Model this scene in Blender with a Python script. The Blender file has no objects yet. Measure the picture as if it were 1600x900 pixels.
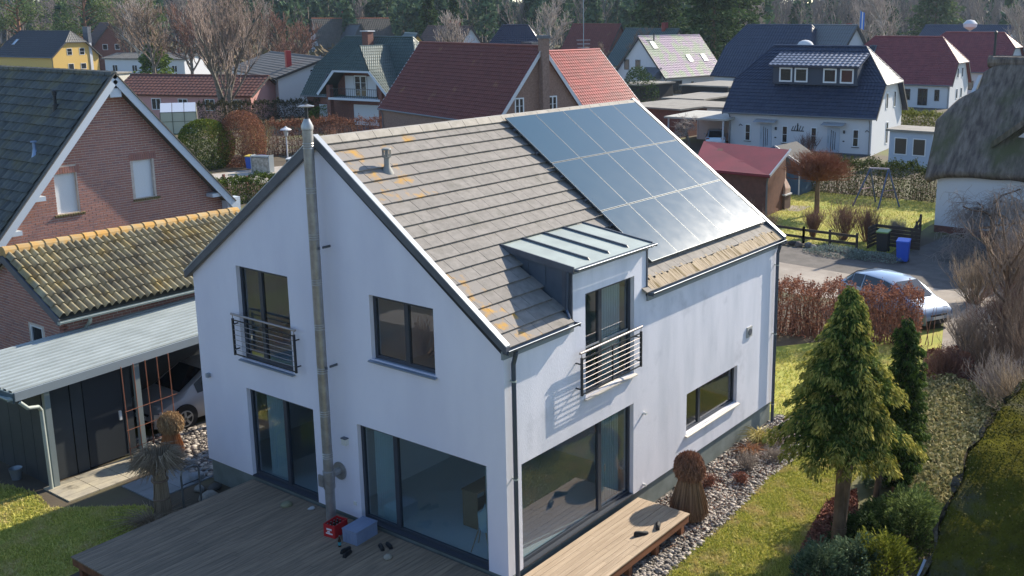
import bpy, bmesh, math, random
import numpy as np
from mathutils import Vector, Matrix
from mathutils.geometry import delaunay_2d_cdt
R = math.radians
SC = bpy.context.scene
COL = SC.collection
rng = np.random.default_rng(7)
random.seed(7)

# ------------------------------------------------------------------ camera
cam_d = bpy.data.cameras.new('camera'); CAM = bpy.data.objects.new('camera', cam_d); COL.objects.link(CAM)
yaw, pit, rol = 0.61498, 0.210038, -0.00178
dv = Vector((math.cos(pit)*math.cos(yaw), math.cos(pit)*math.sin(yaw), -math.sin(pit)))
rv = Vector((math.sin(yaw), -math.cos(yaw), 0)); uv_ = rv.cross(dv)
rv, uv_ = rv*math.cos(rol)+uv_*math.sin(rol), uv_*math.cos(rol)-rv*math.sin(rol)
M = Matrix((rv, uv_, -dv)).transposed().to_4x4(); M.translation = (-13.4523, -11.7206, 10.4745)
CAM.matrix_world = M
cam_d.sensor_width = 36; cam_d.lens = 1594.32/1600*36
cam_d.shift_x = -141.81/1600; cam_d.shift_y = -81.35/1600
cam_d.clip_start = .1; cam_d.clip_end = 4000
SC.camera = CAM
# ------------------------------------------------------------------ light
S2 = Vector((1.57, -.28, 1.0)).normalized()
W = bpy.data.worlds.new('World'); SC.world = W; W.use_nodes = True
nt = W.node_tree; sky = nt.nodes.new('ShaderNodeTexSky'); sky.sky_type = 'NISHITA'; sky.sun_disc = False
sky.sun_elevation = math.asin(S2.z); sky.sun_rotation = R(90)-math.atan2(S2.y, S2.x)
sky.air_density = 1.0; sky.dust_density = .5; sky.ozone_density = 3.2
nt.links.new(sky.outputs[0], nt.nodes['Background'].inputs[0]); nt.nodes['Background'].inputs[1].default_value = .145
sd = bpy.data.lights.new('sun', 'SUN'); so = bpy.data.objects.new('sun', sd); COL.objects.link(so)
sd.energy = 4.8; sd.angle = R(.5); sd.color = (1, .90, .74); so.rotation_euler = S2.to_track_quat('Z', 'Y').to_euler()
so.location = (0, 0, 60)
SC.view_settings.view_transform = 'Standard'; SC.view_settings.look = 'None'
SC.view_settings.exposure = 0.82; SC.view_settings.gamma = 1
G = -.62                                   # ground level (the plaster of the main house starts at z 0)

# ------------------------------------------------------------------ materials
def srgb(h):
    if not h: return (.2, .2, .2)
    h = h.lstrip('#'); c = [int(h[i:i+2], 16)/255 for i in (0, 2, 4)]
    return tuple(((x+.055)/1.055)**2.4 if x > .04045 else x/12.92 for x in c)
MATS = {}
def mat(name, col, col2=None, rough=.8, metal=0, nscale=0, detail=4, var=0, bump=0, bscale=None, stretch=None, spec=.5, ramp=(.35, .65), col3=None, n3=(2, .55, .7), coat=0, space='P', trans=0, bdist=.02):
    """col<->col2 mixed by noise (nscale), value varied per piece by `var`, col3 in patches of noise n3 = (scale, lo, hi)"""
    if name in MATS: return MATS[name]
    m = bpy.data.materials.new(name); m.use_nodes = True; t = m.node_tree; N = t.nodes; L = t.links
    b = N['Principled BSDF']; b.inputs['Roughness'].default_value = rough; b.inputs['Metallic'].default_value = metal
    b.inputs['Specular IOR Level'].default_value = spec; b.inputs['Coat Weight'].default_value = coat
    if space == 'P': src = N.new('ShaderNodeNewGeometry').outputs['Position']
    else: src = N.new('ShaderNodeTexCoord').outputs['Object']
    if stretch:
        mp = N.new('ShaderNodeMapping'); mp.inputs['Scale'].default_value = stretch; L.new(src, mp.inputs[0]); src2 = mp.outputs[0]
    else: src2 = src
    def noise(sc, det=detail, s=src2):
        n = N.new('ShaderNodeTexNoise'); n.inputs['Scale'].default_value = sc; n.inputs['Detail'].default_value = det
        n.inputs['Roughness'].default_value = .6; L.new(s, n.inputs[0]); return n.outputs[0]
    def mix(a, c, f):
        x = N.new('ShaderNodeMix'); x.data_type = 'RGBA'; L.new(f, x.inputs[0])
        for i, q in ((6, a), (7, c)):
            if isinstance(q, tuple): x.inputs[i].default_value = (*q, 1)
            else: L.new(q, x.inputs[i])
        return x.outputs[2]
    def rng_(s, lo, hi):
        x = N.new('ShaderNodeMapRange'); L.new(s, x.inputs[0]); x.inputs[1].default_value = lo; x.inputs[2].default_value = hi; return x.outputs[0]
    out = col
    if col2 and nscale: out = mix(col, col2, rng_(noise(nscale), *ramp))
    if var:
        oi = N.new('ShaderNodeObjectInfo').outputs['Random']; ri = N.new('ShaderNodeNewGeometry').outputs['Random Per Island']
        ad = N.new('ShaderNodeMath'); ad.operation = 'ADD'; L.new(oi, ad.inputs[0]); L.new(ri, ad.inputs[1])
        fr = N.new('ShaderNodeMath'); fr.operation = 'FRACT'; L.new(ad.outputs[0], fr.inputs[0])
        if col2 and not nscale: out = mix(col, col2, fr.outputs[0])
        hs = N.new('ShaderNodeHueSaturation'); vv = N.new('ShaderNodeMapRange'); L.new(fr.outputs[0], vv.inputs[0])
        vv.inputs[3].default_value = 1-var; vv.inputs[4].default_value = 1+var; L.new(vv.outputs[0], hs.inputs['Value'])
        if isinstance(out, tuple): hs.inputs['Color'].default_value = (*out, 1)
        else: L.new(out, hs.inputs['Color'])
        out = hs.outputs[0]
    if col3: out = mix(out, col3, rng_(noise(n3[0], 5, src), n3[1], n3[2]))
    if isinstance(out, tuple): b.inputs['Base Color'].default_value = (*out, 1)
    else: L.new(out, b.inputs['Base Color'])
    if bump:
        bn = N.new('ShaderNodeBump'); bn.inputs['Strength'].default_value = bump; bn.inputs['Distance'].default_value = bdist
        L.new(noise(bscale or 30, 4), bn.inputs['Height']); L.new(bn.outputs[0], b.inputs['Normal'])
    if trans:
        tr = N.new('ShaderNodeBsdfTranslucent'); mx = N.new('ShaderNodeMixShader'); mx.inputs[0].default_value = trans
        if isinstance(out, tuple): tr.inputs[0].default_value = (*out, 1)
        else: L.new(out, tr.inputs[0])
        L.new(b.outputs[0], mx.inputs[1]); L.new(tr.outputs[0], mx.inputs[2]); L.new(mx.outputs[0], N['Material Output'].inputs[0])
    MATS[name] = m; return m
def glass(name, tint=(.35, .4, .42), refl=.16, ior=1.7, rough=.0):
    if name in MATS: return MATS[name]
    m = bpy.data.materials.new(name); m.use_nodes = True; t = m.node_tree; N = t.nodes; L = t.links
    N.remove(N['Principled BSDF'])
    tr = N.new('ShaderNodeBsdfTransparent'); tr.inputs[0].default_value = (*tint, 1)
    gl = N.new('ShaderNodeBsdfGlossy'); gl.inputs['Roughness'].default_value = rough; gl.inputs[0].default_value = (.95, .97, 1, 1)
    fr = N.new('ShaderNodeFresnel'); fr.inputs[0].default_value = ior
    ad = N.new('ShaderNodeMath'); ad.operation = 'ADD'; ad.use_clamp = True; L.new(fr.outputs[0], ad.inputs[0]); ad.inputs[1].default_value = refl
    bn = N.new('ShaderNodeBump'); bn.inputs['Strength'].default_value = .02; bn.inputs['Distance'].default_value = .05
    nz = N.new('ShaderNodeTexNoise'); nz.inputs['Scale'].default_value = 1.3; tc = N.new('ShaderNodeTexCoord'); L.new(tc.outputs['Object'], nz.inputs[0]); L.new(nz.outputs[0], bn.inputs['Height'])
    L.new(bn.outputs[0], gl.inputs['Normal'])
    gm_ = N.new('ShaderNodeNewGeometry'); sb = N.new('ShaderNodeMath'); sb.operation = 'SUBTRACT'; sb.inputs[0].default_value = 1; L.new(gm_.outputs['Backfacing'], sb.inputs[1])
    ml = N.new('ShaderNodeMath'); ml.operation = 'MULTIPLY'; L.new(ad.outputs[0], ml.inputs[0]); L.new(sb.outputs[0], ml.inputs[1])
    mx = N.new('ShaderNodeMixShader'); L.new(ml.outputs[0], mx.inputs[0]); L.new(tr.outputs[0], mx.inputs[1]); L.new(gl.outputs[0], mx.inputs[2])
    L.new(mx.outputs[0], N['Material Output'].inputs[0]); MATS[name] = m; return m

# ------------------------------------------------------------------ mesh helpers
def link(name, me, m=None, parent=None, smooth=False):
    o = bpy.data.objects.new(name, me); COL.objects.link(o)
    if m: me.materials.append(m)
    if parent: o.parent = parent
    if smooth:
        me.polygons.foreach_set('use_smooth', [True]*len(me.polygons))
    return o
def npmesh(V, F):
    """V (n,3) float, F (m,k) int -> mesh, fast"""
    V = np.asarray(V, np.float32); F = np.asarray(F, np.int32); k = F.shape[1]
    me = bpy.data.meshes.new('m'); me.vertices.add(len(V)); me.vertices.foreach_set('co', V.ravel())
    me.loops.add(F.size); me.loops.foreach_set('vertex_index', F.ravel())
    me.polygons.add(len(F)); me.polygons.foreach_set('loop_start', np.arange(0, F.size, k, dtype=np.int32))
    me.polygons.foreach_set('loop_total', np.full(len(F), k, np.int32)); me.update(calc_edges=True); return me
class MB:
    def __init__(s): s.v = []; s.f = []
    def add(s, vs, fs):
        n = len(s.v); s.v += [tuple(v) for v in vs]; s.f += [tuple(i+n for i in f) for f in fs]; return s
    def box(s, a, b):
        x0, y0, z0 = a; x1, y1, z1 = b
        return s.add([(x0,y0,z0),(x1,y0,z0),(x1,y1,z0),(x0,y1,z0),(x0,y0,z1),(x1,y0,z1),(x1,y1,z1),(x0,y1,z1)],
                     [(0,3,2,1),(4,5,6,7),(0,1,5,4),(1,2,6,5),(2,3,7,6),(3,0,4,7)])
    def obox(s, o, ax, ay, az):
        o, ax, ay, az = map(Vector, (o, ax, ay, az)); p = []
        for k in (0, 1):
            for i, j in ((0,0),(1,0),(1,1),(0,1)): p.append(o+ax*i+ay*j+az*k)
        return s.add(p, [(0,3,2,1),(4,5,6,7),(0,1,5,4),(1,2,6,5),(2,3,7,6),(3,0,4,7)])
    def bar(s, a, b, w, h, up=(0,0,1)):
        a, b = Vector(a), Vector(b); d = (b-a); n = d.normalized(); sd = n.cross(Vector(up))
        sd = sd.normalized() if sd.length > 1e-4 else Vector((1, 0, 0)); u = sd.cross(n).normalized()
        return s.obox(a-sd*w/2-u*h/2, d, sd*w, u*h)
    def tube(s, a, b, r0, r1=None, n=10, cap=True):
        a, b = Vector(a), Vector(b); r1 = r0 if r1 is None else r1; d = (b-a).normalized()
        x = d.orthogonal().normalized(); y = d.cross(x); p = []
        for q, r in ((a, r0), (b, r1)):
            for i in range(n): t = 2*math.pi*i/n; p.append(q+x*r*math.cos(t)+y*r*math.sin(t))
        f = [(i, (i+1)%n, n+(i+1)%n, n+i) for i in range(n)]
        if cap: f += [tuple(range(n-1, -1, -1)), tuple(range(n, 2*n))]
        return s.add(p, f)
    def path(s, pts, r, n=8):
        for a, b in zip(pts, pts[1:]): s.tube(a, b, r, r, n)
        return s
    def lathe(s, c, prof, n=16):
        c = Vector(c); p = []; f = []
        for r, z in prof:
            for i in range(n): t = 2*math.pi*i/n; p.append((c.x+r*math.cos(t), c.y+r*math.sin(t), c.z+z))
        for k in range(len(prof)-1):
            for i in range(n): j = (i+1)%n; f.append((k*n+i, k*n+j, (k+1)*n+j, (k+1)*n+i))
        f.append(tuple(range(n-1, -1, -1))); f.append(tuple(range((len(prof)-1)*n, len(prof)*n)))
        return s.add(p, f)
    def prism(s, poly, e):
        e = Vector(e); poly = [Vector(p) for p in poly]; n = len(poly)
        return s.add(poly+[p+e for p in poly], [tuple(range(n-1, -1, -1)), tuple(range(n, 2*n))]+[(i, (i+1)%n, n+(i+1)%n, n+i) for i in range(n)])
    def build(s, name, m=None, parent=None, smooth=False, kind=None, bevel=0):
        me = bpy.data.meshes.new(name); me.from_pydata(s.v, [], s.f); me.update()
        bm = bmesh.new(); bm.from_mesh(me); bmesh.ops.recalc_face_normals(bm, faces=bm.faces)
        if bevel: bmesh.ops.bevel(bm, geom=bm.edges, offset=bevel, segments=2, affect='EDGES', clamp_overlap=True)
        bm.to_mesh(me); bm.free()
        o = link(name, me, m, parent, smooth)
        if smooth: me.set_sharp_from_angle(angle=R(40))
        if kind: o['kind'] = kind
        return o
def thing(name, label, cat, loc=(0,0,0), rz=0, group=None):
    o = bpy.data.objects.new(name, None); COL.objects.link(o); o.location = loc; o.rotation_euler = (0, 0, rz); o.empty_display_size = .3
    return tag(o, label, cat, group)
def tag(o, label, cat, group=None):
    o['label'] = label; o['category'] = cat
    if group: o['group'] = group
    return o
def kids(o): return [c for c in bpy.data.objects if c.parent == o]
def copy_tree(o, parent=None):
    c = o.copy(); COL.objects.link(c); c.parent = parent
    for ch in kids(o): copy_tree(ch, c)
    return c
def struct(name, o): o['kind'] = 'structure'; return o
def sheet(name, pts, z, m, kind='structure', parent=None):
    me = bpy.data.meshes.new(name); me.from_pydata([(x, y, z) for x, y in pts], [], [tuple(range(len(pts)))]); me.update()
    if me.polygons[0].normal.z < 0: me.flip_normals()
    o = link(name, me, m, parent)
    if kind: o['kind'] = kind
    return o
def pip(p, poly):
    x, y = p; c = False; n = len(poly)
    for i in range(n):
        (x1, y1), (x2, y2) = poly[i], poly[i-1]
        if (y1 > y) != (y2 > y) and x < (x2-x1)*(y-y1)/(y2-y1)+x1: c = not c
    return c
def pipv(P, poly):
    x, y = P[:, 0], P[:, 1]; c = np.zeros(len(P), bool); n = len(poly)
    for i in range(n):
        (x1, y1), (x2, y2) = poly[i], poly[i-1]
        if y1 == y2: continue
        c ^= ((y1 > y) != (y2 > y)) & (x < (x2-x1)*(y-y1)/(y2-y1)+x1)
    return c
def wall_mesh(origin, ax, up, nin, outline, holes, thick):
    """flat wall with holes: ax,up in-plane unit vectors, nin points inwards; returns MB"""
    o, ax, up, nin = map(Vector, (origin, ax, up, nin)); vs = []; ed = []
    for lp in [outline]+[[(a, c), (b, c), (b, d_), (a, d_)] for a, b, c, d_ in holes]:
        n = len(vs); vs += [Vector(p) for p in lp]; ed += [(n+i, n+(i+1) % len(lp)) for i in range(len(lp))]
    vv, ee, ff, *_ = delaunay_2d_cdt(vs, ed, [], 0, 1e-5)
    keep = []
    for f in ff:
        c = sum((vv[i] for i in f), Vector((0, 0)))/len(f)
        if pip(c, outline) and not any(a < c.x < b and e < c.y < g for a, b, e, g in holes): keep.append(tuple(f))
    mb = MB(); P = [o+ax*p.x+up*p.y for p in vv]
    mb.add(P, keep); mb.add([p+nin*thick for p in P], keep)
    for a, b, c, d_ in holes:
        q = [(a, c), (b, c), (b, d_), (a, d_)]
        for i in range(4):
            p, r_ = q[i], q[(i+1) % 4]; A = o+ax*p[0]+up*p[1]; B = o+ax*r_[0]+up*r_[1]
            mb.add([A, B, B+nin*thick, A+nin*thick], [(0, 1, 2, 3)])
    return mb
# ---- leaves, twigs
def frames(n):
    a = rng.normal(size=(n, 3)); a /= np.linalg.norm(a, axis=1)[:, None]
    b = rng.normal(size=(n, 3)); b -= a*(a*b).sum(1)[:, None]; b /= np.linalg.norm(b, axis=1)[:, None]
    return a, b
def leaf_mesh(P, size, aspect=.5, dirs=None, jit=.4, droop=0):
    n = len(P); a, b = frames(n)
    if dirs is not None:
        a = dirs+rng.normal(size=(n, 3))*jit; a /= np.linalg.norm(a, axis=1)[:, None]
        b = np.cross(a, rng.normal(size=(n, 3))); b /= np.linalg.norm(b, axis=1)[:, None]+1e-9
    s = (size*(.6+.8*rng.random(n)))[:, None]
    V = np.empty((n, 4, 3)); V[:, 0] = P-a*s*.5; V[:, 1] = P+b*s*aspect*.5+a*s*.05; V[:, 2] = P+a*s*.5; V[:, 3] = P-b*s*aspect*.5+a*s*.05
    V[:, 2, 2] -= droop*s[:, 0]
    return npmesh(V.reshape(-1, 3), np.arange(n*4).reshape(-1, 4))
def leaves(name, P, size, m, parent=None, kind=None, **k):
    o = link(name, leaf_mesh(np.asarray(P), size, **k), m, parent)
    if kind: o['kind'] = kind
    return o
def seg_mesh(A, B, ra, rb, n=3):
    A, B = np.asarray(A, float), np.asarray(B, float); m = len(A); d = B-A; d /= np.linalg.norm(d, axis=1)[:, None]+1e-9
    h = np.where(np.abs(d[:, 2:3]) < .9, [[0, 0, 1.]], [[1., 0, 0]]); x = np.cross(d, h); x /= np.linalg.norm(x, axis=1)[:, None]; y = np.cross(d, x)
    V = np.empty((m, 2*n, 3))
    for i in range(n):
        t = 2*math.pi*i/n; o = x*math.cos(t)+y*math.sin(t)
        V[:, i] = A+o*np.asarray(ra)[:, None]; V[:, n+i] = B+o*np.asarray(rb)[:, None]
    F = np.array([[i, (i+1) % n, n+(i+1) % n, n+i] for i in range(n)])
    return npmesh(V.reshape(-1, 3), (F[None]+(np.arange(m)*2*n)[:, None, None]).reshape(-1, 4))
def grow(base, h, r, levels=4, kids_=(5, 5, 4, 3), spread=.9, upw=.35, segs=3, seed=0, lenf=.62, trunkf=.35, rf=.55, droop=0, wob=.18, start_dir=(0, 0, 1)):
    """branching skeleton -> list of (A, B, ra, rb, level)"""
    r_ = np.random.default_rng(seed); out = []
    def rec(p, d, L, rad, lv):
        pts = [p]; q = p.copy(); dd = d.copy()
        for i in range(segs):
            dd = dd+r_.normal(size=3)*wob; dd[2] += upw*.25 if lv else 0; dd[2] -= droop*(lv > 1)*.4; dd /= np.linalg.norm(dd); q = q+dd*L/segs; pts.append(q)
        for i in range(segs):
            f0, f1 = i/segs, (i+1)/segs
            out.append((pts[i], pts[i+1], rad*(1-f0*(1-rf)), rad*(1-f1*(1-rf)), lv))
        if lv >= levels: return
        k = kids_[min(lv, len(kids_)-1)]; az = r_.random()*6.28
        for j in range(k):
            f = (trunkf if lv == 0 else .3)+(1-(trunkf if lv == 0 else .3))*(j+r_.random())/k
            i = min(int(f*segs), segs-1); bp = pts[i]+(pts[i+1]-pts[i])*(f*segs-i)
            ax = pts[i+1]-pts[i]; ax /= np.linalg.norm(ax)
            t = az+j*2.4+r_.random()*.6; o = np.array([math.cos(t), math.sin(t), 0]); o -= ax*(o@ax); o /= np.linalg.norm(o)+1e-9
            nd = ax*(1-spread*.5)+o*spread; nd[2] += upw; nd /= np.linalg.norm(nd)
            rec(bp, nd, L*lenf*(.75+.5*r_.random())*(1.15-.45*f if lv == 0 else 1), rad*rf*(1.05-.4*f), lv+1)
    rec(np.array(base, float), np.array(start_dir, float), h, r, 0); return out
def seg_obj(name, segs, m, parent=None, n=3, minr=.004, kind=None):
    A = [s[0] for s in segs]; B = [s[1] for s in segs]; o = link(name, seg_mesh(A, B, [max(s[2], minr) for s in segs], [max(s[3], minr) for s in segs], n), m, parent)
    if kind: o['kind'] = kind
    return o
def blobpts(n, c, rad, shell=.5, bumps=7, amp=.25, seed=0, flat=None):
    """points in a lumpy ellipsoid, denser towards its shell"""
    r_ = np.random.default_rng(seed); d = r_.normal(size=(n, 3)); d /= np.linalg.norm(d, axis=1)[:, None]
    B = r_.normal(size=(bumps, 3)); B /= np.linalg.norm(B, axis=1)[:, None]
    k = 1+amp*(np.exp(6*(d@B.T-1)).sum(1)-.5); s = shell+(1-shell)*r_.random(n)**.6
    P = np.array(c)+d*np.array(rad)*(k*s)[:, None]
    if flat is not None: P = P[P[:, 2] > flat]
    return P

# ------------------------------------------------------------------ palette
PL = mat('render_plaster', srgb('#dfdee6'), srgb('#c6c8d1'), rough=.92, nscale=1.5, detail=9, ramp=(.42, .74), stretch=(1, 1, .22), bump=.35, bscale=70, col3=srgb('#a6a8b0'), n3=(.9, .58, .85))
PLG = mat('gable_plaster', srgb('#dfdde8'), srgb('#d4d2df'), rough=.92, nscale=.7, detail=6, stretch=(1, 1, .4), bump=.25, bscale=90)
PLINTH = mat('plinth_grey', srgb('#7b837f'), srgb('#69716c'), rough=.9, nscale=2, bump=.2, bscale=40)
ANTH = mat('anthracite_frame', srgb('#353b45'), rough=.42, spec=.5)
FASC = mat('fascia_metal', srgb('#4c5059'), srgb('#585c64'), rough=.5, nscale=3)
WMET = mat('pale_verge_metal', srgb('#a5aab0'), rough=.45, metal=.3)
ZINC = mat('zinc', srgb('#a4ada6'), srgb('#979f99'), rough=.5, metal=.0, nscale=2)
ZINCD = mat('zinc_blue_grey', srgb('#5c6673'), srgb('#525c69'), rough=.45, metal=.35, nscale=2)
STEEL = mat('brushed_steel', srgb('#a5a4a4'), srgb('#93908d'), rough=.4, metal=.6, nscale=5)
TILE = mat('flat_concrete_tile', srgb('#86807a'), srgb('#76716b'), rough=.8, nscale=7, var=.07, bump=.15, bscale=60, col3=srgb('#5c5a50'), n3=(1.4, .58, .8))
TILEO = mat('orange_lichen_tile', srgb('#86807a'), srgb('#b5893a'), rough=.85, nscale=3.0, detail=8, ramp=(.53,.68), var=.06, bump=.2, bscale=60)
TILEM = mat('mossy_eaves_tile', srgb('#a3927a'), srgb('#6b5a34'), rough=.9, nscale=4, var=.08, ramp=(.5, .62), bump=.25, bscale=40, stretch=(2.5, .3, .3))
def white_wall(n='white_render', c='#c3c5c9'): return mat(n, srgb(c), srgb(c), rough=.9, nscale=1, bump=.1, bscale=50)
BRICK = mat('red_brick', srgb('#bb8474'), srgb('#765753'), rough=.9, var=.38, bump=.2, bscale=60)
MORTAR = mat('mortar', srgb('#c9beb4'), srgb('#b5a99f'), rough=.95, nscale=8)
FAR_BRICK = mat('far_brick', srgb('#7d5347'), srgb('#5f4440'), rough=.9, nscale=9, detail=2, bump=.2, bscale=20)
WOODT = mat('terrace_board', srgb('#93806a'), srgb('#756656'), rough=.8, nscale=6, var=.10, stretch=(.25, 3, 1), bump=.3, bscale=40)
WOODD = mat('sun_bleached_board', srgb('#b5a189'), srgb('#a18d76'), rough=.8, nscale=5, var=.07, stretch=(.25, 3, 1), bump=.25, bscale=40)
WOODE = mat('deck_edge_board', srgb('#8a5a3e'), srgb('#6e452f'), rough=.75, nscale=4, stretch=(.3, 2, 2))
GL = glass('house_glass', (.80, .87, .90), .07, 1.6); GLF = glass('far_glass', (.12, .14, .16), .1, 1.6)
GRASS = mat('lawn_soil', srgb('#94953f'), srgb('#aaa04f'), rough=.95, nscale=1.1, detail=7, bump=.5, bscale=25, col3=srgb('#7d8c33'), n3=(.7, .45, .7))
BLADE = mat('grass_blade', srgb('#9ba643'), srgb('#c2b865'), rough=.8, var=.25, trans=.25, col3=srgb('#c9b780'), n3=(1.5, .48, .66))
SOIL = mat('garden_soil', srgb('#4a4034'), srgb('#5e5442'), rough=.95, nscale=.5, detail=8, bump=.5, bscale=8, col3=srgb('#5f6234'), n3=(.12, .48, .6))
PAVE = mat('pale_paving', srgb('#a0968a'), srgb('#857b70'), rough=.9, nscale=.8, detail=8, bump=.3, bscale=12)
GRAVEL = mat('grey_gravel', srgb('#6f6a63'), srgb('#4d4944'), rough=.95, nscale=14, detail=5, bump=.7, bscale=14)
PEB = mat('pebble', srgb('#5c5550'), srgb('#a39a90'), rough=.75, var=.3)
BARK = mat('bark', srgb('#7a6452'), srgb('#574638'), rough=.95, nscale=9, bump=.5, bscale=18, stretch=(1, 1, .25))
BARKG = mat('grey_bark', srgb('#7d7468'), srgb('#564e46'), rough=.95, nscale=4)
TWIG = mat('brown_twig', srgb('#8d7763'), srgb('#6d5c50'), rough=.9, var=.25)
TWIGR = mat('red_brown_twig', srgb('#7d5a4c'), srgb('#684a40'), rough=.9, var=.25)
TWIGP = mat('pale_twig', srgb('#aca097'), srgb('#8a7e76'), rough=.9, var=.2)
def leafmat(n, a, b, var=.25, trans=.2):
    if n in MATS: return MATS[n]
    return mat(n, srgb(a), srgb(b), rough=.85, var=var, trans=trans, spec=.12)
L_BEECH = leafmat('beech_leaf', '#6f4a3c', '#94684f'); L_YEW = leafmat('yew_leaf', '#3f5024', '#616f2c'); L_DARK = leafmat('dark_evergreen', '#2f4126', '#4c5f36')
L_PINE = leafmat('pine_needle', '#4b5d36', '#70804a'); L_GOLD = leafmat('golden_cypress', '#4d5d22', '#8a8534'); L_GCOV = leafmat('ground_cover', '#70764a', '#a89c74')
L_GRN = leafmat('shrub_green', '#3f5a2a', '#6a7a38'); L_MULCH = leafmat('mulch_chip', '#6d4a3f', '#9a6a58', trans=0)
# ------------------------------------------------------------------ ground
def add_ground():
    struct('ground', sheet('ground', [(-900, -900), (1500, -900), (1500, 1500), (-900, 1500)], G, SOIL))
    sheet('lawn', [(-6.2, 7.9), (-1.65, 8.3), (-1.65, 9.64), (-3.0, 11.4), (-3.2, 20), (-6.6, 20), (-6.4, 8), (-8, 2), (-8, -8), (-18, -12), (-18, -30), (2.5, -40), (3.6, -5.2), (4.3, -3.9), (5.8, -3.6), (7.5, -3.3), (9.2, -3.35), (11.3, -3.1), (12.4, -2.6), (12.2, -1.0), (10.6, -1.6), (8, -1.5), (5.6, -1.7), (2.4, -1.8), (0.5, -1.4), (-4.6, -1.5), (-4.9, 7.9)], G+.004, GRASS)
    sheet('neighbour_lawn', [(33.4, 11.0), (33.6, 4.6), (38.6, 5.0), (41.3, 5.2), (49.0, 5.0), (48.2, 16), (42, 17.5), (36, 15)], G+.004, GRASS)
    sheet('side_lawn', [(11.9, -.2), (16.5, -3.2), (24, -2), (16.4, 3.6), (12, 6.4)], G+.004, GRASS)
    sheet('driveway', [(18.5, -8), (27.5, -8), (28.3, -1), (28.6, 4.0), (29.0, 9), (28, 12), (24, 8), (24.4, 3.2), (23.8, -1.0), (19.6, -2.2)], G+.008, PAVE)
    sheet('lane', [(27.5, -8), (39.2, -8), (38.9, 3.6), (33.2, 4.1), (32.0, 10.2), (29.5, 14), (28, 12), (29, 9), (28.6, 4.0), (28.3, -1)], G+.009, mat('grey_lane', srgb('#68625c'), srgb('#544f4a'), rough=.95, nscale=1.5, detail=8, bump=.5, bscale=10))
    sheet('paved_drive', [(26.4, 50), (30.6, 47.2), (33, 44), (40, 50), (36.5, 53.5), (29.5, 54.5)], G+.008, mat('bright_paving', srgb('#b5aea6'), srgb('#9d968c'), nscale=1))
    sheet('street', [(42, 52), (60, 72), (64, 69), (48, 50), (60, 33), (58, 30)], G+.006, mat('asphalt', srgb('#55555a'), srgb('#4b4b50'), nscale=2, rough=.9))
    sheet('gravel_strip', [(1.0, 0.05), (11.9, 0.05), (12.1, -1.0), (10.6, -1.75), (8.0, -1.62), (5.6, -1.85), (2.4, -1.95), (1.0, -1.9)], G+.012, GRAVEL)
    sheet('gravel_bed', [(-.2, 11.0), (0.1, 9.6), (1.2, 9.6), (9, 9.6), (9, 12.3), (0.8, 13.2), (.2, 14), (-.3, 12.4)], G+.012, GRAVEL)
add_ground()
def in_poly_pts(n, poly, z=0):
    p = np.array(poly); lo, hi = p.min(0), p.max(0); out = []; c = 0
    while c < n:
        q = lo+(hi-lo)*rng.random((n*2, 2)); q = q[pipv(q, poly)]; out.append(q); c += len(q)
    q = np.concatenate(out)[:n]; return np.column_stack([q, np.full(n, z)])
def grass(n, poly, z, h, label, name='grass_blades', m=BLADE):
    P = in_poly_pts(n, poly, z); a = rng.random(n)*6.28; hh = h*(.5+rng.random(n)); w = .012+.01*rng.random(n); lean = rng.normal(size=(n, 2))*.5
    V = np.empty((n, 3, 3)); dx = np.column_stack([np.cos(a), np.sin(a), a*0])
    V[:, 0] = P-dx*w[:, None]; V[:, 1] = P+dx*w[:, None]; V[:, 2] = P+np.column_stack([lean*hh[:, None], hh])
    o = link(name, npmesh(V.reshape(-1, 3), np.arange(n*3).reshape(-1, 3)), m); o['kind'] = 'stuff'; return tag(o, label, 'grass')
LAWN_R = [(0.6, -1.75), (2.4, -1.85), (5.6, -1.75), (8.0, -1.52), (10.6, -1.6), (12.2, -1.0), (12.4, -2.6), (11.3, -3.1), (9.2, -3.35), (7.5, -3.3), (5.8, -3.6), (4.3, -3.9), (3.6, -5.2), (-1, -5)]
LAWN_L = [(-7, 7.9), (-1.65, 8.3), (-1.65, 9.64), (-3.0, 11.35), (-2.8, 12.4), (-3.3, 15), (-8, 15)]
grass(70000, LAWN_R, G, .05, 'sunlit mown grass between the pebble strip and the shrubs')
grass(42000, LAWN_L, G, .05, 'half shaded mown grass beside the dark wooden terrace')
grass(16000, [(33.4, 11.0), (33.6, 4.6), (41.3, 5.2), (48.4, 6.4), (48.2, 16), (42, 17), (36, 14.5)], G, .09, 'yellowish grass under the swing frame')
grass(9000, [(11.9, -.2), (15, -2.4), (20, -1), (16.4, 3.2), (12, 6)], G, .08, 'bright grass strip behind the far corner of the house')
def pebbles(n, poly, z, s, m=PEB, name='pebbles', label='rounded grey and brown pebbles of the drip strip by the wall'):
    ico = bmesh.new(); bmesh.ops.create_icosphere(ico, subdivisions=1, radius=1); bv = np.array([v.co[:] for v in ico.verts]); bf = np.array([[v.index for v in f.verts] for f in ico.faces]); ico.free()
    P = in_poly_pts(n, poly, z); sz = s*(.5+rng.random(n)**2*1.3); sc = np.column_stack([sz*(.8+.5*rng.random(n)), sz*(.8+.5*rng.random(n)), sz*.6]); a = rng.random(n)*6.28
    V = bv[None]*sc[:, None, :]; c, s_ = np.cos(a)[:, None], np.sin(a)[:, None]; X, Y = V[..., 0]*c-V[..., 1]*s_, V[..., 0]*s_+V[..., 1]*c
    V = np.stack([X, Y, V[..., 2]], -1)+P[:, None, :]; V[..., 2] += (rng.random(n)*s*.5)[:, None]
    o = link(name, npmesh(V.reshape(-1, 3), (bf[None]+(np.arange(n)*len(bv))[:, None, None]).reshape(-1, 3)), m); o['kind'] = 'stuff'; return tag(o, label, 'pebbles')
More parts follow.
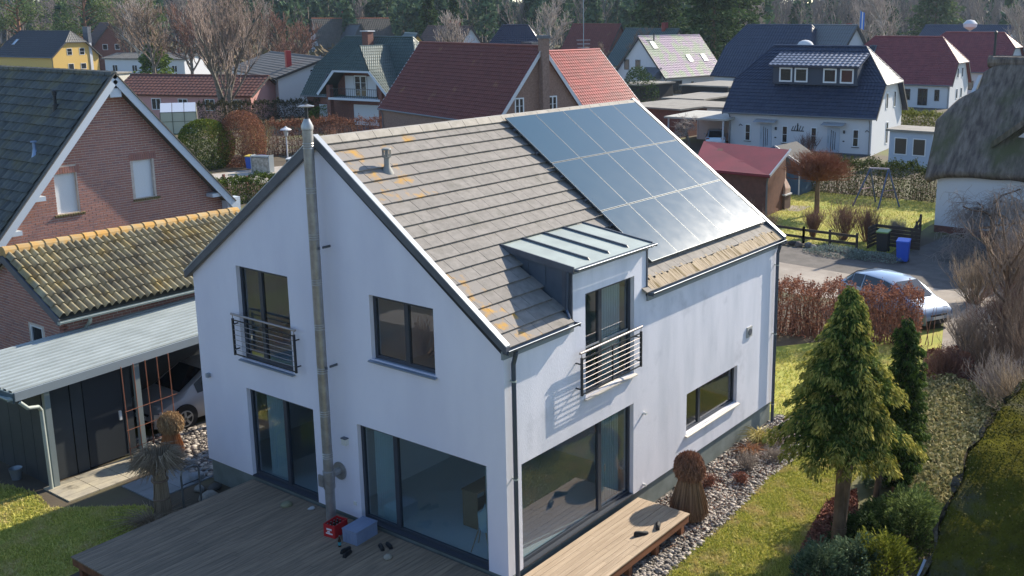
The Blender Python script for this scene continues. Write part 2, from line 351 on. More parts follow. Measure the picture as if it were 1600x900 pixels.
pebbles(9000, [(1.0, 0.0), (11.7, 0.0), (11.9, -1.0), (10.6, -1.7), (8.0, -1.6), (5.6, -1.8), (2.4, -1.9), (1.0, -1.85)], G+.02, .038)
pebbles(2600, [(-.2, 11.0), (0.1, 9.7), (3, 9.6), (4, 12), (0.8, 13.2), (.2, 13.6)], G+.02, .05, label='larger grey pebbles of the bed behind the left corner')

# ================================================================== MAIN HOUSE
L_, W_, ZE = 11.38, 9.58, 4.52
SL = (8.2-4.755)/4.87; SLN = math.sqrt(1+SL*SL); RY = W_/2
def zroof(y, off=0): return 4.70+SL*(y+.1)+off if y <= RY else 4.70+SL*(W_+.1-y)+off
H = thing('house', 'modern pale blue-white rendered house with grey tiled roof and solar panels', 'house')
def hpart(mb, name, m, parent=None, **k): return mb.build(name, m, parent or H, **k)
# walls
DT = 2.163
front_holes = [(0.44, 4.31, 0.0, DT), (2.527, 4.316, 2.86, 5.06), (6.62, 9.21, .62, 1.647)]
DX0, DX1 = 2.07, 4.78                                   # dormer
out_r = [(0, -.02), (L_, -.02), (L_, 4.56), (DX1, 4.56), (DX1, 5.60), (DX0, 5.60), (DX0, 4.56), (0, 4.56)]
hpart(wall_mesh((0,0,0), (1,0,0), (0,0,1), (0,1,0), out_r, front_holes, .2), 'wall', PL)
gable_holes = [(0.498, 4.11, 0.0, DT), (5.51, 7.85, 0.0, DT), (1.753, 3.536, 3.70, 5.06), (6.087, 7.896, 2.87, 5.06)]
out_g = [(0.002, -.02), (W_, -.02), (W_, zroof(W_)-.12), (RY, zroof(RY)-.16), (0.002, zroof(0)-.12)]
hpart(wall_mesh((0,0,0), (0,1,0), (0,0,1), (1,0,0), out_g, gable_holes, .2), 'wall', PLG)
hpart(MB().prism([(L_-.2, .003, -.02), (L_-.2, W_, -.02), (L_-.2, W_, 4.5), (L_-.2, RY, zroof(RY)-.18), (L_-.2, .003, 4.5)], (.197, 0, 0)), 'wall', PL)
hpart(MB().box((0.2, W_-.2, -.02), (L_-.2, W_-.003, 4.5)), 'wall', PL)
hpart(MB().box((.05, .05, G-.2), (L_-.05, W_-.05, -.03)), 'plinth', PLINTH)
for a_, b_ in (((.445, -.015, -.019), (4.305, .1, .012)), ((-.015, .503, -.019), (.1, 4.105, .012)), ((-.015, 5.515, -.019), (.1, 7.845, .012))): hpart(MB().box(a_, b_), 'threshold', ANTH)
# inner rooms
INW = mat('inner_wall', srgb('#d5d8da'), rough=.9); INF = mat('inner_floor', srgb('#c0c8c8'), rough=.5)
hpart(MB().box((.2, .2, -.02), (L_-.2, W_-.2, 0.0)), 'floor', INF)
hpart(MB().box((.2, .2, 2.45), (L_-.2, W_-.2, 2.83)), 'ceiling', INW)
hpart(MB().box((5.2, .2, 0.0), (5.3, W_-.2, 2.45)).box((.2, 4.75, 0), (5.2, 4.85, 2.45)).box((5.2, .2, 2.83), (5.3, W_-.2, 4.5)).box((.2, 4.75, 2.83), (5.2, 4.85, 5.25)).box((.2, 2.2, 5.25), (5.3, W_-2.2, 5.32)), 'inner_wall', INW)
# windows
def win(parent, o, ax, nin, w, h, mull, frame=.075, depth=.1, m=ANTH, g=GL, sash=True, name='window'):
    """o = lower corner of the opening, ax along, nin inwards; frame sits `depth` behind the wall face; mull = fractions of mullions"""
    o, ax, nin = Vector(o), Vector(ax), Vector(nin); up = Vector((0, 0, 1)); f = MB(); b = o+nin*depth
    f.obox(b, ax*w, nin*.07, up*frame); f.obox(b+up*(h-frame), ax*w, nin*.07, up*frame)
    f.obox(b+up*frame, ax*frame, nin*.07, up*(h-2*frame)); f.obox(b+ax*(w-frame)+up*frame, ax*frame, nin*.07, up*(h-2*frame))
    xs = [0]+[q*w for q in mull]+[w]
    for q in mull: f.obox(b+ax*(q*w-frame*.75)+up*frame-nin*.005, ax*frame*1.5, nin*.08, up*(h-2*frame))
    fo = f.build(name, m, parent)
    for i in range(len(xs)-1):
        a = xs[i]+frame*(1.0 if i == 0 else .75); c = xs[i+1]-frame*(1 if i == len(xs)-2 else .75)
        MB().obox(b+ax*a+up*frame+nin*.03, ax*(c-a), nin*.02, up*(h-2*frame)).build('pane', g, fo)
    return fo
X1, Y1, NY, NX = (1,0,0), (0,1,0), (0,1,0), (1,0,0)
wt = win(H, (.44, 0, 0), X1, NY, 3.87, DT, [.70], name='terrace_door')
MB().box((3.32, .085, .9), (3.34, .1, 1.05)).build('handle', STEEL, wt)
wu = win(H, (2.527, 0, 2.86), X1, NY, 1.789, 2.2, [.36], name='french_window')
MB().box((2.62, .09, 3.86), (3.13, .099, 3.90)).box((3.27, .09, 3.86), (4.2, .099, 3.90)).build('glazing_bar', WMET, wu)
win(H, (6.62, 0, .62), X1, NY, 2.59, 1.027, [.30], frame=.06)
win(H, (0, .498, 0), Y1, NX, 3.612, DT, [.715], name='terrace_door')
win(H, (0, 5.51, 0), Y1, NX, 2.34, DT, [.47], name='terrace_door')
win(H, (0, 1.753, 3.70), Y1, NX, 1.783, 1.36, [.47])
win(H, (0, 6.087, 2.87), Y1, NX, 1.809, 2.19, [.60], name='french_window')
SILL = mat('sill_metal', srgb('#8d97a5'), rough=.4, metal=.4); SILLW = mat('pale_sill', srgb('#cfc8bf'), rough=.45, metal=.2)
for a, b_, z, m in ((2.47, 4.37, 2.87, SILLW), (6.56, 9.27, .62, SILLW)):
    sb = MB().prism([(a, -.075, z-.035), (a, .1, z-.002), (a, .1, z-.03), (a, -.06, z-.06), (a, -.075, z-.06)], (b_-a, 0, 0)); hpart(sb, 'sill', m)
for a, b_, z in ((1.70, 3.59, 3.71), (6.03, 7.96, 2.88)):
    hpart(MB().prism([(-.075, a, z-.035), (.1, a, z-.002), (.1, a, z-.03), (-.06, a, z-.06), (-.075, a, z-.06)], (0, b_-a, 0)), 'sill', SILL)
# railings in front of the french windows
RAILM = mat('black_steel', srgb('#22252b'), rough=.45); RAIL2 = mat('rail_steel', srgb('#9c9492'), rough=.5, metal=.4)
def railing(a, b, nout, z0, z1, mid=True):
    a, b, nout = Vector(a), Vector(b), Vector(nout); ax = (b-a).normalized(); up = Vector((0,0,1))
    r = MB()
    for p in (a, b): r.obox(p+up*z0-ax*.02-nout*.02, ax*.04, nout*.045, up*(z1-z0-.1))
    if mid: q = (a+b)/2; r.obox(q+up*z0-ax*.012-nout*.012, ax*.024, nout*.03, up*(z1-z0-.12))
    r.obox(a+up*(z0+.02), b-a, nout*.025, up*.02); r.obox(a+up*(z1-.14), b-a, nout*.025, up*.02)
    for p in (a, b):
        for zz in (z0+.12, z1-.25): r.obox(p+up*zz-ax*.012, ax*.024, -nout*.15, up*.024)
    rr = r.build('railing', RAILM, H)
    MB().tube(a-ax*.05+up*z1, b+ax*.05+up*z1, .026, n=12).tube(a+up*(z1-.1), a+up*z1, .01, n=6).tube(b+up*(z1-.1), b+up*z1, .01, n=6).build('handrail', RAIL2, rr, smooth=True)
    for k in range(6):
        zz = z0+.02+(z1-.14-z0)*(k+1)/7; MB().tube(a+up*zz+nout*.012, b+up*zz+nout*.012, .007, n=6).build('bar', RAIL2, rr)
railing((2.19, -.15, 0), (4.36, -.15, 0), (0,-1,0), 3.03, 3.93)
railing((-.13, 5.82, 0), (-.13, 7.97, 0), (-1,0,0), 2.97, 3.94, mid=False)
# roof: front slope tiles, one by one where they can be picked apart
LM = mat('roof_underlay', srgb('#2b2c2f'), rough=.9)
rx0, rx1 = -.01, 11.40
def RP(x, v, off=0):
    """point on the front slope: v metres up the slope from the eave line y=-.1"""
    return Vector((x, -.1+v/SLN, 4.62+SL*v/SLN))+Vector((0, -SL, 1)).normalized()*off
VT = (RY+.1)*SLN
VD = (1.74+.1)*SLN
ul = MB()
for a_, b_, v_ in ((-.06, DX0+.01, .02), (DX0+.01, DX1-.01, VD), (DX1-.01, L_+.06, .02)): ul.prism([RP(a_, v_, -.03), RP(a_, VT, -.03), RP(a_, VT, -.16), RP(a_, v_, -.16)], (b_-a_, 0, 0))
hpart(ul, 'roof_slope', LM)
hpart(MB().prism([(-.06, RY+.02, 7.98), (-.06, W_+.1, 4.55), (-.06, W_+.1, 4.7), (-.06, RY+.02, 8.13)], (L_+.12, 0, 0)), 'roof_slope', TILE)
CR, TW, TH = .3305, .33, .036
def tile_geo(w, l, th, slant=.046):
    return MB().add([(0,0,slant-th),(w,0,slant-th),(w,l,-th),(0,l,-th),(0,0,slant),(w,0,slant),(w,l,0),(0,l,0)], [(0,3,2,1),(4,5,6,7),(0,1,5,4),(1,2,6,5),(2,3,7,6),(3,0,4,7)])
UPV = Vector((0, 1/SLN, SL/SLN)); NV = Vector((0, -SL/SLN, 1/SLN))
TM = Matrix((Vector((1,0,0)), UPV, NV)).transposed().to_4x4()
tmesh = {}
rest = MB(); nt_ = 0; trnd = random.Random(3)
def lichen(x, v):
    if v < 1.8 and x < .55+.3*(v < .5): return TILEO
    if abs(x-.75) < .8 and abs(v-(VT-1.3)) < .75: return TILEO
    if x > 1.8 and x < 3 and v > VT-.7: return TILEO
    return TILE
cand = []
for k in range(18):
    v0 = k*CR-.02; x = rx0-(TW/2 if k % 2 else 0)
    if v0+.05 > VT: break
    while x < rx1-.02:
        a, b = max(x, rx0), min(x+TW, rx1); x += TW
        if b-a < .04: continue
        xm = (a+b)/2; ztop = RP(xm, v0+CR).z; y0 = RP(xm, v0+CR*.5).y
        if DX0+.02 < xm < DX1-.02 and y0 < 1.70: continue
        l = min(CR+.05, VT-v0)
        cand.append((a, b, v0, l, xm, y0))
def vis(c): a, b, v0, l, xm, y0 = c; return not (xm > 5.65 and .45 < y0 < 4.5)
order = sorted(cand, key=lambda c: (not vis(c), (c[0]+13.4)**2+(c[5]+11.7)**2))
for i, (a, b, v0, l, xm, y0) in enumerate(order):
    w = b-a-.007
    if i < 300:
        m = lichen(xm, v0); key = (round(w, 3), round(l, 3), m.name)
        if key not in tmesh:
            o = tile_geo(w, l, TH).build('roof_tile', TILEM if (v0 < .05 and xm > 4.8) else m, H); tmesh[key] = o.data
        else:
            o = bpy.data.objects.new('roof_tile', tmesh[key]); COL.objects.link(o); o.parent = H
        o.matrix_local = Matrix.Translation(RP(a+.003, v0, trnd.uniform(-.002, .003))) @ TM
    else:
        p = RP(a+.003, v0); g = tile_geo(w, l, TH); rest.add([p+Vector((1,0,0))*q[0]+UPV*q[1]+NV*q[2] for q in g.v], g.f)
o = hpart(rest, 'roof_tiles', TILE); o['kind'] = 'stuff'
# lichen streaked eaves tiles under the solar panels
ev = MB(); x = DX1+.06
while x < rx1-.05:
    w = .055+.05*trnd.random(); p = RP(x, -.01, .035); ev.obox(p, Vector((w-.006,0,0)), UPV*(.26+.14*trnd.random()), NV*(.008+.006*trnd.random())); x += w
o = hpart(ev, 'lichen_crust', TILEM); o['kind'] = 'stuff'
# ridge caps
x = .0
while x < L_-.1:
    l = .46; cap = MB().prism([(0, RY-.19, zroof(RY)-.135), (0, RY-.07, zroof(RY)-.0), (0, RY+.07, zroof(RY)-.0), (0, RY+.19, zroof(RY)-.135), (0, RY+.17, zroof(RY)-.16), (0, RY-.17, zroof(RY)-.16)], (l-.012, 0, 0))
    o = cap.build('ridge_tile', mat('ridge_tile', srgb('#a59d92'), srgb('#918a7f'), nscale=5, var=.06), H); o.location.x = x; x += l
# verges: dark fascia board with pale metal cap
def verge(x0, x1, back=True):
    for s in (-1, 1):
        ya, yb = (-.17, RY) if s < 0 else (W_+.17, RY)
        za = 8.2-SL*(RY+.17); q = [(x0, ya, za-.17), (x0, yb, 8.2-.24), (x0, yb, 8.2-.015), (x0, ya, za-.015)]
        hpart(MB().prism(q, (x1-x0, 0, 0)), 'fascia', FASC)
        q = [(x0-.01, ya-s*-.0, za-.014), (x0-.01, yb, 8.2-.014), (x0-.01, yb, 8.2+.012), (x0-.01, ya, za+.012)]
        hpart(MB().prism(q, (x1-x0+.02, 0, 0)), 'verge_cap', WMET)
verge(-.12, -.02); verge(L_+.03, L_+.13)
# gutters
def gutter(x0, x1, y, z, r=.075, m=None):
    p = []; q = []
    for i in range(9): t = math.pi*(1+i/8); p.append((y+r*math.cos(t), z+r*math.sin(t))); q.append((y+(r-.008)*math.cos(t), z+(r-.008)*math.sin(t)))
    loop = p+q[::-1]; mb = MB().prism([(x0, a, b) for a, b in loop], (x1-x0, 0, 0))
    mb.tube((x0, y-r, z), (x1, y-r, z), .012, n=6); mb.box((x0, y-r, z-r), (x0+.006, y+r, z)).box((x1-.006, y-r, z-r), (x1, y+r, z)); return mb
for a, b in ((-.10, DX0+.02), (DX1-.01, L_+.1)):
    hpart(gutter(a, b, -.135, 4.60), 'gutter', ZINCD, smooth=False)
    hpart(MB().box((a+.02, -.055, 4.40), (b-.02, -.005, 4.56)), 'eave_board', mat('eave_board', srgb('#7f868a'), rough=.6))
DP = mat('downpipe_zinc', srgb('#4a5566'), rough=.4, metal=.5)
def downpipe(x, y, zt=4.52, zb=G+.05):
    o = hpart(MB().path([(x, y-.06, zt), (x, y-.06, zt-.06), (x, y, zt-.25), (x, y, zb)], .045, 12), 'downpipe', DP, smooth=True)
    for z in (zt-.6, (zt+zb)/2, zb+.5): MB().tube((x, y, z), (x, y, z+.03), .052, n=12).obox((x-.01, y+.04, z), (.02,0,0), (0,.06,0), (0,0,.03)).build('clip', ZINC, o)
downpipe(.17, -.085); downpipe(L_-.16, -.085)
# dormer
DR = MB(); dz0, dz1 = 5.70, 5.94; fb, bb = -.12, 1.80
DRo = DR.prism([(DX0-.06, fb, dz0-.06), (DX0-.06, bb, dz1-.06), (DX0-.06, bb, dz1), (DX0-.06, fb, dz0)], (DX1-DX0+.10, 0, 0)).build('dormer', ZINC, H)
for k in range(1, 4):
    xx = DX0-.06+(DX1-DX0+.1)*k/4; MB().prism([(xx-.014, fb+.13, dz0+.016), (xx-.014, bb, dz1-.002), (xx-.014, bb, dz1+.045), (xx-.014, fb+.18, dz0+.07)], (.028, 0, 0)).build('standing_seam', FASC, DRo)
MB().prism([(DX0-.09, fb-.0, dz0-.10), (DX0-.09, bb+.02, dz1-.10), (DX0-.09, bb+.02, dz1+.035), (DX0-.09, fb, dz0+.035)], (.028, 0, 0)).prism([(DX1+.042, fb, dz0-.10), (DX1+.042, bb+.02, dz1-.10), (DX1+.042, bb+.02, dz1+.035), (DX1+.042, fb, dz0+.035)], (.028, 0, 0)).box((DX0-.06, bb, dz1-.02), (DX1+.04, bb+.03, dz1+.04)).build('edge_trim', FASC, DRo)
g_ = gutter(DX0-.09, DX1+.07, fb-.07, dz0-.0, r=.05); g_.build('gutter', ZINCD, DRo)
MB().box((DX0-.02, -.05, dz0-.14), (DX1+.02, -.012, dz0-.07)).build('eave_board', MATS['eave_board'], DRo)
for xx, s in ((DX0, 1), (DX1, -1)):
    ck = MB().prism([(xx-.02*(s > 0)-.0, .21, 4.7), (xx-.02*(s > 0), 1.75, 5.9), (xx-.02*(s > 0), 1.75, dz1-.07), (xx-.02*(s > 0), .21, dz0-.04), ], (.02, 0, 0)).build('dormer_cheek', ZINCD, H)
    ck2 = MB().box((xx-.03*(s > 0), -.03, 4.5), (xx+.03*(s < 0), .215, 5.62)); ck2.build('corner_trim', FASC, ck)
    for yy in (.62, 1.06): MB().box((xx-.04 if s > 0 else xx+.0, yy, 4.75+SL*(yy)), (xx if s > 0 else xx+.04, yy+.02, dz0-.02)).build('standing_seam', ZINCD, ck)
hpart(MB().path([(DX0-.10, .02, 5.62), (DX0-.10, .05, 4.85), (DX0-.13, -.05, 4.70)], .03, 8), 'downpipe', DP, smooth=True)
# solar panels
PVG = bpy.data.materials.new('solar_glass'); PVG.use_nodes = True; t_ = PVG.node_tree; b_ = t_.nodes['Principled BSDF']
b_.inputs['Base Color'].default_value = (*srgb('#2a4a5c'), 1); b_.inputs['Roughness'].default_value = .1; b_.inputs['Specular IOR Level'].default_value = .42
n_ = t_.nodes.new('ShaderNodeTexNoise'); n_.inputs['Scale'].default_value = 3; g2 = t_.nodes.new('ShaderNodeNewGeometry'); mr = t_.nodes.new('ShaderNodeMapRange'); t_.links.new(g2.outputs['Position'], n_.inputs[0]); t_.links.new(n_.outputs[0], mr.inputs[0]); mr.inputs[3].default_value = .115; mr.inputs[4].default_value = .165
t_.links.new(mr.outputs[0], b_.inputs['Roughness'])
PVF = mat('panel_frame', srgb('#5f686f'), rough=.45, metal=.3)
pw, pl = 1.134, 1.722; px0 = 5.52
pan = None
for rrow in range(3):
    for c in range(5):
        v0 = .62+rrow*(pl+.025); xx = px0+c*(pw+.012); sh = MB().add([(0.009,.011,.0),(pw-.009,.011,0),(pw-.009,pl-.011,0),(.009,pl-.011,0),(.009,.011,.034),(pw-.009,.011,.034),(pw-.009,pl-.011,.034),(.009,pl-.011,.034)], [(0,3,2,1),(4,5,6,7),(0,1,5,4),(1,2,6,5),(2,3,7,6),(3,0,4,7)])
        if pan is None:
            o = sh.build('solar_panel', PVG, H); pan = o.data
            fr = MB().box((0,0,0), (pw,.009,.036)).box((0,pl-.009,0), (pw,pl,.036)).box((0,.009,0), (.007,pl-.009,.036)).box((pw-.007,.009,0), (pw,pl-.009,.036)); f_ = fr.build('panel_frame', PVF, o); fdat = f_.data
        else:
            o = bpy.data.objects.new('solar_panel', pan); COL.objects.link(o); o.parent = H
            f_ = bpy.data.objects.new('panel_frame', fdat); COL.objects.link(f_); f_.parent = o
        o.matrix_local = Matrix.Translation(RP(xx, v0, .115)) @ TM
rl = MB()
for rrow in range(3):
    for f in (.25, .75):
        v = .62+rrow*(pl+.025)+pl*f; rl.obox(RP(px0-.05, v, .05), (5*pw+.12, 0, 0), UPV*.04, NV*.06)
hpart(rl, 'mounting_rail', FASC)
# roof vent
v = (3.84+.1)*SLN; vb = RP(.93, v, 0)
vo = MB().lathe(vb-Vector((0,0,.05)), [(.14, 0), (.13, .04), (.075, .14), (.06, .2), (.06, .34), (.085, .35), (.085, .36)], 16).lathe(vb+Vector((0,0,.31)), [(.04, 0), (.04, .13)], 8).lathe(vb+Vector((0,0,.45)), [(.095, 0), (.1, .01), (.09, .035), (.03, .05)], 16).build('roof_vent', mat('vent_grey', srgb('#8b8a84'), rough=.6), H, smooth=True)
cg = MB()
for i in range(12): t = i*math.pi/6; cg.tube(vb+Vector((.085*math.cos(t), .085*math.sin(t), .3)), vb+Vector((.085*math.cos(t), .085*math.sin(t), .46)), .009, n=4)
cg.build('vent_cage', MATS['vent_grey'], vo)
# steel flue
fx, fy = -.30, 4.74
fl = MB().lathe((fx, fy, -.1), [(.105, 0), (.105, .75), (.125, .76), (.125, 1.15), (.105, 1.16), (.105, 8.42), (.12, 8.43), (.12, 8.50), (.065, 8.62), (.06, 8.64)], 24).build('flue', STEEL, H, smooth=True)
MB().lathe((fx, fy, 8.5), [(.03, .26), (.155, .28), (.16, .295), (.0, .335)], 24).build('cowl', STEEL, fl, smooth=True)
MB().tube((fx, fy, 8.5), (fx, fy, 8.85), .035, n=10).build('cowl_stem', RAILM, fl)
for z in (1.35, 2.3, 3.25, 4.2, 5.15, 6.1, 7.05, 7.95):
    c = MB()
    for dz in (0, .05, .1): c.lathe((fx, fy, z+dz), [(.107, 0), (.113, .008), (.107, .016)], 24)
    c.build('clamp', mat('flue_clamp', srgb('#bdb9b2'), rough=.3, metal=.8), fl, smooth=True)
for z in (3.35, 5.9): MB().obox((fx+.1, fy-.13, z), (.2, 0, 0), (0, .02, 0), (0, 0, .05)).obox((fx-.02, fy-.15, z), (.04, 0, 0), (0, .03, 0), (0, 0, .05)).build('bracket', FASC, fl)
MB().tube((fx, fy, .95), (-.0, fy-.02, .95), .085, n=16).build('connector', STEEL, fl, smooth=True)
MB().tube((-.03, fy-.02, .95), (-.003, fy-.02, .95), .2, n=24).build('rosette', STEEL, fl, smooth=True)
MB().box((fx-.16, fy+.02, .72), (fx-.12, fy+.16, .98)).build('inspection_door', STEEL, fl)
# small fittings
LW = mat('white_plastic', srgb('#d5d3cc'), rough=.5)
lo = MB().box((-.09, 4.40, 1.62), (-.0, 4.53, 1.76)).build('wall_light', LW, H); MB().box((-.1, 4.39, 1.76), (0, 4.54, 1.78)).build('lid', FASC, lo)
MB().box((-.09, 9.21, 2.14), (0, 9.29, 2.24)).build('wall_light', mat('light_grey', srgb('#8d929a')), H)
for z in (1.80, .07): MB().tube((4.71, -.09, z), (4.71, 0, z), .03, n=10).build('wall_light', LW, H, smooth=True)
ve = MB().box((9.66, -.035, 2.26), (9.94, 0, 2.54)).build('vent_plate', mat('vent_plate', srgb('#a9a9a6')), H); MB().tube((9.8, -.05, 2.4), (9.8, -.03, 2.4), .095, n=18).build('vent_grille', FASC, ve)
MB().box((.1, 4.18, .3), (.19, 4.2, .32)).build('socket', LW, H)
MB().box((-.02, 4.25, .27), (0, 4.33, .35)).build('socket', LW, H)
# curtains and what is seen inside (things of their own)
CUR = mat('pale_curtain', srgb('#d0dedd'), rough=.9, trans=.3)
def curtain(a, b, z0, z1, label, n=9, amp=.045):
    a, b = Vector((*a, 0)), Vector((*b, 0)); d = b-a; nn = Vector((-d.y, d.x, 0)).normalized(); V = []; k = n*4
    for i in range(k+1):
        p = a+d*i/k+nn*amp*math.sin(i*math.pi/2)
        V += [(p.x, p.y, z0), (p.x, p.y, z1)]
    me = bpy.data.meshes.new('c'); me.from_pydata(V, [], [(2*i, 2*i+2, 2*i+3, 2*i+1) for i in range(k)]); me.update()
    return tag(link('curtain', me, CUR, smooth=True), label, 'curtain', 'curtains behind the glass doors and windows')
curtain((.32, 3.95), (.32, 3.35), .02, 2.4, 'pale curtain at the left end of the wide terrace door')
curtain((.32, .80), (.32, .55), .02, 2.4, 'narrow pale curtain at the right end of the wide terrace door')
curtain((.32, 7.55), (.32, 6.85), .02, 2.4, 'pale curtain bunched behind the left terrace door')
curtain((3.35, .34), (4.15, .34), .02, 2.4, 'blue-grey curtain behind the narrow leaf over the bleached deck')
curtain((3.42, .34), (4.2, .34), 2.86, 5.1, 'grey-green sheer curtain behind the dormer french window')
ch = thing('shell_chair', 'pale shell chair standing inside the wide terrace door', 'chair', (.55, 1.12, 0), R(200))
c = MB(); prof = []
for i in range(9):
    for j in range(9):
        u, v_ = (i/8-.5)*2, j/8; x = u*.23*(1-.15*v_); y = (.22-v_*.36) if v_ < .6 else (.0-.06*(v_-.6)); z = .44+.06*u*u+(max(0, v_-.45)**1.3)*.85; prof.append((x, y, z))
c.add(prof, [(i*9+j, i*9+j+1, (i+1)*9+j+1, (i+1)*9+j) for i in range(8) for j in range(8)]); so_ = c.build('seat', mat('chair_shell', srgb('#a9c4cc'), rough=.5), ch, smooth=True)
md = so_.modifiers.new('s', 'SOLIDIFY'); md.thickness = .012
for sx in (-1, 1):
    for sy in (-1, 1): MB().tube((sx*.08, sy*.08, .43), (sx*.2, sy*.2, 0), .016, .011).build('leg', mat('beech_wood', srgb('#a3886a')), ch)
sh = thing('side_cabinet', 'small open wooden cabinet seen deep behind the wide terrace door', 'cabinet', (1.05, 1.75, 0), R(0))
WO = mat('oak', srgb('#8a7355')); sh_ = MB()
for nm, a, b in (('side_panel', (0,0,0), (.03,.4,.8)), ('side_panel', (.67,0,0), (.7,.4,.8)), ('top', (-.02,-.01,.8), (.72,.41,.83)), ('shelf', (.03,.01,.4), (.67,.39,.42)), ('shelf', (.03,.01,.05), (.67,.39,.07))): MB().box(a, b).build(nm, WO, sh)

# ------------------------------------------------------------------ terraces
def deck(label, x0, x1, y0, y1, z, m, bw=.14, edge=True, maxn=300):
    d = thing('wooden_deck', label, 'deck', (x0, y0, z)); n = round((y1-y0)/bw); w = (y1-y0)/n
    for k in range(n):
        # boards of uneven length along x
        xs = [0, (x1-x0)] if x1-x0 < 3 else [0, (x1-x0)*(.5+.12*math.sin(k*2.4)), x1-x0]
        for a, b in zip(xs, xs[1:]):
            o = MB().box((a+.002, 0.003, -.028), (b-.002, w-.004, 0)).build('board', m, d); o.location = (0, k*w, random.uniform(-.0015, .0015))
    MB().box((.02, .02, -.2), (x1-x0-.02, .05, -.03)).box((.02, y1-y0-.05, -.2), (x1-x0-.02, y1-y0-.02, -.03)).box((.02, .05, -.2), (.05, y1-y0-.05, -.03)).box((x1-x0-.05, .05, -.2), (x1-x0-.02, y1-y0-.05, -.03)).build('edge_board', WOODE, d)
    nx = int((x1-x0)/1.2)+1
    for i in range(nx+1):
        for j in range(max(2, int((y1-y0)/1.5)+1)):
            xx = .1+(x1-x0-.3)*i/nx; yy = .1+(y1-y0-.3)*j/max(1, int((y1-y0)/1.5))
            if i in (0, nx) or j == 0: MB().box((xx, yy, G-z), (xx+.12, yy+.12, -.2)).build('support', WOODE, d)
    return d
deck('dark weathered wooden terrace along the gable wall', -4.33, -.012, -1.43, 7.86, -.10, WOODT)
deck('sun-bleached narrow wooden deck below the long wall', .0, 4.40, -1.43, -.07, -.10, WOODD, bw=.136)

# ================================================================== generic building helpers
DG = mat('dark_window_glass', srgb('#20262c'), rough=.06, spec=.7); WF = mat('white_window_frame', srgb('#d3d6d8'), rough=.5); DF = mat('dark_window_frame', srgb('#3b3836'), rough=.5)
GUT = mat('far_gutter', srgb('#6f7276'), rough=.5, metal=.3)
def clip_range(poly, v):
    xs = []
    for i in range(len(poly)):
        (x1, y1), (x2, y2) = poly[i-1], poly[i]
        if (y1-v)*(y2-v) <= 0 and y1 != y2: xs.append(x1+(x2-x1)*(v-y1)/(y2-y1))
    return (min(xs), max(xs)) if len(xs) > 1 else None
def tiled(name, poly, m, parent, period=.3, course=.36, amp=.03, slant=.04, off=.03, spp=4, kind='stuff'):
    """wavy tile courses on a planar polygon whose first edge is the eave, left to right seen from outside"""
    poly = [Vector(p) for p in poly]; o = poly[0]; ex = (poly[1]-o).normalized(); n = ex.cross(poly[2]-poly[1]).normalized(); ey = n.cross(ex)
    P2 = [((p-o).dot(ex), (p-o).dot(ey)) for p in poly]; H_ = max(p[1] for p in P2); V = []; F = []
    k = 0
    while k*course < H_-.03:
        v0 = k*course; v1 = min(v0+course+.02, H_-.001); r0 = clip_range(P2, v0+1e-4); r1 = clip_range(P2, v1-1e-4); k += 1
        if not r0: continue
        if not r1: r1 = ((r0[0]+r0[1])/2,)*2
        cnt = max(2, int((r0[1]-r0[0])/period*spp)); b = len(V)
        for i in range(cnt+1):
            t = i/cnt
            for v, r_, s_ in ((v0, r0, slant), (v0, r0, slant), (v1, r1, 0)):
                x = r_[0]+(r_[1]-r_[0])*t; w = amp*(.5+.5*math.cos(x/period*2*math.pi)); hgt = off+w+s_
                if len(V)-b == 3*i: hgt = 0
                V.append(o+ex*x+ey*v+n*hgt)
        for i in range(cnt):
            q = b+3*i; F += [(q, q+3, q+4, q+1), (q+1, q+4, q+5, q+2)]
    me = bpy.data.meshes.new(name); me.from_pydata(V, [], F); me.update(); ob = link(name, me, m, parent)
    if kind: ob['kind'] = kind
    return ob
def slab(name, poly, t, m, parent):
    poly = [Vector(p) for p in poly]; n = (poly[1]-poly[0]).cross(poly[2]-poly[1]).normalized()
    return MB().prism(poly, -n*t).build(name, m, parent)
def fwin(parent, o, ax, out, w, h, mull=1, bars=0, fm=None, gm=None, fw=.07, sill=None, name='window'):
    o, ax, out = Vector(o), Vector(ax), Vector(out); up = Vector((0,0,1)); f = MB(); fm = fm or WF
    f.obox(o, ax*w, out*.05, up*fw).obox(o+up*(h-fw), ax*w, out*.05, up*fw).obox(o+up*fw, ax*fw, out*.05, up*(h-2*fw)).obox(o+ax*(w-fw)+up*fw, ax*fw, out*.05, up*(h-2*fw))
    for i in range(1, mull): f.obox(o+ax*(w*i/mull-fw/2)+up*fw, ax*fw, out*.045, up*(h-2*fw))
    for i in range(1, bars+1): f.obox(o+ax*fw+up*(h*i/(bars+1)-.015), ax*(w-2*fw), out*.035, up*.03)
    fo = f.build(name, fm, parent)
    for i in range(mull):
        a = w*i/mull+(fw if i == 0 else fw/2); b = w*(i+1)/mull-(fw if i == mull-1 else fw/2)
        MB().obox(o+ax*a+up*fw+out*.004, ax*(b-a), out*.012, up*(h-2*fw)).build('pane', gm or DG, fo)
    if sill: MB().obox(o-ax*.06-up*.06, ax*(w+.12), out*.09, up*.05).build('sill', sill, fo)
    return fo
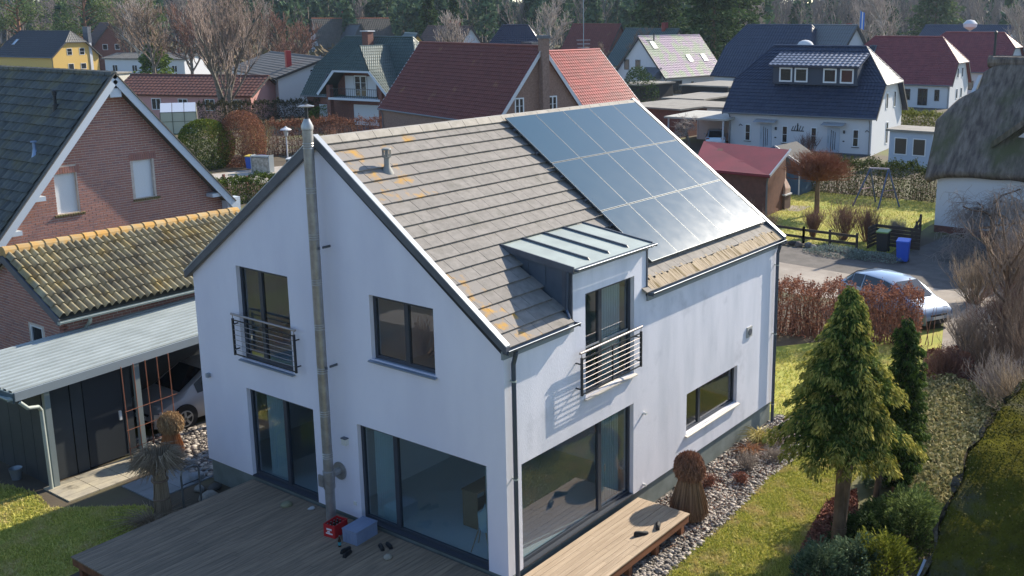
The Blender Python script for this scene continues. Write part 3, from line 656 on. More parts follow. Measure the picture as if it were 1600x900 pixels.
def hall(name, label, cat, cx, cy, phi, Lh, Wh, ze, zr, hip, zh, wm, rm, ov=.45, period=.3, course=.36, amp=.03, group=None, verge=None, gut=True, wallm_end=None, base=True, ridge=None):
    """gabled or half-hipped house; local u along the ridge, v across (front is -v), z from the ground. Returns empty + helper dict"""
    t = thing(name, label, cat, (cx, cy, G), phi, group); hl, hw = Lh/2, Wh/2; k = (zr-ze)/hw; w = (zr-zh)/k if hip > 0 else 0
    prof = [(-hw, -.3), (hw, -.3), (hw, ze-.02)]+([(w, zh-.1), (-w, zh-.1)] if hip > 0 else [(0, zr-.1)])+[(-hw, ze-.02)]
    MB().prism([(-hl, a, b) for a, b in prof], (Lh, 0, 0)).build('wall', wm, t)
    e = hw+ov; ez = ze-ov*k; hx = hl+ov
    E = lambda s, q: (s*hx, q*e, ez)
    Hh = lambda s, q: (s*hx, q*w, zh)
    Rr = lambda s: (s*(hx-hip), 0, zr)
    for q in (-1, 1):
        a, b = (-1, 1) if q < 0 else (1, -1)
        poly = [E(a, q), E(b, q)]+([Hh(b, q)] if hip > 0 else [])+[Rr(b), Rr(a)]+([Hh(a, q)] if hip > 0 else [])
        so = slab('roof_slope', poly, .14, rm, t); tiled('roof_tiles', poly, rm, so, period, course, amp)
    for s in (-1, 1):
        if hip > 0:
            poly = [Hh(s, -1), Hh(s, 1), Rr(s)] if s > 0 else [Hh(s, 1), Hh(s, -1), Rr(s)]
            so = slab('hip_slope', poly, .12, rm, t); tiled('roof_tiles', poly, rm, so, period, course, amp)
            MB().bar(Vector(Hh(s, -1))+Vector((s*.02, 0, .02)), Vector(Hh(s, 1))+Vector((s*.02, 0, .02)), .12, .1).build('gutter', GUT, t)
        for q in (-1, 1):
            a = Vector(E(s, q)); b = Vector(Hh(s, q)) if hip > 0 else Vector(Rr(s)); MB().bar(a-Vector((0,0,.08)), b-Vector((0,0,.08)), .05, .26).build('bargeboard', verge or DF, t)
    rd = MB(); rz = Vector((0, 0, .06))
    rd.tube(Vector(Rr(-1))+rz, Vector(Rr(1))+rz, .11, n=8)
    if hip > 0:
        for s in (-1, 1):
            for q in (-1, 1): rd.tube(Vector(Hh(s, q))+rz, Vector(Rr(s))+rz, .09, n=6)
    rd.build('ridge', ridge or rm, t)
    if gut:
        for q in (-1, 1): MB().tube((-hx, q*(e+.06), ez-.02), (hx, q*(e+.06), ez-.02), .07, n=8).build('gutter', GUT, t)
        for s in (-1, 1): MB().path([(s*(hl-.15), -(e+.02), ez-.05), (s*(hl-.15), -(hw+.08), ez-.45), (s*(hl-.15), -(hw+.08), 0)], .045, 6).build('downpipe', GUT, t)
    t['hw'] = hw; t['hl'] = hl; del t['hw']; del t['hl']
    return t
def face(t_hw, t_hl, f):
    return {'f': lambda u, z: ((u, -t_hw, z), (1,0,0), (0,-1,0)), 'l': lambda u, z: ((-t_hl, -u, z), (0,1,0), (-1,0,0)), 'r': lambda u, z: ((t_hl, u, z), (0,1,0), (1,0,0))}[f]
def skylight(parent, o, ax, up, w, h, m=None):
    o, ax, up = Vector(o), Vector(ax).normalized(), Vector(up).normalized(); n = ax.cross(up)
    f = MB(); 
    for a, b, c, d_ in ((0, 0, w, .08), (0, h-.08, w, .08), (0, .08, .08, h-.16), (w-.08, .08, .08, h-.16)): f.obox(o+ax*a+up*b+n*.05, ax*c, up*d_, n*.12)
    fo = f.build('skylight', GUT, parent); MB().obox(o+ax*.08+up*.08+n*.06, ax*(w-.16), up*(h-.16), n*.07).build('pane', m or DG, fo)
# ------------------------------------------------------------------ bricks / tiles as single pieces
def brick_skin(parent, origin, ax, up, out, outline, holes, m=BRICK, bl=.236, bh=.067, j=.0165, nmax=300, focus=None, proud=.010):
    origin, ax, up, out = map(Vector, (origin, ax, up, out)); lo = min(p[0] for p in outline); hi = max(p[0] for p in outline); z0 = min(p[1] for p in outline); z1 = max(p[1] for p in outline)
    B = []; k = 0; z = z0
    while z < z1:
        x = lo-(bl+j)*(.5 if k % 2 else 0)
        while x < hi:
            a, b = max(x, lo), x+bl; c = [(a+.01, z+.01), (b-.01, z+.01), (b-.01, z+bh-.01), (a+.01, z+bh-.01)]
            if b > hi: b = hi
            if b-a > .05:
                if all(pip(q, outline) for q in c) and not any(h0 < q[0] < h1 and g0 < q[1] < g1 for q in c for h0, h1, g0, g1 in holes): B.append((a, b, z))
                else:
                    for a2, b2 in ((a, a+(b-a)*.48), (a+(b-a)*.52, b)):
                        c = [(a2+.01, z+.01), (b2-.01, z+.01), (b2-.01, z+bh-.01), (a2+.01, z+bh-.01)]
                        if all(pip(q, outline) for q in c) and not any(h0 < q[0] < h1 and g0 < q[1] < g1 for q in c for h0, h1, g0, g1 in holes): B.append((a2, b2, z))
            x += bl+j
        z += bh+j; k += 1
    B.sort(key=lambda q: (origin+ax*q[0]+up*q[2]-CAM.location).length if focus is None else (abs(q[0]-focus[0])+abs(q[2]-focus[1])))
    cache = {}; rest = MB(); r_ = random.Random(5)
    for i, (a, b, z) in enumerate(B):
        w = round(b-a, 3); pr = proud*r_.uniform(.5, 1.2)
        if i < nmax:
            if w not in cache:
                o = MB().box((0, 0, 0), (w, .02, bh)).build('brick', m, parent); cache[w] = o.data
            else: o = bpy.data.objects.new('brick', cache[w]); COL.objects.link(o); o.parent = parent
            Mx = Matrix((ax, -out, up)).transposed().to_4x4(); Mx.translation = origin+ax*a+up*z+out*pr; o.matrix_local = Mx
        else: rest.obox(origin+ax*a+up*z+out*pr, ax*w, -out*.02, up*bh)
    if rest.v: o = rest.build('bricks', m, parent); o['kind'] = 'stuff'
def tile_field(parent, o, ex, ey, tile, tw, cl, cols, rows, m, nmax=300, keep=None, name='roof_tile', jit=.003):
    """tile = MB in local (x along eave, y up the slope, z normal)"""
    o, ex, ey = Vector(o), Vector(ex).normalized(), Vector(ey).normalized(); n = ex.cross(ey); Mx = Matrix((ex, ey, n)).transposed().to_4x4(); L0 = []
    for r_ in range(rows):
        for c in range(cols):
            p = o+ex*tw*c+ey*cl*r_
            if keep is None or keep(c, r_): L0.append(p)
    L0.sort(key=lambda p: (p-CAM.location).length); data = None; rest = MB(); q = random.Random(2)
    for i, p in enumerate(L0):
        p = p+n*q.uniform(-jit, jit)
        if i < nmax:
            if data is None: ob = MB().add(tile.v, tile.f).build(name, m, parent); data = ob.data
            else: ob = bpy.data.objects.new(name, data); COL.objects.link(ob); ob.parent = parent
            ob.matrix_local = Matrix.Translation(p) @ Mx
        else: rest.add([p+ex*a+ey*b+n*c for a, b, c in tile.v], tile.f)
    if rest.v: ob = rest.build(name+'s', m, parent); ob['kind'] = 'stuff'
def wave_tile(w, l, humps, amp, slant=.045, th=.02, seg=5):
    m_ = MB(); cnt = humps*seg; V = []
    for y, s_ in ((0, slant), (l, 0)):
        for top in (0, 1):
            for i in range(cnt+1):
                t = i/seg; h = amp*max(0, (abs(math.sin(math.pi*t))-.25)/.75)**.8; V.append((w*i/cnt, y, h+s_-(0 if top else th)))
    c = cnt+1; F = []
    for i in range(cnt): F += [(c+i, c+i+1, 3*c+i+1, 3*c+i), (i, i+1, c+i+1, c+i)]
    return m_.add(V, F)

# ================================================================== LEFT NEIGHBOUR: brick house, garage, carport
BT = mat('dark_moss_tile', srgb('#45494a'), srgb('#575953'), rough=.85, nscale=3, var=.2, col3=srgb('#6b6448'), n3=(1.1, .5, .75))
WBOARD = mat('white_bargeboard', srgb('#b9c2cc'), rough=.55)
bh = thing('brick_house', 'red brick house with steep dark roof, white bargeboards and two closed white shutters', 'house', (5.34, 22, G))
ox, oy = 5.34, 22.0
def lb(x, y, z): return (x-ox, y-oy, z-G)
KS = 1.165; PZ = 8.52
outl = [(-4.07, -.2), (4.07, -.2), (4.07, 3.88-G-.05), (0, PZ-G), (-4.07, 3.88-G-.05)]
sh1 = (3.17-ox, 3.90-ox, 4.19-G, 5.50-G); sh2 = (5.92-ox, 6.64-ox, 4.33-G, 5.65-G)
wall_mesh((0, 0, 0), (1,0,0), (0,0,1), (0,1,0), outl, [sh1, sh2], .25).build('wall', MORTAR, bh)
MB().box((-4.05, .25, -.2), (-3.8, 12, 4.4)).box((3.8, .25, -.2), (4.05, 12, 4.4)).box((-4.05, 11.7, -.2), (4.05, 12, 4.4)).build('wall', FAR_BRICK, bh)
bo = [(-4.05, 3.15), (4.05, 3.15), (4.05, 4.45), (0, PZ-G-.03), (-4.05, 4.45)]
hol = [(sh1[0]-.0, sh1[1]+.0, sh1[2]-.10, sh1[3]+.22), (sh2[0]-.0, sh2[1]+.0, sh2[2]-.10, sh2[3]+.22)]
brick_skin(bh, (0, 0, 0), (1,0,0), (0,0,1), (0,-1,0), bo, hol, focus=(-1.6, 5.0))
for s in (sh1, sh2):
    so_ = MB().box((s[0]+.0, .1, s[2]), (s[1]-.0, .13, s[3])); so_.build('shutter', WF, bh)
    n = int((s[1]-s[0]+.3)/.084)
    for i in range(n):
        MB().box((0, -.014, 0), (.071, .1, .21)).build('lintel_brick', BRICK, bh).location = (s[0]-.12+i*.084, 0, s[3]+.008)
    for i in range(n):
        o = MB().box((0, -.07, -.05), (.07, .1, .02)).build('sill_brick', mat('mossy_brick', srgb('#7a6250'), srgb('#6a6a42'), rough=.95, nscale=9), bh); o.location = (s[0]-.1+i*.084, 0, s[2]-.045); o.rotation_euler.x = R(12)
# roof of the brick house
ga = MB(); yb = 12.4; yf = -.42
pk = Vector((0, yf, 8.66-G)); le = Vector((-5.0, yf, 8.66-G-KS*5.0)); re = Vector((4.25, yf, 8.66-G-KS*4.25))
slab('roof_slope', [Vector((le.x, yb, le.z)), le, pk, Vector((0, yb, pk.z))], .18, BT, bh)
slab('roof_slope', [re, Vector((re.x, yb, re.z)), Vector((0, yb, pk.z)), pk], .18, BT, bh)
ey = (pk-le).normalized(); wt_ = wave_tile(.30, .40, 1, .03)
tile_field(bh, Vector((le.x, yb, le.z))+Vector((-ey.z, 0, ey.x))*.02, (0,-1,0), ey, wt_, .30, .36, int((yb-yf)/.30), int((pk-le).length/.36), BT)
bd = MB()
for a in (le, re):
    bd.bar(a+Vector((0, -.02, -.16)), pk+Vector((0, -.02, -.16)), .04, .24)
bd.build('bargeboard', WBOARD, bh)
sf = MB()
for a, s in ((le, -1), (re, 1)):
    d_ = (pk-a).normalized(); nn = Vector((d_.z*s*-1, 0, d_.x*s)) if s < 0 else Vector((-d_.z, 0, d_.x)); 
    sf.obox(a+Vector((0, .0, -.25)), pk-a, (0, .42, 0), (0, 0, .02))
sf.build('soffit', WBOARD, bh)
# verge tiles along both rakes
for a in (le, re):
    n = int((pk-a).length/.36)
    for i in range(n):
        MB().obox((0,0,0), (pk-a).normalized()*.35, (0, -.16, 0), Vector((0,0,.05))).build('verge_tile', mat('verge_tile', srgb('#6d675f'), srgb('#5d5850'), var=.12, rough=.9), bh).location = a+(pk-a)*i/n+Vector((0, .08, .03))
for i in range(32): MB().lathe((0,0,0), [(.13, 0), (.12, .38)], 8).build('ridge_tile', BT, bh).matrix_local = Matrix.Translation((0, yf+i*.39, pk.z+.0)) @ Matrix.Rotation(R(-90), 4, 'X')
for z, x in ((5.5, -3.0), (4.2, -4.0)): pass
for x in (-3.75, -2.9, 3.55): zz = 8.66-G-KS*abs(x)-.45; MB().box((x-.22, -.40, zz-.07), (x+.22, 0, zz+.07)).build('purlin_end', WBOARD, bh)
MB().box((-.2, -.40, 8.66-G-.75), (.2, 0, 8.66-G-.45)).build('purlin_end', WBOARD, bh)
MB().box((3.95, -.38, 4.0), (4.5, -.02, 4.5)).build('eave_box', WBOARD, bh)
MB().path([(4.35, -.2, 4.05), (4.3, -.15, 3.8), (4.1, -.08, 3.55), (4.1, -.08, 1)], .045, 8).build('downpipe', WBOARD, bh)
def on_left(x, y, h=0): return Vector((x-ox, y-oy, 8.66-G+KS*(x-ox)+.05+h))
v = MB().lathe(on_left(4.3, 23.6, -.1), [(.11, 0), (.10, .25), (.05, .27), (.05, .55), (.075, .56), (.075, .7), (.02, .74)], 12).build('roof_vent', RAILM, bh)
v = MB().lathe(on_left(3.1, 22.9, -.1), [(.12, 0), (.05, .3), (.05, .5), (.1, .52), (.1, .56)], 12).build('roof_vent', mat('blue_zinc', srgb('#7f95b5'), rough=.4, metal=.3), bh)
# ---- garage with lichen-striped pantiles
gg = thing('brick_garage', 'brick garage with yellow lichened pantile roof in front of the brick house', 'garage', (-.4, 18, G))
def lg(x, y, z): return (x+.4, y-18, z-G)
YL = mat('lichened_pantile', srgb('#a39a7c'), srgb('#746b58'), rough=.9, nscale=1.6, var=.10, col3=srgb('#ad9350'), n3=(1.3, .52, .75), bump=.2, bscale=30)
ey_ = Vector((0, 2.75, 1.42)).normalized(); e0 = Vector(lg(-.45, 15.25, 2.62)); LG = 7.6
slab('roof_slope', [e0, e0+Vector((LG,0,0)), e0+Vector((LG,0,0))+ey_*3.08, e0+ey_*3.08], .14, BT, gg)
slab('roof_slope', [Vector(lg(-.45+LG, 20.75, 2.62)), Vector(lg(-.45, 20.75, 2.62)), e0+ey_*3.08, e0+Vector((LG,0,0))+ey_*3.08], .14, BT, gg)
tile_field(gg, e0+Vector((0,-.02,.03)), (1,0,0), ey_, wave_tile(.42, .50, 2, .125, slant=.06, seg=8), .42, .438, 18, 7, YL)
ORL = mat('orange_ridge', srgb('#a8946f'), srgb('#b88c48'), rough=.9, nscale=4, var=.1)
rp = e0+ey_*3.08
for i in range(20): MB().lathe((0,0,0), [(.19, 0), (.165, .385)], 12).build('ridge_tile', ORL, gg).matrix_local = Matrix.Translation((rp.x+i*.38, rp.y, rp.z+.06)) @ Matrix.Rotation(R(90), 4, 'Y')
wall_mesh(lg(-.3, 15.55, G), (0,1,0), (0,0,1), (1,0,0), [(0, -.1), (4.9, -.1), (4.9, 3.25), (2.45, 4.5), (0, 3.25)], [(1.0, 1.7, 1.55, 2.75)], .2).build('wall', MORTAR, gg)
brick_skin(gg, lg(-.3, 15.55, G), (0,-1,0), (0,0,1), (-1,0,0), [(-4.9, 0.4), (0, 0.4), (0, 3.25), (-2.45, 4.45), (-4.9, 3.25)], [(-1.75, -.95, 1.5, 2.8)], nmax=160)
fwin(gg, lg(-.24, 17.25, 1.0), (0,-1,0), (-1,0,0), .7, 1.15, 1)
MB().box(lg(-.1, 15.55, G-.1), lg(7.0, 15.75, 2.62)).build('wall', MORTAR, gg)
brick_skin(gg, lg(-.3, 15.55, G), (1,0,0), (0,0,1), (0,-1,0), [(0, 2.2), (7.3, 2.2), (7.3, 3.2), (0, 3.2)], [], nmax=140)
gt = gutter(0, LG, 0, 0, r=.075).build('gutter', ZINC, gg); gt.location = lg(-.5, 15.17, 2.58)
MB().path([lg(.35, 15.17, 2.5), lg(.4, 15.3, 2.35), lg(.35, 15.45, 2.2), lg(.3, 15.48, 1.2)], .05, 8).build('downpipe', ZINC, gg)
MB().bar(Vector(lg(-.47, 15.2, 2.55)), rp+Vector((-.03,0,-.1)), .04, .2).bar(Vector(lg(-.47, 20.8, 2.55)), rp+Vector((-.03,0,-.1)), .04, .2).build('bargeboard', FASC, gg)
# ---- carport shed with ribbed metal roof
cs = thing('carport', 'dark panelled shed and carport under a pale ribbed metal roof', 'carport', (-2.5, 12.6, G))
def lc(x, y, z): return (x+2.5, y-12.6, z-G)
TRAP = mat('ribbed_sheet', srgb('#a3acab'), srgb('#949d9c'), rough=.6, metal=.0, nscale=1.5)
V = []; F = []; y = 12.22; ribs = []
while y < 15.45: ribs += [(y, 0), (y+.09, 0), (y+.11, .05), (y+.22, .05)]; y += .24
zl, zr_ = 2.02, 2.30
for yy, h in ribs: V += [lc(-3.1-(yy-12.2)*.05, yy, zl+h), lc(6.2, yy, zr_+h+.02)]
for i in range(len(ribs)-1): F.append((2*i, 2*i+1, 2*i+3, 2*i+2))
me = bpy.data.meshes.new('r'); me.from_pydata(V, [], F); me.update(); ro = link('roof_sheet', me, TRAP, cs); md = ro.modifiers.new('s', 'SOLIDIFY'); md.thickness = .01
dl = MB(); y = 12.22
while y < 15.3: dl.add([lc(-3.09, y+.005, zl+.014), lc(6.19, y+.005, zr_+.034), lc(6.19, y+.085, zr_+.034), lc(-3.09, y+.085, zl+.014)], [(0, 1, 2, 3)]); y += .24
o = dl.build('shade_lines', mat('valley_shade', srgb('#454e4e'), srgb('#5d6664'), rough=.95, nscale=6), cs); o['kind'] = 'stuff'  # dark strips painted in for the shade and reflection contrast between the ribs
MB().prism([lc(-3.12, 12.16, zl-.17), lc(-3.12, 12.2, zl-.17), lc(-3.12, 12.2, zl+.04), lc(-3.12, 12.16, zl+.04)], (9.3, 0, .28)).build('fascia', mat('pale_fascia', srgb('#8e979c'), rough=.5), cs)
TEAL = mat('teal_fascia', srgb('#4f6065'), rough=.6); PANEL = mat('anthracite_panel', srgb('#34393d'), srgb('#3c4246'), rough=.6, nscale=1)
MB().obox(lc(-3.16, 12.2, zl-.22), (-.16, 3.25, 0), (.03, 0, 0), (0, 0, .24)).build('fascia', TEAL, cs)
gg2 = gutter(-3.3, 0, 0, 0, r=.06).build('gutter', ZINC, cs); gg2.location = lc(-3.22, 12.2, zl-.08); gg2.rotation_euler.z = R(-90)
MB().path([lc(-3.05, 12.12, zl-.2), lc(-2.9, 12.1, zl-.38), lc(-2.62, 12.2, zl-.46), lc(-2.52, 12.3, zl-.6), lc(-2.5, 12.3, G+.02)], .045, 10).build('downpipe', ZINC, cs, smooth=True)
for x in (-2.42, -.15, 2.6, 5.6): MB().box(lc(x, 12.3, G), lc(x+.13, 12.43, 1.97)).build('post', mat('pale_post', srgb('#818b8b'), rough=.6), cs)
for a, b in ((-2.25, -1.68), (-1.66, -1.36)): MB().box(lc(a, 12.62, G+.02), lc(b-.01, 12.66, 1.95)).build('panel', PANEL, cs)
for a, b in ((-.34, -.12),): MB().box(lc(a, 12.62, G+.02), lc(b, 12.66, 1.95)).build('panel', PANEL, cs)
dr = MB().box(lc(-1.34, 12.63, G+.04), lc(-.36, 12.67, 1.72)).build('door', mat('shed_door', srgb('#2e3338'), rough=.55), cs); MB().box(lc(-.50, 12.58, .42), lc(-.44, 12.63, .66)).build('handle', WF, dr)
MB().box(lc(-1.34, 12.62, 1.73), lc(-.36, 12.66, 1.95)).build('panel', PANEL, cs)
for k in range(5): MB().box(lc(-2.42, 12.5+k*.58, G), lc(-2.38, 13.06+k*.58, 1.85)).build('panel', PANEL, cs)
MB().box(lc(-.14, 12.7, G), lc(-.08, 15.4, 1.9)).build('panel', PANEL, cs); MB().box(lc(-2.38, 15.36, G), lc(6.0, 15.42, 1.9)).build('panel', PANEL, cs)
for k in range(8): MB().bar(lc(-2.6+k*1.15, 12.3, 1.93+k*.035), lc(-2.6+k*1.15, 15.4, 1.93+k*.035), .07, .12).build('rafter', mat('raw_beam', srgb('#8a6a50')), cs)
# slabs, trellis, tools
CONC = mat('concrete_slab', srgb('#b3a991'), srgb('#9c9484'), rough=.9, nscale=3, var=.05, col3=srgb('#6b6558'), n3=(1.3, .6, .7)); CONG = mat('grey_slab', srgb('#80868a'), srgb('#74797b'), nscale=2, var=.05)
pp = thing('slab_path', 'pale concrete slab path in front of the dark shed door', 'path', (-2.6, 11.3, G))
for i in range(3):
    for j in range(4): MB().box((0, 0, -.03), (.73, .29, .03)).build('slab', CONC, pp).location = (i*.745+.0, j*.3, .0)
p2 = thing('slab_path', 'grey slab walkway leading behind the left house corner', 'path', (-1.45, 9.72, G))
for i in range(6):
    for j in range(2): MB().box((0, 0, -.03), (.745, .66, .03)).build('slab', CONG, p2).location = (i*.755, j*.67, 0)
RUST = mat('rusty_rod', srgb('#8f5a42'), rough=.9)
tr = thing('trellis', 'rusty steel rod trellis standing in front of the shed wall', 'trellis', (-.6, 12.05, G))
for i in range(5): MB().tube((i*.32, 0, 0), (i*.32-.03, 0, 2.62), .012, n=6).build('rod', RUST, tr)
for z in (.45, .95, 1.45): MB().tube((-.05, -.01, z-.02), (1.4, -.01, z+.03), .008, n=6).build('crossbar', RUST, tr)
hp = thing('handrail_hoop', 'bent steel tube handrail at the terrace edge by the straw bundle', 'handrail', (-1.39, 8.55, G))
MB().path([(0,0,0), (0,0,.95), (.03,0,1.03), (.12,0,1.08), (.32,0,1.08), (.42,0,1.03), (.45,0,.95), (.45,0,0)], .022, 10).build('tube', mat('rail_tube', srgb('#8b8f92'), rough=.3, metal=.7), hp, smooth=True); MB().tube((0,0,.7), (.45,0,.7), .012, n=6).build('crossbar', RAILM, hp)
ZB = mat('galvanised', srgb('#8b949b'), rough=.45, metal=.5)
bk = thing('bucket', 'galvanised bucket standing by the shed corner', 'bucket', (-2.7, 13.6, G)); MB().lathe((0,0,0), [(.1, 0), (.15, .28), (.155, .29), (.145, .28), (.095, .02)], 16).build('body', ZB, bk, smooth=True)
for k, (dx, dy, l) in enumerate(((-.25, .15, 1.5), (-.45, .25, 1.35), (-.1, .5, 1.6))):
    tt = thing('garden_tool', ['long wooden handled spade leaning on the shed side', 'short wooden post leaning left of the spade', 'rake handle leaning behind the bucket'][k], 'tool', (-2.75+dx, 13.7+dy, G))
    MB().tube((-.35, 0, .02), (.2, .1, l), .022, n=8).build('handle', mat('tool_wood', srgb('#8f7a60')), tt); MB().obox((-.45, -.08, 0), (.03, 0, 0), (0, .18, 0), (.1, 0, .28)).build('blade', ZB, tt)

# ================================================================== cars
CPAINT = {}
def car(label, loc, rz, colr, L=4.3, W=1.8, Hc=1.5, group='cars parked near the houses', rim5=True, slope=.35):
    t = thing('parked_car', label, 'car', loc, rz, group)
    pm = mat('car_paint_'+colr[1:], srgb(colr), rough=.28, metal=.25, coat=.6); gm = DG; hw = W/2
    # stations along x (front = +x): (x, belt z, roof z, half width, roof half width)
    st = [(-.5, .62, .64, .82, .8), (-.485, .9, .95, .93, .75), (-.42, .93, 1.12, .97, .72), (-.33, .94, 1.42, .99, .72), (-.2, .94, 1.49, 1, .73), (0.02, .93, 1.5, 1, .74), (.12, .92, 1.42, 1, .73), (.2+.02, .91, 1.18, .99, .74), (.30, .88, .98, .97, .76), (.40, .82, .86, .93, .72), (.475, .66, .70, .84, .62), (.5, .5, .52, .74, .5)]
    rows = []
    for x, bz, rzf, w, rw in st:
        X = x*L; s = Hc/1.5; w *= hw; rw *= hw*(1 if rzf > 1.2 else 1.05)
        half = [(.0, .2), (w*.93, .2), (w, .36), (w*1.0, .62), (w*.975, bz), (rw, bz+(rzf-bz)*.92), (rw*.82, rzf), (0, rzf+.02)]
        rows.append([(X, -a, b*s) for a, b in half]+[(X, a, b*s) for a, b in half[::-1]][1:-1])
    n = len(rows[0]); V = [p for r_ in rows for p in r_]; F = [(i*n+j, i*n+(j+1) % n, (i+1)*n+(j+1) % n, (i+1)*n+j) for i in range(len(rows)-1) for j in range(n)]
    F += [tuple(range(n-1, -1, -1)), tuple(range((len(rows)-1)*n, len(rows)*n))]
    MB().add(V, F).build('body', pm, t, smooth=True)
    def glassq(ids, name):  # quads on side rows j=4..5 between stations
        g = MB()
        for i, j in ids:
            q = [Vector(rows[i][j]), Vector(rows[i][j+1]), Vector(rows[i+1][j+1]), Vector(rows[i+1][j])]; c = sum(q, Vector())/4; nrm = (q[1]-q[0]).cross(q[3]-q[0]).normalized()
            if nrm.dot(c-Vector((c.x, 0, .8))) < 0: nrm = -nrm
            g.add([c+(p-c)*.93+nrm*.008 for p in q], [(0, 1, 2, 3)])
        g.build(name, gm, t)
    N7 = n
    glassq([(i, 4) for i in range(2, 7)], 'side_window'); glassq([(i, n-5) for i in range(2, 7)], 'side_window')
    wsh = MB()
    for a, b, nm in ((6, 8, 'windscreen'), (1, 3, 'rear_window')):
        q = [Vector(rows[a][6]), Vector(rows[a][n-6]), Vector(rows[b][n-6]), Vector(rows[b][6])]; q[0].y *= .98
        off = Vector((.02 if a == 6 else -.02, 0, .03)); MB().add([p+off for p in q], [(0, 1, 2, 3)]).build(nm, gm, t)
    tyre = mat('tyre', srgb('#1c1c1e'), rough=.85); rim = mat('alloy_rim', srgb('#a3a6a8'), rough=.35, metal=.6)
    for x in (-.31*L, .32*L):
        for s in (-1, 1):
            y = s*(hw-.10); w_ = MB().tube((x, y-.1, .32), (x, y+.11, .32), .32, n=24).build('wheel', tyre, t, smooth=True)
            r_ = MB().tube((x, y+s*.112, .32), (x, y+s*.118, .32), .06, n=10)
            for k in range(5): a = k*2*math.pi/5+.3; r_.obox(Vector((x, y+s*.112, .32))+Vector((-math.sin(a)*.03, 0, math.cos(a)*.03)), Vector((math.cos(a)*.22, 0, math.sin(a)*.22)), (0, s*.012, 0), Vector((math.sin(a)*.06, 0, -math.cos(a)*.06)))
            for k in range(20): a, b = k*math.pi/10, (k+1)*math.pi/10; r_.bar((x+.215*math.cos(a), y+s*.115, .32+.215*math.sin(a)), (x+.215*math.cos(b), y+s*.115, .32+.215*math.sin(b)), .02, .03)
            r_.build('rim', rim, w_)
            MB().tube((x, s*(hw-.03), .34), (x, s*(hw+.004), .34), .385, n=24).build('wheel_arch', tyre, t)
    hl_ = mat('lamp_glass', srgb('#d9dde0'), rough=.15, metal=.4); tl = mat('tail_lamp', srgb('#7a1c1c'), rough=.2)
    for s in (-1, 1):
        MB().obox((L*.44, s*hw*.50-.16, .66*Hc/1.5), (.14, s*.05, -.03), (0, .30, 0), (-.05, 0, .12)).build('headlight', hl_, t, bevel=.015)
        MB().box((-L*.492, s*hw*.72-.14, .74), (-L*.478, s*hw*.72+.14, .92)).build('tail_light', tl, t, bevel=.004)
        MB().obox((L*.13, s*(hw+.0), .92*Hc/1.5), (.1, 0, 0), (0, s*.16, 0), (0, 0, .12)).build('mirror', pm, t, bevel=.02)
    MB().box((L*.497, -.26, .38), (L*.503, .26, .49)).build('number_plate', WF, t); MB().box((-L*.503, -.26, .5), (-L*.497, .26, .61)).build('number_plate', WF, t)
    MB().box((L*.47, -.62, .2), (L*.5+.006, .62, .37)).build('grille', tyre, t); MB().box((L*.49, -.4, .50), (L*.5+.008, .4, .56)).build('grille', tyre, t)
    for xx in (-.12, .1): MB().box((xx*L, -hw-.002, .3), (xx*L+.012, -hw+.02, .9*Hc/1.5)).build('door_seam', tyre, t); MB().box((xx*L, hw-.02, .3), (xx*L+.012, hw+.002, .9*Hc/1.5)).build('door_seam', tyre, t)
    for s in (-1, 1): MB().box((-.2*L, s*hw-.01, .2), (.2*L, s*hw+.01, .30)).build('sill_trim', tyre, t); return t
car('silver hatchback parked in the carport, half hidden by the house corner', (2.9, 13.85, G), R(180), '#a9a9ac')
car('blue-grey car parked behind the brown beech hedge', (23.7, .9, G), R(-116), '#7f90a6', L=4.5)
car('silver-blue car parked under the white carport, seen from behind', (66.3, 32.3, G), R(28), '#9fb2c4', L=4.4)

# ------------------------------------------------------------------ terrace clutter
bc = thing('beer_crate', 'red beer crate with brown bottles on the dark terrace', 'crate', (-.62, 4.22, -.1), R(8))
RED = mat('red_plastic', srgb('#b01c22'), rough=.45)
for nm, a, b in (('side', (-.2,-.15,0), (.2,-.135,.28)), ('side', (-.2,.135,0), (.2,.15,.28)), ('side', (-.2,-.135,0), (-.185,.135,.28)), ('side', (.185,-.135,0), (.2,.135,.28)), ('bottom', (-.185,-.135,0), (.185,.135,.015))): MB().box(a, b).build(nm, RED, bc)
MB().box((-.203,-.07,.16), (-.2,.07,.20)).box((-.203,-.09,.07), (-.2,.09,.10)).box((-.203,-.02,.11), (-.2,.05,.14)).build('print', WF, bc)
BB = mat('brown_bottle', srgb('#3a2412'), rough=.15)
def bottle(label, x, y, z, m=BB, grp='bottles standing in the red crate', lab=None):
    t = thing('bottle', label, 'bottle', (x, y, z), 0, grp); MB().lathe((0,0,0), [(.03, 0), (.032, .01), (.032, .14), (.013, .19), (.013, .235)], 10).build('glass', m, t, smooth=True); MB().lathe((0,0,.235), [(.015, 0), (.015, .008)], 8).build('cap', ZB, t)
    if lab: MB().lathe((0,0,.04), [(.0325, 0), (.0325, .07)], 10).build('paper_label', lab, t)
for i in range(4):
    for j in range(3): bottle('brown beer bottle in the red crate on the terrace', -.62-.13+i*.087, 4.22-.09+j*.09, -.085)
bottle('dark bottle with turquoise label standing before the grey box', -.95, 3.72, -.1, grp=None, lab=mat('turquoise_label', srgb('#3f8f9a')))
gb = thing('folding_box', 'grey plastic folding box beside the red beer crate', 'box', (-.45, 3.66, -.1), R(4)); GB = mat('grey_plastic', srgb('#7e8ba6'), srgb('#76839c'), nscale=3, rough=.5)
MB().box((-.3,-.2,.0), (.3,.2,.02)).build('bottom', GB, gb)
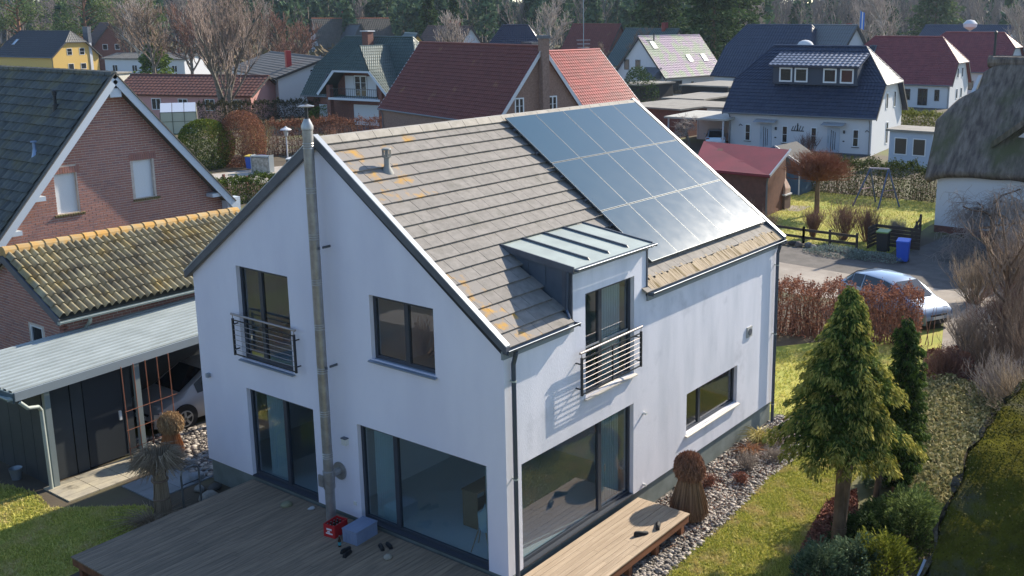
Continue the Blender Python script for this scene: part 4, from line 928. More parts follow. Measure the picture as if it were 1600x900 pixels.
for nm, a, b in (('side', (-.3,-.2,.02), (.3,-.185,.29)), ('side', (-.3,.185,.02), (.3,.2,.29)), ('side', (-.3,-.185,.02), (-.285,.185,.29)), ('side', (.285,-.185,.02), (.3,.185,.29))): MB().box(a, b).build(nm, GB, gb)
for k in range(6): MB().box((-.27+k*.09, -.206, .06), (-.21+k*.09, -.2, .22)).build('rib', GB, gb)
for k in range(4): MB().box((-.306, -.16+k*.085, .06), (-.3, -.11+k*.085, .22)).build('rib', GB, gb)
MB().box((-.305,-.205,.27), (.305,.205,.285)).build('rim', GB, gb); MB().box((-.31,-.21,.287), (.31,.0,.30)).box((-.31,.003,.287), (.31,.21,.30)).build('lid', GB, gb)
def shoe(label, x, y, rz, z=-.1, c='#17181b', grp='shoes left on the terrace', s=1):
    t = thing('shoe', label, 'shoe', (x, y, z), rz, grp); m = mat('shoe_'+c[1:], srgb(c), rough=.7)
    V = []; pr = [(-.14, .03, .06), (-.12, .038, .085), (-.04, .036, .08), (.03, .044, .055), (.1, .046, .045), (.14, .025, .03)]
    mb = MB(); n = 8
    for x_, w, h in pr:
        for i in range(n): a = math.pi*i/(n-1); V.append((x_*s, w*s*math.cos(a), .012+h*s*math.sin(a)))
    mb.add(V, [(i*n+j, i*n+j+1, (i+1)*n+j+1, (i+1)*n+j) for i in range(5) for j in range(n-1)]+[tuple(range(n))[::-1], tuple(range(5*n, 6*n))]).build('upper', m, t, smooth=True)
    mb = MB().prism([(x_*s, w*s*1.05, 0) for x_, w, h in pr]+[(x_*s, -w*s*1.05, 0) for x_, w, h in pr[::-1]], (0, 0, .015)); mb.build('sole', RAILM, t)
shoe('black slipper, left one of the pair beside the grey box', -.50, 2.98, R(60)); shoe('black slipper, right one of the pair beside the grey box', -.36, 2.90, R(66))
shoe('dark shoe lying nearest to the bottle on the terrace', -1.0, 3.48, R(10)); shoe('dark shoe lying in front of the other one by the bottle', -1.08, 3.34, R(20))
shoe('black shoe on the bleached deck, outside the bundle shadow', 3.0, -1.07, R(-30), s=1.15); shoe('black shoe on the bleached deck, inside the bundle shadow', 3.5, -1.17, R(30), s=1.15)
def stone(label, x, y, z, s, c, seed=1, grp=None, name='stone', cat='stone'):
    bm = bmesh.new(); bmesh.ops.create_icosphere(bm, subdivisions=2, radius=1); r_ = random.Random(seed); ph = [r_.uniform(0, 6) for _ in range(6)]
    for v in bm.verts:
        k = 1+.16*math.sin(3*v.co.x+ph[0])+.13*math.sin(4*v.co.y+ph[1])+.1*math.sin(5*v.co.z+ph[2]); v.co = Vector((v.co.x*s[0], v.co.y*s[1], max(v.co.z, -.6)*s[2]))*k
    me = bpy.data.meshes.new('s'); bm.to_mesh(me); bm.free(); o = link(name, me, mat('stone_'+c[1:], srgb(c), tuple(q*.75 for q in srgb(c)), nscale=9, rough=.9, bump=.4), None, True); o.location = (x, y, z+s[2]*.55); return tag(o, label, cat, grp)
stone('flat pale stone lying left on the dark terrace', -.43, 6.1, -.1, (.16, .1, .05), '#8c8a6e', 1); stone('small white stone beside the foot of the flue', -.22, 5.5, -.1, (.08, .06, .04), '#b9b9b9', 2)
stone('round pale stone in front of the wide terrace door', -.72, 2.56, -.1, (.10, .08, .06), '#a29a8c', 3)
for k, (x, y, s_) in enumerate(((.0, 9.9, .2), (-.5, 8.7, .22), (.35, 10.6, .15), (-.35, 9.3, .14), (-.1, 9.05, .17))): stone(['grey boulder at the left house corner', 'pale boulder beside the terrace edge and hoop', 'small boulder behind the left corner', 'small grey boulder between slabs and terrace', 'dark boulder by the plinth corner'][k], x-.15, y, G, (s_, s_*.8, s_*.7), ['#8b9094', '#9a958a', '#77736c', '#8a8983', '#605d58'][k], k+5)

# ================================================================== FAR HOUSES
BLUE_T = mat('anthracite_blue_tile', srgb('#262f42'), srgb('#2f394d'), rough=.42, nscale=2, var=.05, spec=.5); RED_T = mat('wine_red_tile', srgb('#7d3d3d'), srgb('#6d3336'), rough=.55, nscale=1.5)
GRN_T = mat('dark_green_tile', srgb('#35443f'), srgb('#3f4f49'), rough=.4, nscale=2); SHEEN_T = mat('painted_sheen_tile', srgb('#5f4873'), srgb('#48684f'), rough=.42, nscale=.42, ramp=(.42, .58), detail=2, spec=.5)  # SHEEN_T: reflected sun sheen painted into the colour as purple and green patches
DRED_T = mat('dark_red_tile', srgb('#6f3a31'), srgb('#60322b'), rough=.8, nscale=2, col3=srgb('#85603f'), n3=(.8, .62, .8)); BRED_T = mat('bright_red_tile', srgb('#a2322a'), srgb('#822824'), rough=.5, nscale=1.3, var=.1)
GREY_T = mat('grey_felt_roof', srgb('#6b6a68'), srgb('#5c5b59'), rough=.9, nscale=1); BRN_T = mat('brown_tile', srgb('#5d4840'), srgb('#4f3d38'), rough=.8, nscale=1.5); OLV_T = mat('olive_brown_tile', srgb('#57524a'), srgb('#4a463f'), rough=.8, nscale=1.5)
WR = white_wall(); WR2 = white_wall('cream_render', '#bcb9ae'); YW = white_wall('yellow_render', '#c9a860'); PK = white_wall('pink_render', '#b98a84')
def place(t, hl, hw, f, u, z, *a, **k): o, ax, out = face(hw, hl, f)(u, z); return fwin(t, o, ax, out, *a, **k)
# -- white duplex with blue roof
du = hall('duplex_house', 'white semi-detached house with dark blue roof, four-window dormer and two canopied doors', 'house', 71.49, 25.09, -1.47, 12.53, 9.89, 3.55, 8.63, 2.56, 5.65, WR, BLUE_T, ov=.45, period=.3, course=.38, amp=.035, verge=RAILM)
HW_, HL_ = 9.89/2, 12.53/2
for u in (-4.74, -1.38, 1.16, 4.72): place(du, HL_, HW_, 'f', u, .68, .52, 1.45, 1, 1, sill=RAILM)
for u in (-3.35, 2.58):
    d_ = MB().box((u, -HW_-.05, .12), (u+1.05, -HW_, 2.2)).build('door', white_wall('door_grey', '#a9b3bf'), du)
    for k in range(3): MB().box((u+.32+k*.17, -HW_-.06, .2+k*.08), (u+.37+k*.17, -HW_-.045, 2.0-k*.1)).build('glass_strip', DG, d_)
    MB().box((u+.1, -HW_-.1, .9), (u+.13, -HW_-.05, 1.5)).build('handle', ZB, d_)
    MB().obox((u-.35, -HW_-.95, 2.42), (1.9, 0, 0), (0, .95, .18), (0, 0, .03)).build('canopy', mat('canopy_glass', srgb('#97a0a8'), rough=.2), du)
    MB().box((u+1.35, -HW_-.12, 1.75), (u+1.5, -HW_, 2.0)).build('wall_light', RAILM, du); MB().box((u+1.32, -HW_-.03, 1.05), (u+1.48, -HW_, 1.15)).build('letter_slot', RAILM, du)
# anchor-like ornament between the houses, small bird ornaments
oo = MB().box((-.05, -HW_-.04, 1.75), (.05, -HW_-.01, 2.4)).box((-.55, -HW_-.04, 1.72), (.55, -HW_-.01, 1.8))
for k in range(-2, 3): oo.bar((k*.22-.08, -HW_-.025, 1.8), (k*.22+.06, -HW_-.025, 2.25-abs(k)*.05), .05, .05)
oo.build('wall_ornament', RAILM, du)
for u in (-5.3, 5.75): MB().bar((u, -HW_-.02, 1.95), (u+.13, -HW_-.02, 2.1), .05, .05).bar((u+.13, -HW_-.02, 2.1), (u+.32, -HW_-.02, 1.95), .05, .05).build('bird_ornament', RAILM, du)
for k in range(12):
    u = -5.9+k*1.07; MB().box((u, -HW_-.42, 3.05), (u+.1, -HW_, 3.2)).build('rafter_end', RAILM, du)
MB().box((-HL_, -HW_-.02, -.1), (HL_, -HW_, .12)).build('plinth', FASC, du)
dmr = MB().box((-2.9, -3.45, 5.55), (4.45, 0, 7.2)).build('dormer', mat('slate_cladding', srgb('#2d3747'), rough=.6), du)
for u in (-2.32, -.95, 1.55, 3.0): fwin(du, (u, -3.46, 5.75), (1,0,0), (0,-1,0), 1.15, 1.2, 1, 0, fw=.12, name='dormer_window')
poly = [(-3.15, -3.9, 7.12), (4.7, -3.9, 7.12), (4.7, -.75, 8.12), (-3.15, -.75, 8.12)]; BRT = mat('glossy_blue_tile', srgb('#3a4254'), srgb('#454d60'), rough=.30, nscale=1, spec=.9)
sl = slab('dormer_roof', poly, .1, BRT, du); tiled('roof_tiles', poly, BRT, sl, .42, .6, .06)
for v, z in ((-.9, 3.5), (1.75, 3.5), (-.4, .5)): place(du, HL_, HW_, 'r', v, z, .7, 1.4 if z > 1 else 1.9, 1, 0)
# -- red roofed pair
r1 = hall('red_roof_house', 'white house with wine red half-hipped roof, the nearer of the two red-roofed ones', 'house', 120.06, 33.82, -1.52, 13.71, 9.35, 3.3, 8.65, 2.88, 5.5, WR, RED_T, ov=.4, period=.3, course=.38, group='white houses with wine red roofs'); 
for u, w in ((1.3, .7), (2.96, 1.2), (5.03, .6)): place(r1, 13.71/2, 9.35/2, 'f', u, .9 if w != 1.2 else .3, w, 1.4 if w != 1.2 else 2.1, 1 if w < 1 else 2, 1, fm=DF)
for v in (-1.5, .8): place(r1, 13.71/2, 9.35/2, 'r', v, 3.6, .8, 1.3, 1, 0); place(r1, 13.71/2, 9.35/2, 'r', v, 1, .8, 1.3, 1, 0)
skylight(r1, (-4.6, -1.9, 6.6), (1,0,0), (0, .66, .75), .9, 1.2)
r2 = hall('red_roof_house', 'white house with wine red half-hipped roof, the farther one at the right edge', 'house', 142.25, 31.57, -1.6, 12.03, 10.18, 3.9, 8.95, 2.18, 6.9, WR, RED_T, ov=.4, period=.32, course=.4, group='white houses with wine red roofs')
for v in (-1.8, 1.2): place(r2, 6.01, 5.09, 'r', v, 3.8, .8, 1.3, 1, 0)
for u in (1, 3.5): place(r2, 6.01, 5.09, 'f', u, 1, .9, 1.3, 1, 1, fm=DF)
fl2 = thing('flue_pipe', 'slim dark flue pipe standing up before the farther red roof', 'flue', (44.6, 3.3, 7.6)); MB().tube((0,0,0), (0,0,2.0), .07, n=8).build('pipe', RAILM, fl2); MB().lathe((0,0,2.0), [(.1, 0), (.1, .12), (.02, .2)], 8).build('cap', RAILM, fl2)
# -- dark green roofed brick house with balcony
gn = hall('green_roof_house', 'brick house with dark green glazed roof and a balcony under its half-hipped gable', 'house', 65.1, 73.71, -1.45, 13.43, 8.79, 3.46, 9.11, 2.47, 5.76, FAR_BRICK, GRN_T, ov=.45, period=.32, course=.4, amp=.04, verge=WBOARD)
uw = 1.75; hwg = 4.5; zr_g, zk = 8.35, 3.35; kf = (zr_g-zk)/(hwg+.3); hz = 5.85; wu_ = (zr_g-hz)/kf; vf = -6.6
for s in (-1, 1):
    E0, E1 = (uw+s*(hwg+.3), vf, zk), (uw+s*(hwg+.3), -3.6, zk); R0, R1 = (uw, vf+1.5, zr_g), (uw, -.4, zr_g); H0 = (uw+s*wu_, vf, hz)
    poly = [E1, E0, H0, R0, R1] if s < 0 else [E0, E1, R1, R0, H0]
    sl = slab('wing_roof', poly, .14, GRN_T, gn); tiled('roof_tiles', poly, GRN_T, sl, .32, .4, .04)
    MB().bar(Vector(E0)-Vector((0, 0, .1)), Vector(H0)-Vector((0, 0, .1)), .05, .28).build('bargeboard', WBOARD, gn)
    MB().box((uw+s*3.5-.25, vf+.25, 0), (uw+s*3.5+.25, vf+.75, 4.3)).build('pillar', FAR_BRICK, gn)
sl = slab('wing_hip', [(uw-wu_, vf, hz), (uw+wu_, vf, hz), (uw, vf+1.5, zr_g)], .12, GRN_T, gn); tiled('roof_tiles', [(uw-wu_, vf, hz), (uw+wu_, vf, hz), (uw, vf+1.5, zr_g)], GRN_T, sl, .32, .4, .04)
MB().box((uw-wu_, vf-.02, hz-.2), (uw+wu_, vf+.03, hz)).build('bargeboard', WBOARD, gn)
MB().prism([(uw-3.6, -4.7, 0), (uw+3.6, -4.7, 0), (uw+3.6, -4.7, 4.2), (uw+wu_, -4.7, hz), (uw-wu_, -4.7, hz), (uw-3.6, -4.7, 4.2)], (0, .6, 0)).build('wing_wall', FAR_BRICK, gn)
MB().box((uw-3.5, vf+.2, 2.75), (uw+3.5, -4.7, 2.98)).build('balcony_slab', WBOARD, gn)
fwin(gn, (.5, -4.72, 3.0), (1,0,0), (0,-1,0), 1.7, 2.25, 2, 2, fw=.12, name='balcony_door')
for u in (-.75, 2.3): MB().box((u, -4.78, 3.0), (u+1.2, -4.72, 5.2)).build('shutter', WR, gn)
rg = MB().bar((uw-3.3, vf+.25, 3.95), (uw+3.3, vf+.25, 3.95), .06, .05)
for k in range(24): rg.bar((uw-3.3+k*.287, vf+.25, 3.0), (uw-3.3+k*.287, vf+.25, 3.92), .025, .025)
rg.build('balcony_railing', RAILM, gn)
MB().box((-4.9, -4.50, .05), (-3.5, -4.39, 2.0)).build('door', WR, gn); MB().box((.3, -4.8, .05), (4.4, -4.7, 2.2)).build('garage_door', WR, gn)
ck = MB().box((-.9, -1.6, 7.6), (-.1, -.7, 9.75)).build('chimney', FAR_BRICK, gn); MB().box((-1.05, -1.75, 9.75), (.05, -.55, 9.85)).build('chimney_cap', WR, ck)
skylight(gn, (-2.3, -2.6, 6.0), (1,0,0), (0, .62, .78), .75, 1.3); skylight(gn, (-4.6, -4.2, 3.9), (1,0,0), (0, .62, .78), .9, 1.6)
# -- roof with a purple and green sheen painted on
pu_ = hall('white_house', 'white house whose tiled roof shimmers purple and green, with four skylights', 'house', 121.84, 71.31, -.11, 14.41, 9.46, 3.06, 8.48, 0, 8.4, WR, SHEEN_T, ov=.4, period=.36, course=.44, amp=.05)
for v in (-1.95, .2): place(pu_, 7.2, 4.73, 'l', v, 3.6, .95, 1.5, 1, 0, fm=DF)
place(pu_, 7.2, 4.73, 'f', -5.6, .1, 2.6, 2.0, 3, 2, fm=DF); place(pu_, 7.2, 4.73, 'f', -.7, .3, .6, 1.5, 1, 0, fm=DF)
LG_ = mat('bright_skylight', srgb('#b9c4cc'), rough=.1, metal=.5)
for u, v in ((-5.9, -1.2), (.6, -3.0), (4.4, -3.0)): skylight(pu_, (u, v-.4, 8.48+(v-.4)*1.146), (1,0,0), (0, .657, .753), 1.0, 1.35, LG_)
MB().prism([(-9.6, -4.2, 2.5), (-7.2, -4.2, 2.5), (-7.2, -4.2, 4.1)], (0, 3, 0)).build('porch_roof', FASC, pu_); MB().box((-9.2, -3.6, 0), (-7.2, -1.6, 2.4)).build('porch', WR, pu_)
MB().box((-4.8, -.8, 7.2), (-4.65, -.65, 8.9)).build('vent_pipe', RAILM, pu_)
# -- half timbered house
TB = mat('timber_black', srgb('#33302e'), rough=.8)
ti = hall('half_timbered_house', 'half-timbered white gable house with brown roof, orange ridge and brick chimney', 'house', 168.78, 196.37, -.35, 19.78, 9.94, 3.1, 11.2, 0, 11.1, WR, OLV_T, ov=.5, period=.5, course=.6, amp=.06, ridge=mat('orange_ridge_far', srgb('#b0623a')))
for z in (3.2, 5.6, 8.0): MB().box((-9.95, -4.97+max(0, (z-3.1)/1.63), z), (-9.88, 4.97-max(0, (z-3.1)/1.63), z+.3)).build('beam', TB, ti)
for v in (-3, -1.2, 1.2, 3): MB().box((-9.95, v-.13, .3), (-9.88, v+.13, 11-abs(v)*1.7)).build('beam', TB, ti)
place(ti, 9.89, 4.97, 'l', -1.8, 3.6, 1.2, 1.7, 2, 0); place(ti, 9.89, 4.97, 'l', .8, 3.6, 1.2, 1.7, 2, 0)
MB().box((-2.2, -.9, 10), (-.6, .5, 13.0)).build('chimney', mat('chimney_brick', srgb('#7c3b34'), rough=.9), ti)
for s, mm in ((1, OLV_T),):
    MB().prism([(-6.5, -11.5, 2.6), (-6.5+0, -11.5, 2.6)]+[(2.0, -11.5, 2.6), (-2.2, -11.5, 9.6)], (0, 10, 0)).build('cross_wing', mat('slate_gable', srgb('#3d4348'), rough=.6), ti)
    poly = [(2.2, -11.9, 2.3), (2.2, -1, 2.3), (-2.2, -1, 9.9), (-2.2, -11.9, 9.9)]; sl = slab('wing_roof', poly, .15, OLV_T, ti); tiled('roof_tiles', poly, OLV_T, sl, .5, .6, .06)
# -- yellow house
ye = hall('yellow_house', 'yellow rendered house with dark half-hipped roof behind the brick house ridge', 'house', 97.24, 209.33, -1.4, 17.23, 10.73, 3.95, 8.7, 1.4, 6.5, YW, mat('black_tile', srgb('#22272e'), srgb('#2b3037'), rough=.6, nscale=2), ov=.5, period=.5, course=.6, amp=.04)
for v in (-2.0, .9): place(ye, 8.62, 5.37, 'r', v, 3.9, 1.2, 1.4, 1, 1); place(ye, 8.62, 5.37, 'r', v, 1.0, 1.3, 1.2, 1, 0)
MB().box((7.5, 3.2, 0), (8.8, 3.8, 6.4)).build('chimney', WR, ye); MB().box((7.4, 3.1, 6.4), (8.9, 3.9, 9.6)).build('chimney_top', FASC, ye)
skylight(ye, (-6.5, -3.3, 5.8), (1,0,0), (0, .75, .66), 1, 1.8, LG_)
# -- brick house with dark red and bright red roofs
ga_ = hall('red_tile_house', 'brick gabled house with a large dark red tiled roof and slender stack on its gable', 'house', 51.2, 46.8, -1.84, 18.4, 8.4, 3.6, 8.95, 0, 8.85, mat('brown_gable_brick', srgb('#8f7466'), srgb('#7a6156'), rough=.9, nscale=9), DRED_T, ov=.25, period=.3, course=.36, verge=WR)
MB().box((9.2, -.32, 0), (9.75, .32, 9.6)).build('brick_stack', mat('pale_brick_stack', srgb('#8c7468'), srgb('#776056'), rough=.9, nscale=6), ga_); MB().box((9.1, -.42, 9.6), (9.85, .42, 9.85)).build('stack_cap', FASC, ga_)
for v in (-2.6, .55): place(ga_, 9.2, 4.2, 'r', v, 3.95, .85, 1.25, 2, 1, fw=.1)
gB = hall('red_tile_house', 'house with bright glossy red pantile roof and slate-clad chimney', 'house', 57.2, 43.0, -.06, 11.2, 8.6, 4.0, 8.3, 0, 8.2, FAR_BRICK, BRED_T, ov=.3, period=.3, course=.36, amp=.05, verge=WBOARD)
MB().box((-4.6, -1.3, 6.6), (-3.2, -.1, 9.2)).build('chimney', mat('slate_chimney', srgb('#33383f'), rough=.6), gB); MB().lathe((-3.6, -3.0, 5.3), [(.12, 0), (.1, .3), (.16, .32), (.16, .45)], 10).build('roof_vent', RAILM, gB)
# -- more distant ones
def simple(label, cx, cy, phi, L0, W0, ze, zr, wm, rm, hip=0, zh=0, wins='f', group=None, name='house', per=.5, cour=.6, ch=None, nw=3):
    t = hall(name, label, 'house', cx, cy, phi, L0, W0, ze, zr, hip, zh or zr-.1, wm, rm, ov=.4, period=per, course=cour, amp=.05, group=group, gut=False)
    if 'f' in wins:
        for k in range(nw): place(t, L0/2, W0/2, 'f', -L0/2+L0*(k+.5)/nw-.6, 1.0, 1.2, 1.3, 2, 0)
    if 'r' in wins:
        for v in (-1.8, .6): place(t, L0/2, W0/2, 'r', v, min(ze+.2, zr-2.4), 1.0, 1.2, 1, 0)
    if 'l' in wins:
        for v in (-1.8, .6): place(t, L0/2, W0/2, 'l', v, min(ze+.2, zr-2.4), 1.0, 1.2, 1, 0)
    if ch:
        for u in ch: MB().box((u-.4, -.4, zr-.8), (u+.4, .4, zr+1.1)).build('chimney', mat('red_chimney', srgb('#7a3430'), rough=.8), t)
    return t
simple('long pink rendered bungalow with brownish red roof behind the bare tree', 57.2, 95.4, -1.17, 17, 7, 2.9, 4.7, PK, mat('rust_roof', srgb('#6e4438'), srgb('#5a3a33'), nscale=1), wins='f', nw=5)
t_ = simple('low white house with flat-pitched grey felt roof and red flue', 72.0, 96.6, -1.99, 26, 11, 4.6, 6.6, WR, GREY_T, wins='r'); MB().box((8.2, -3.4, 5.2), (8.9, -2.8, 7.4)).build('chimney', mat('red_flue', srgb('#a02a2a'), rough=.5), t_)
simple('far brown timber gable house among bare trees', 109.4, 207.7, -1.93, 12, 9, 4.5, 10.3, FAR_BRICK, BRN_T, wins='r')
simple('far white flat-roofed house left of the birch', 104, 180, -1.2, 18, 8, 3.6, 4.4, WR, GREY_T, wins='f', nw=4)
simple('white gabled house with brown roof far behind the dark red roof', 139.7, 134.2, -1.76, 14.2, 9, 4, 9.6, WR, BRN_T, wins='rf', ch=(0, 3))
simple('house with glossy purple-black roof and two skylights', 104.3, 87.1, -.95, 10, 12, 3.5, 10.1, WR, mat('purple_black_tile', srgb('#302f3d'), srgb('#3a3848'), rough=.35), hip=3.5, zh=5, per=.32, cour=.4)
simple('far house with plain brown roof beside the mast', 150.7, 105.6, -1.6, 11, 10, 3.5, 10, FAR_BRICK, DRED_T, wins='fl')
simple('dark roofed house with brick chimney behind the roof with the painted purple sheen', 138.1, 84.9, -1.89, 14, 9, 3.5, 9.3, WR2, GRN_T, ch=(3.5,))
simple('house with dark blue roof left of the duplex, far back', 121.9, 53.3, -1.82, 15, 10, 3.4, 10.1, WR, BLUE_T, hip=2, zh=7)
t_ = simple('white timber-framed gable house with a steep grey roof behind the duplex', 120.0, 44.2, 1.1, 9, 8, 4.2, 10.1, WR, mat('slate_light', srgb('#5a5f63'), rough=.5), wins='l')
simple('small far house with dark red roof below the flag', 178, 66.5, -2.17, 9, 8, 4, 9, WR, DRED_T, wins='f', ch=(2,))
simple('far long building with blue-grey roof near the forest edge', 218.2, 54.1, -2.02, 24, 9, 4, 9.5, WR, BLUE_T)
simple('far house with slate roof cut by the right picture edge', 150, 20.0, -1.2, 10, 10, 4, 9, WR, BLUE_T)
simple('small yellow gable behind the green roofed house', 98.8, 103.1, -2.15, 9, 7, 4.5, 8.9, YW, GRN_T, wins='')
t_ = thing('satellite_dome', 'white rounded dome roof catching the sun beside the blue roof', 'dome', (109.6, 43.5, 6.6)); MB().lathe((0,0,0), [(1.1, -3), (1.1, 0), (1.0, .6), (.8, .9), (.4, 1.1), (.05, 1.15)], 16).build('dome', WR, t_, smooth=True)
t_ = thing('street_lamp', 'white globe street lamp above the far red roof', 'lamp', (150, 34.5, G)); MB().tube((0,0,0), (0,0,9.2), .12, n=8).build('pole', ZB, t_); MB().lathe((0,0,9.2), [(.2, 0), (1.0, .5), (1.1, 1.0), (.6, 1.5), (.05, 1.6)], 12).build('globe', WR, t_, smooth=True)
fg = thing('flag_pole', 'flagpole with a blue and white flag in front of the forest', 'flag', (153, 53.4, G)); MB().tube((0,0,0), (0,0,12.4), .06, n=6).build('pole', ZB, fg)
FB = mat('blue_flag', srgb('#2f6fc0'), rough=.8)
for nm, a, b, m in (('flag', 0, .4, FB), ('flag', .4, .72, WR), ('flag', .72, 1.1, FB)):
    V = []
    for i in range(7):
        for z in (9.4, 12.2): V.append(((a+(b-a)*i/6)*.35+.03*math.sin(i), -.05-(a+(b-a)*i/6)*.55, z-.25*(a+(b-a)*i/6)))
    me = bpy.data.meshes.new('f'); me.from_pydata(V, [], [(2*i, 2*i+2, 2*i+3, 2*i+1) for i in range(6)]); link(nm, me, m, fg)
ms = thing('antenna_mast', 'tall thin antenna mast with crossbars behind the red roofs', 'mast', (85.5, 60.9, G)); MB().tube((0,0,0), (0,0,14.5), .05, n=6).build('pole', ZB, ms)
for k in range(4): MB().bar((-.7+.1*k, .5, 8.6-k*.45), (.7-.1*k, -.5, 8.6-k*.45), .04, .04).build('crossbar', WR, ms)
# -- flat roofs and carports between
FLAT = mat('flat_roof_felt', srgb('#8d887f'), srgb('#7b766e'), rough=.9, nscale=1)
def flat(label, x0, y0, x1, y1, z, rz=0, wm=None, posts=False, name='garage', cat='garage', rm=None):
    t = thing(name, label, cat, (x0, y0, G), rz); a, b = x1-x0, y1-y0
    MB().box((-.25, -.25, z), (a+.25, b+.25, z+.16)).build('roof', rm or FLAT, t)
    if posts:
        for q in ((0, 0), (a-.12, 0), (0, b-.12), (a-.12, b-.12), (a/2, 0)): MB().box((q[0], q[1], 0), (q[0]+.12, q[1]+.12, z)).build('post', WR, t)
        MB().box((a-.1, .15, 0), (a, b-.15, z)).build('rear_wall', wm or WR, t)
    else: MB().box((0, 0, -.1), (a, b, z)).build('wall', wm or FAR_BRICK, t)
    return t
flat('white carport over the silver-blue car', 64.0, 30.3, 70.5, 35.6, 2.5, R(6), posts=True, name='carport', cat='carport', rm=mat('pale_flat_roof', srgb('#b0aea6'), srgb('#a09e96'), nscale=1))
flat('white shed behind the white carport', 71.5, 31.5, 76, 36, 2.8, R(4), wm=WR)
flat('brick garage with flat grey roof left of the white carport', 69.5, 38.0, 79, 45, 2.6, R(-3))
flat('dark wooden flat-roofed shed behind the orchard tree', 80, 41.5, 92, 46, 2.7, R(4), wm=TB)
flat('dark board-clad garage with pale roof edge beside the blue duplex roof', 90, 44, 99, 50, 3.4, R(0), wm=TB)
flat('small dark shed below the purple roofed house', 97, 61, 105, 65, 2.6, R(-5), wm=TB)
flat('low long grey flat-roofed building behind the brick house', 46, 120, 70, 150, 3.6, R(22), wm=WR2, name='building', cat='building')
flat('white metal hut right of the duplex with two brown hatches', 62, 11.75, 65, 15.0, 2.75, 0, wm=white_wall('pale_blue_board', '#a9b5c4'), name='hut', cat='hut')
hut = [o for o in bpy.data.objects if o.name == 'hut'][0]
for y in (.45, 1.85): fwin(hut, (-.0, y+1.0, 1.0), (0,-1,0), (-1,0,0), 1.0, 1.3, 1, 0, gm=mat('brown_hatch', srgb('#4a4033'), rough=.7))

# ================================================================== RIGHT GARDEN
RM = mat('red_metal_roof', srgb('#7c2832'), srgb('#6d232c'), rough=.65, metal=.1, nscale=.7)
rs = thing('red_roof_shed', 'brown shed with smooth red metal roof right behind the solar roof', 'shed', (38.3, 13.4, G))
poly = [(-.3, -.4, 2.35), (7.8, 4.4, 2.35), (6.1, 7.3, 3.5), (-2.0, 2.5, 3.5)]
poly = [(.0, -.05, 2.42), (-.0, 5.0, 2.42), (4.2, 6.6, 3.55), (3.2, .2, 3.55)]
sl = slab('roof', poly[::-1], .12, RM, rs); MB().bar(Vector(poly[0]), Vector(poly[1]), .1, .14).build('eave_trim', RM, rs); MB().bar(Vector(poly[0]), Vector(poly[3]), .08, .14).build('verge_trim', WMET, rs)
MB().prism([(.35, .3, -.1), (3.2, .5, -.1), (3.2, .5, 3.3), (.35, .3, 2.35)], (0, 4.5, 0)).build('wall', mat('brown_board', srgb('#6a4438'), srgb('#5a3a30'), nscale=3), rs)
MB().path([(.1, .1, 2.3), (.3, .25, 1.9), (.3, .25, 0)], .05, 6).build('downpipe', GUT, rs)
BLU = mat('blue_board', srgb('#3f5f7d'), srgb('#39576f'), rough=.6, nscale=2)
bhs = thing('garden_house', 'blue wooden garden house with grey shingle gable roof', 'garden house', (46.4, 16.7, G))
MB().prism([(0, -1.55, -.1), (0, 1.75, -.1), (0, 1.75, 2.1), (0, .1, 2.95), (0, -1.55, 2.1)], (2.6, 0, 0)).build('wall', BLU, bhs)
SH = mat('bitumen_shingle', srgb('#5f5c58'), srgb('#4d4b48'), rough=.95, nscale=12)
for s in (-1, 1):
    poly = [(-.35, .1+s*2.05, 1.92), (2.9, .1+s*2.05, 1.92), (2.9, .1, 3.08), (-.35, .1, 3.08)]; sl = slab('roof_slope', poly if s < 0 else poly[::-1], .06, SH, bhs)
    MB().bar((-.37, .1+s*2.08, 1.88), (-.37, .1, 3.05), .04, .16).build('bargeboard', WMET if s < 0 else BLU, bhs)
# shingle front (deep hood over the doors)
MB().prism([(-.36, -1.9, 1.92), (-.36, 2.1, 1.92), (-.36, .1, 3.0)], (.1, 0, 0)).build('gable_hood', SH, bhs)
for y, nm in ((.0, 'door'), (-.8, 'door')):
    d_ = MB().box((-.04, y, .1), (0, y+.75, 1.85)).build(nm, BLU, bhs)
    for k in range(3): MB().box((-.05, y+.15, .75+k*.34), (-.04, y+.62, 1.04+k*.34)).build('pane', DG, d_)
MB().box((-.05, -1.55, 0), (0, -1.47, 2.0)).build('corner_trim', WF, bhs)
bq = thing('garden_barbecue', 'masonry garden barbecue with tapered white chimney', 'barbecue', (41.6, 14.15, G))
for nm, q, m in (('base', [(-.4, -.42, 0), (-.4, .42, 0), (.4, .42, 0), (.4, -.42, 0)], 0),): MB().prism(q, (0, 0, .85)).build(nm, mat('bbq_brick', srgb('#5a463e'), rough=.9), bq)
BQ = mat('bbq_stone', srgb('#b5a79b'), srgb('#a5857a'), rough=.8, nscale=2)
MB().box((-.5, -.5, .85), (.42, .5, .93)).build('worktop', WR, bq)
c_ = MB(); 
c_.add([(-.36, -.42, .93), (.36, -.42, .93), (.36, .42, .93), (-.36, .42, .93), (-.36, -.42, 1.25), (.36, -.42, 1.25), (.36, .42, 1.25), (-.36, .42, 1.25), (-.17, -.19, 1.8), (.17, -.19, 1.8), (.17, .19, 1.8), (-.17, .19, 1.8), (-.17, -.19, 2.5), (.17, -.19, 2.5), (.17, .19, 2.5), (-.17, .19, 2.5)], [(0,1,5,4),(1,2,6,5),(2,3,7,6),(3,0,4,7),(4,5,9,8),(5,6,10,9),(6,7,11,10),(7,4,8,11),(8,9,13,12),(9,10,14,13),(10,11,15,14),(11,8,12,15),(12,13,14,15),(0,3,2,1)]); co = c_.build('chimney', BQ, bq, bevel=.02)
MB().box((-.18, -.09, 1.95), (-.165, .09, 2.4)).build('flue_slot', RAILM, co)
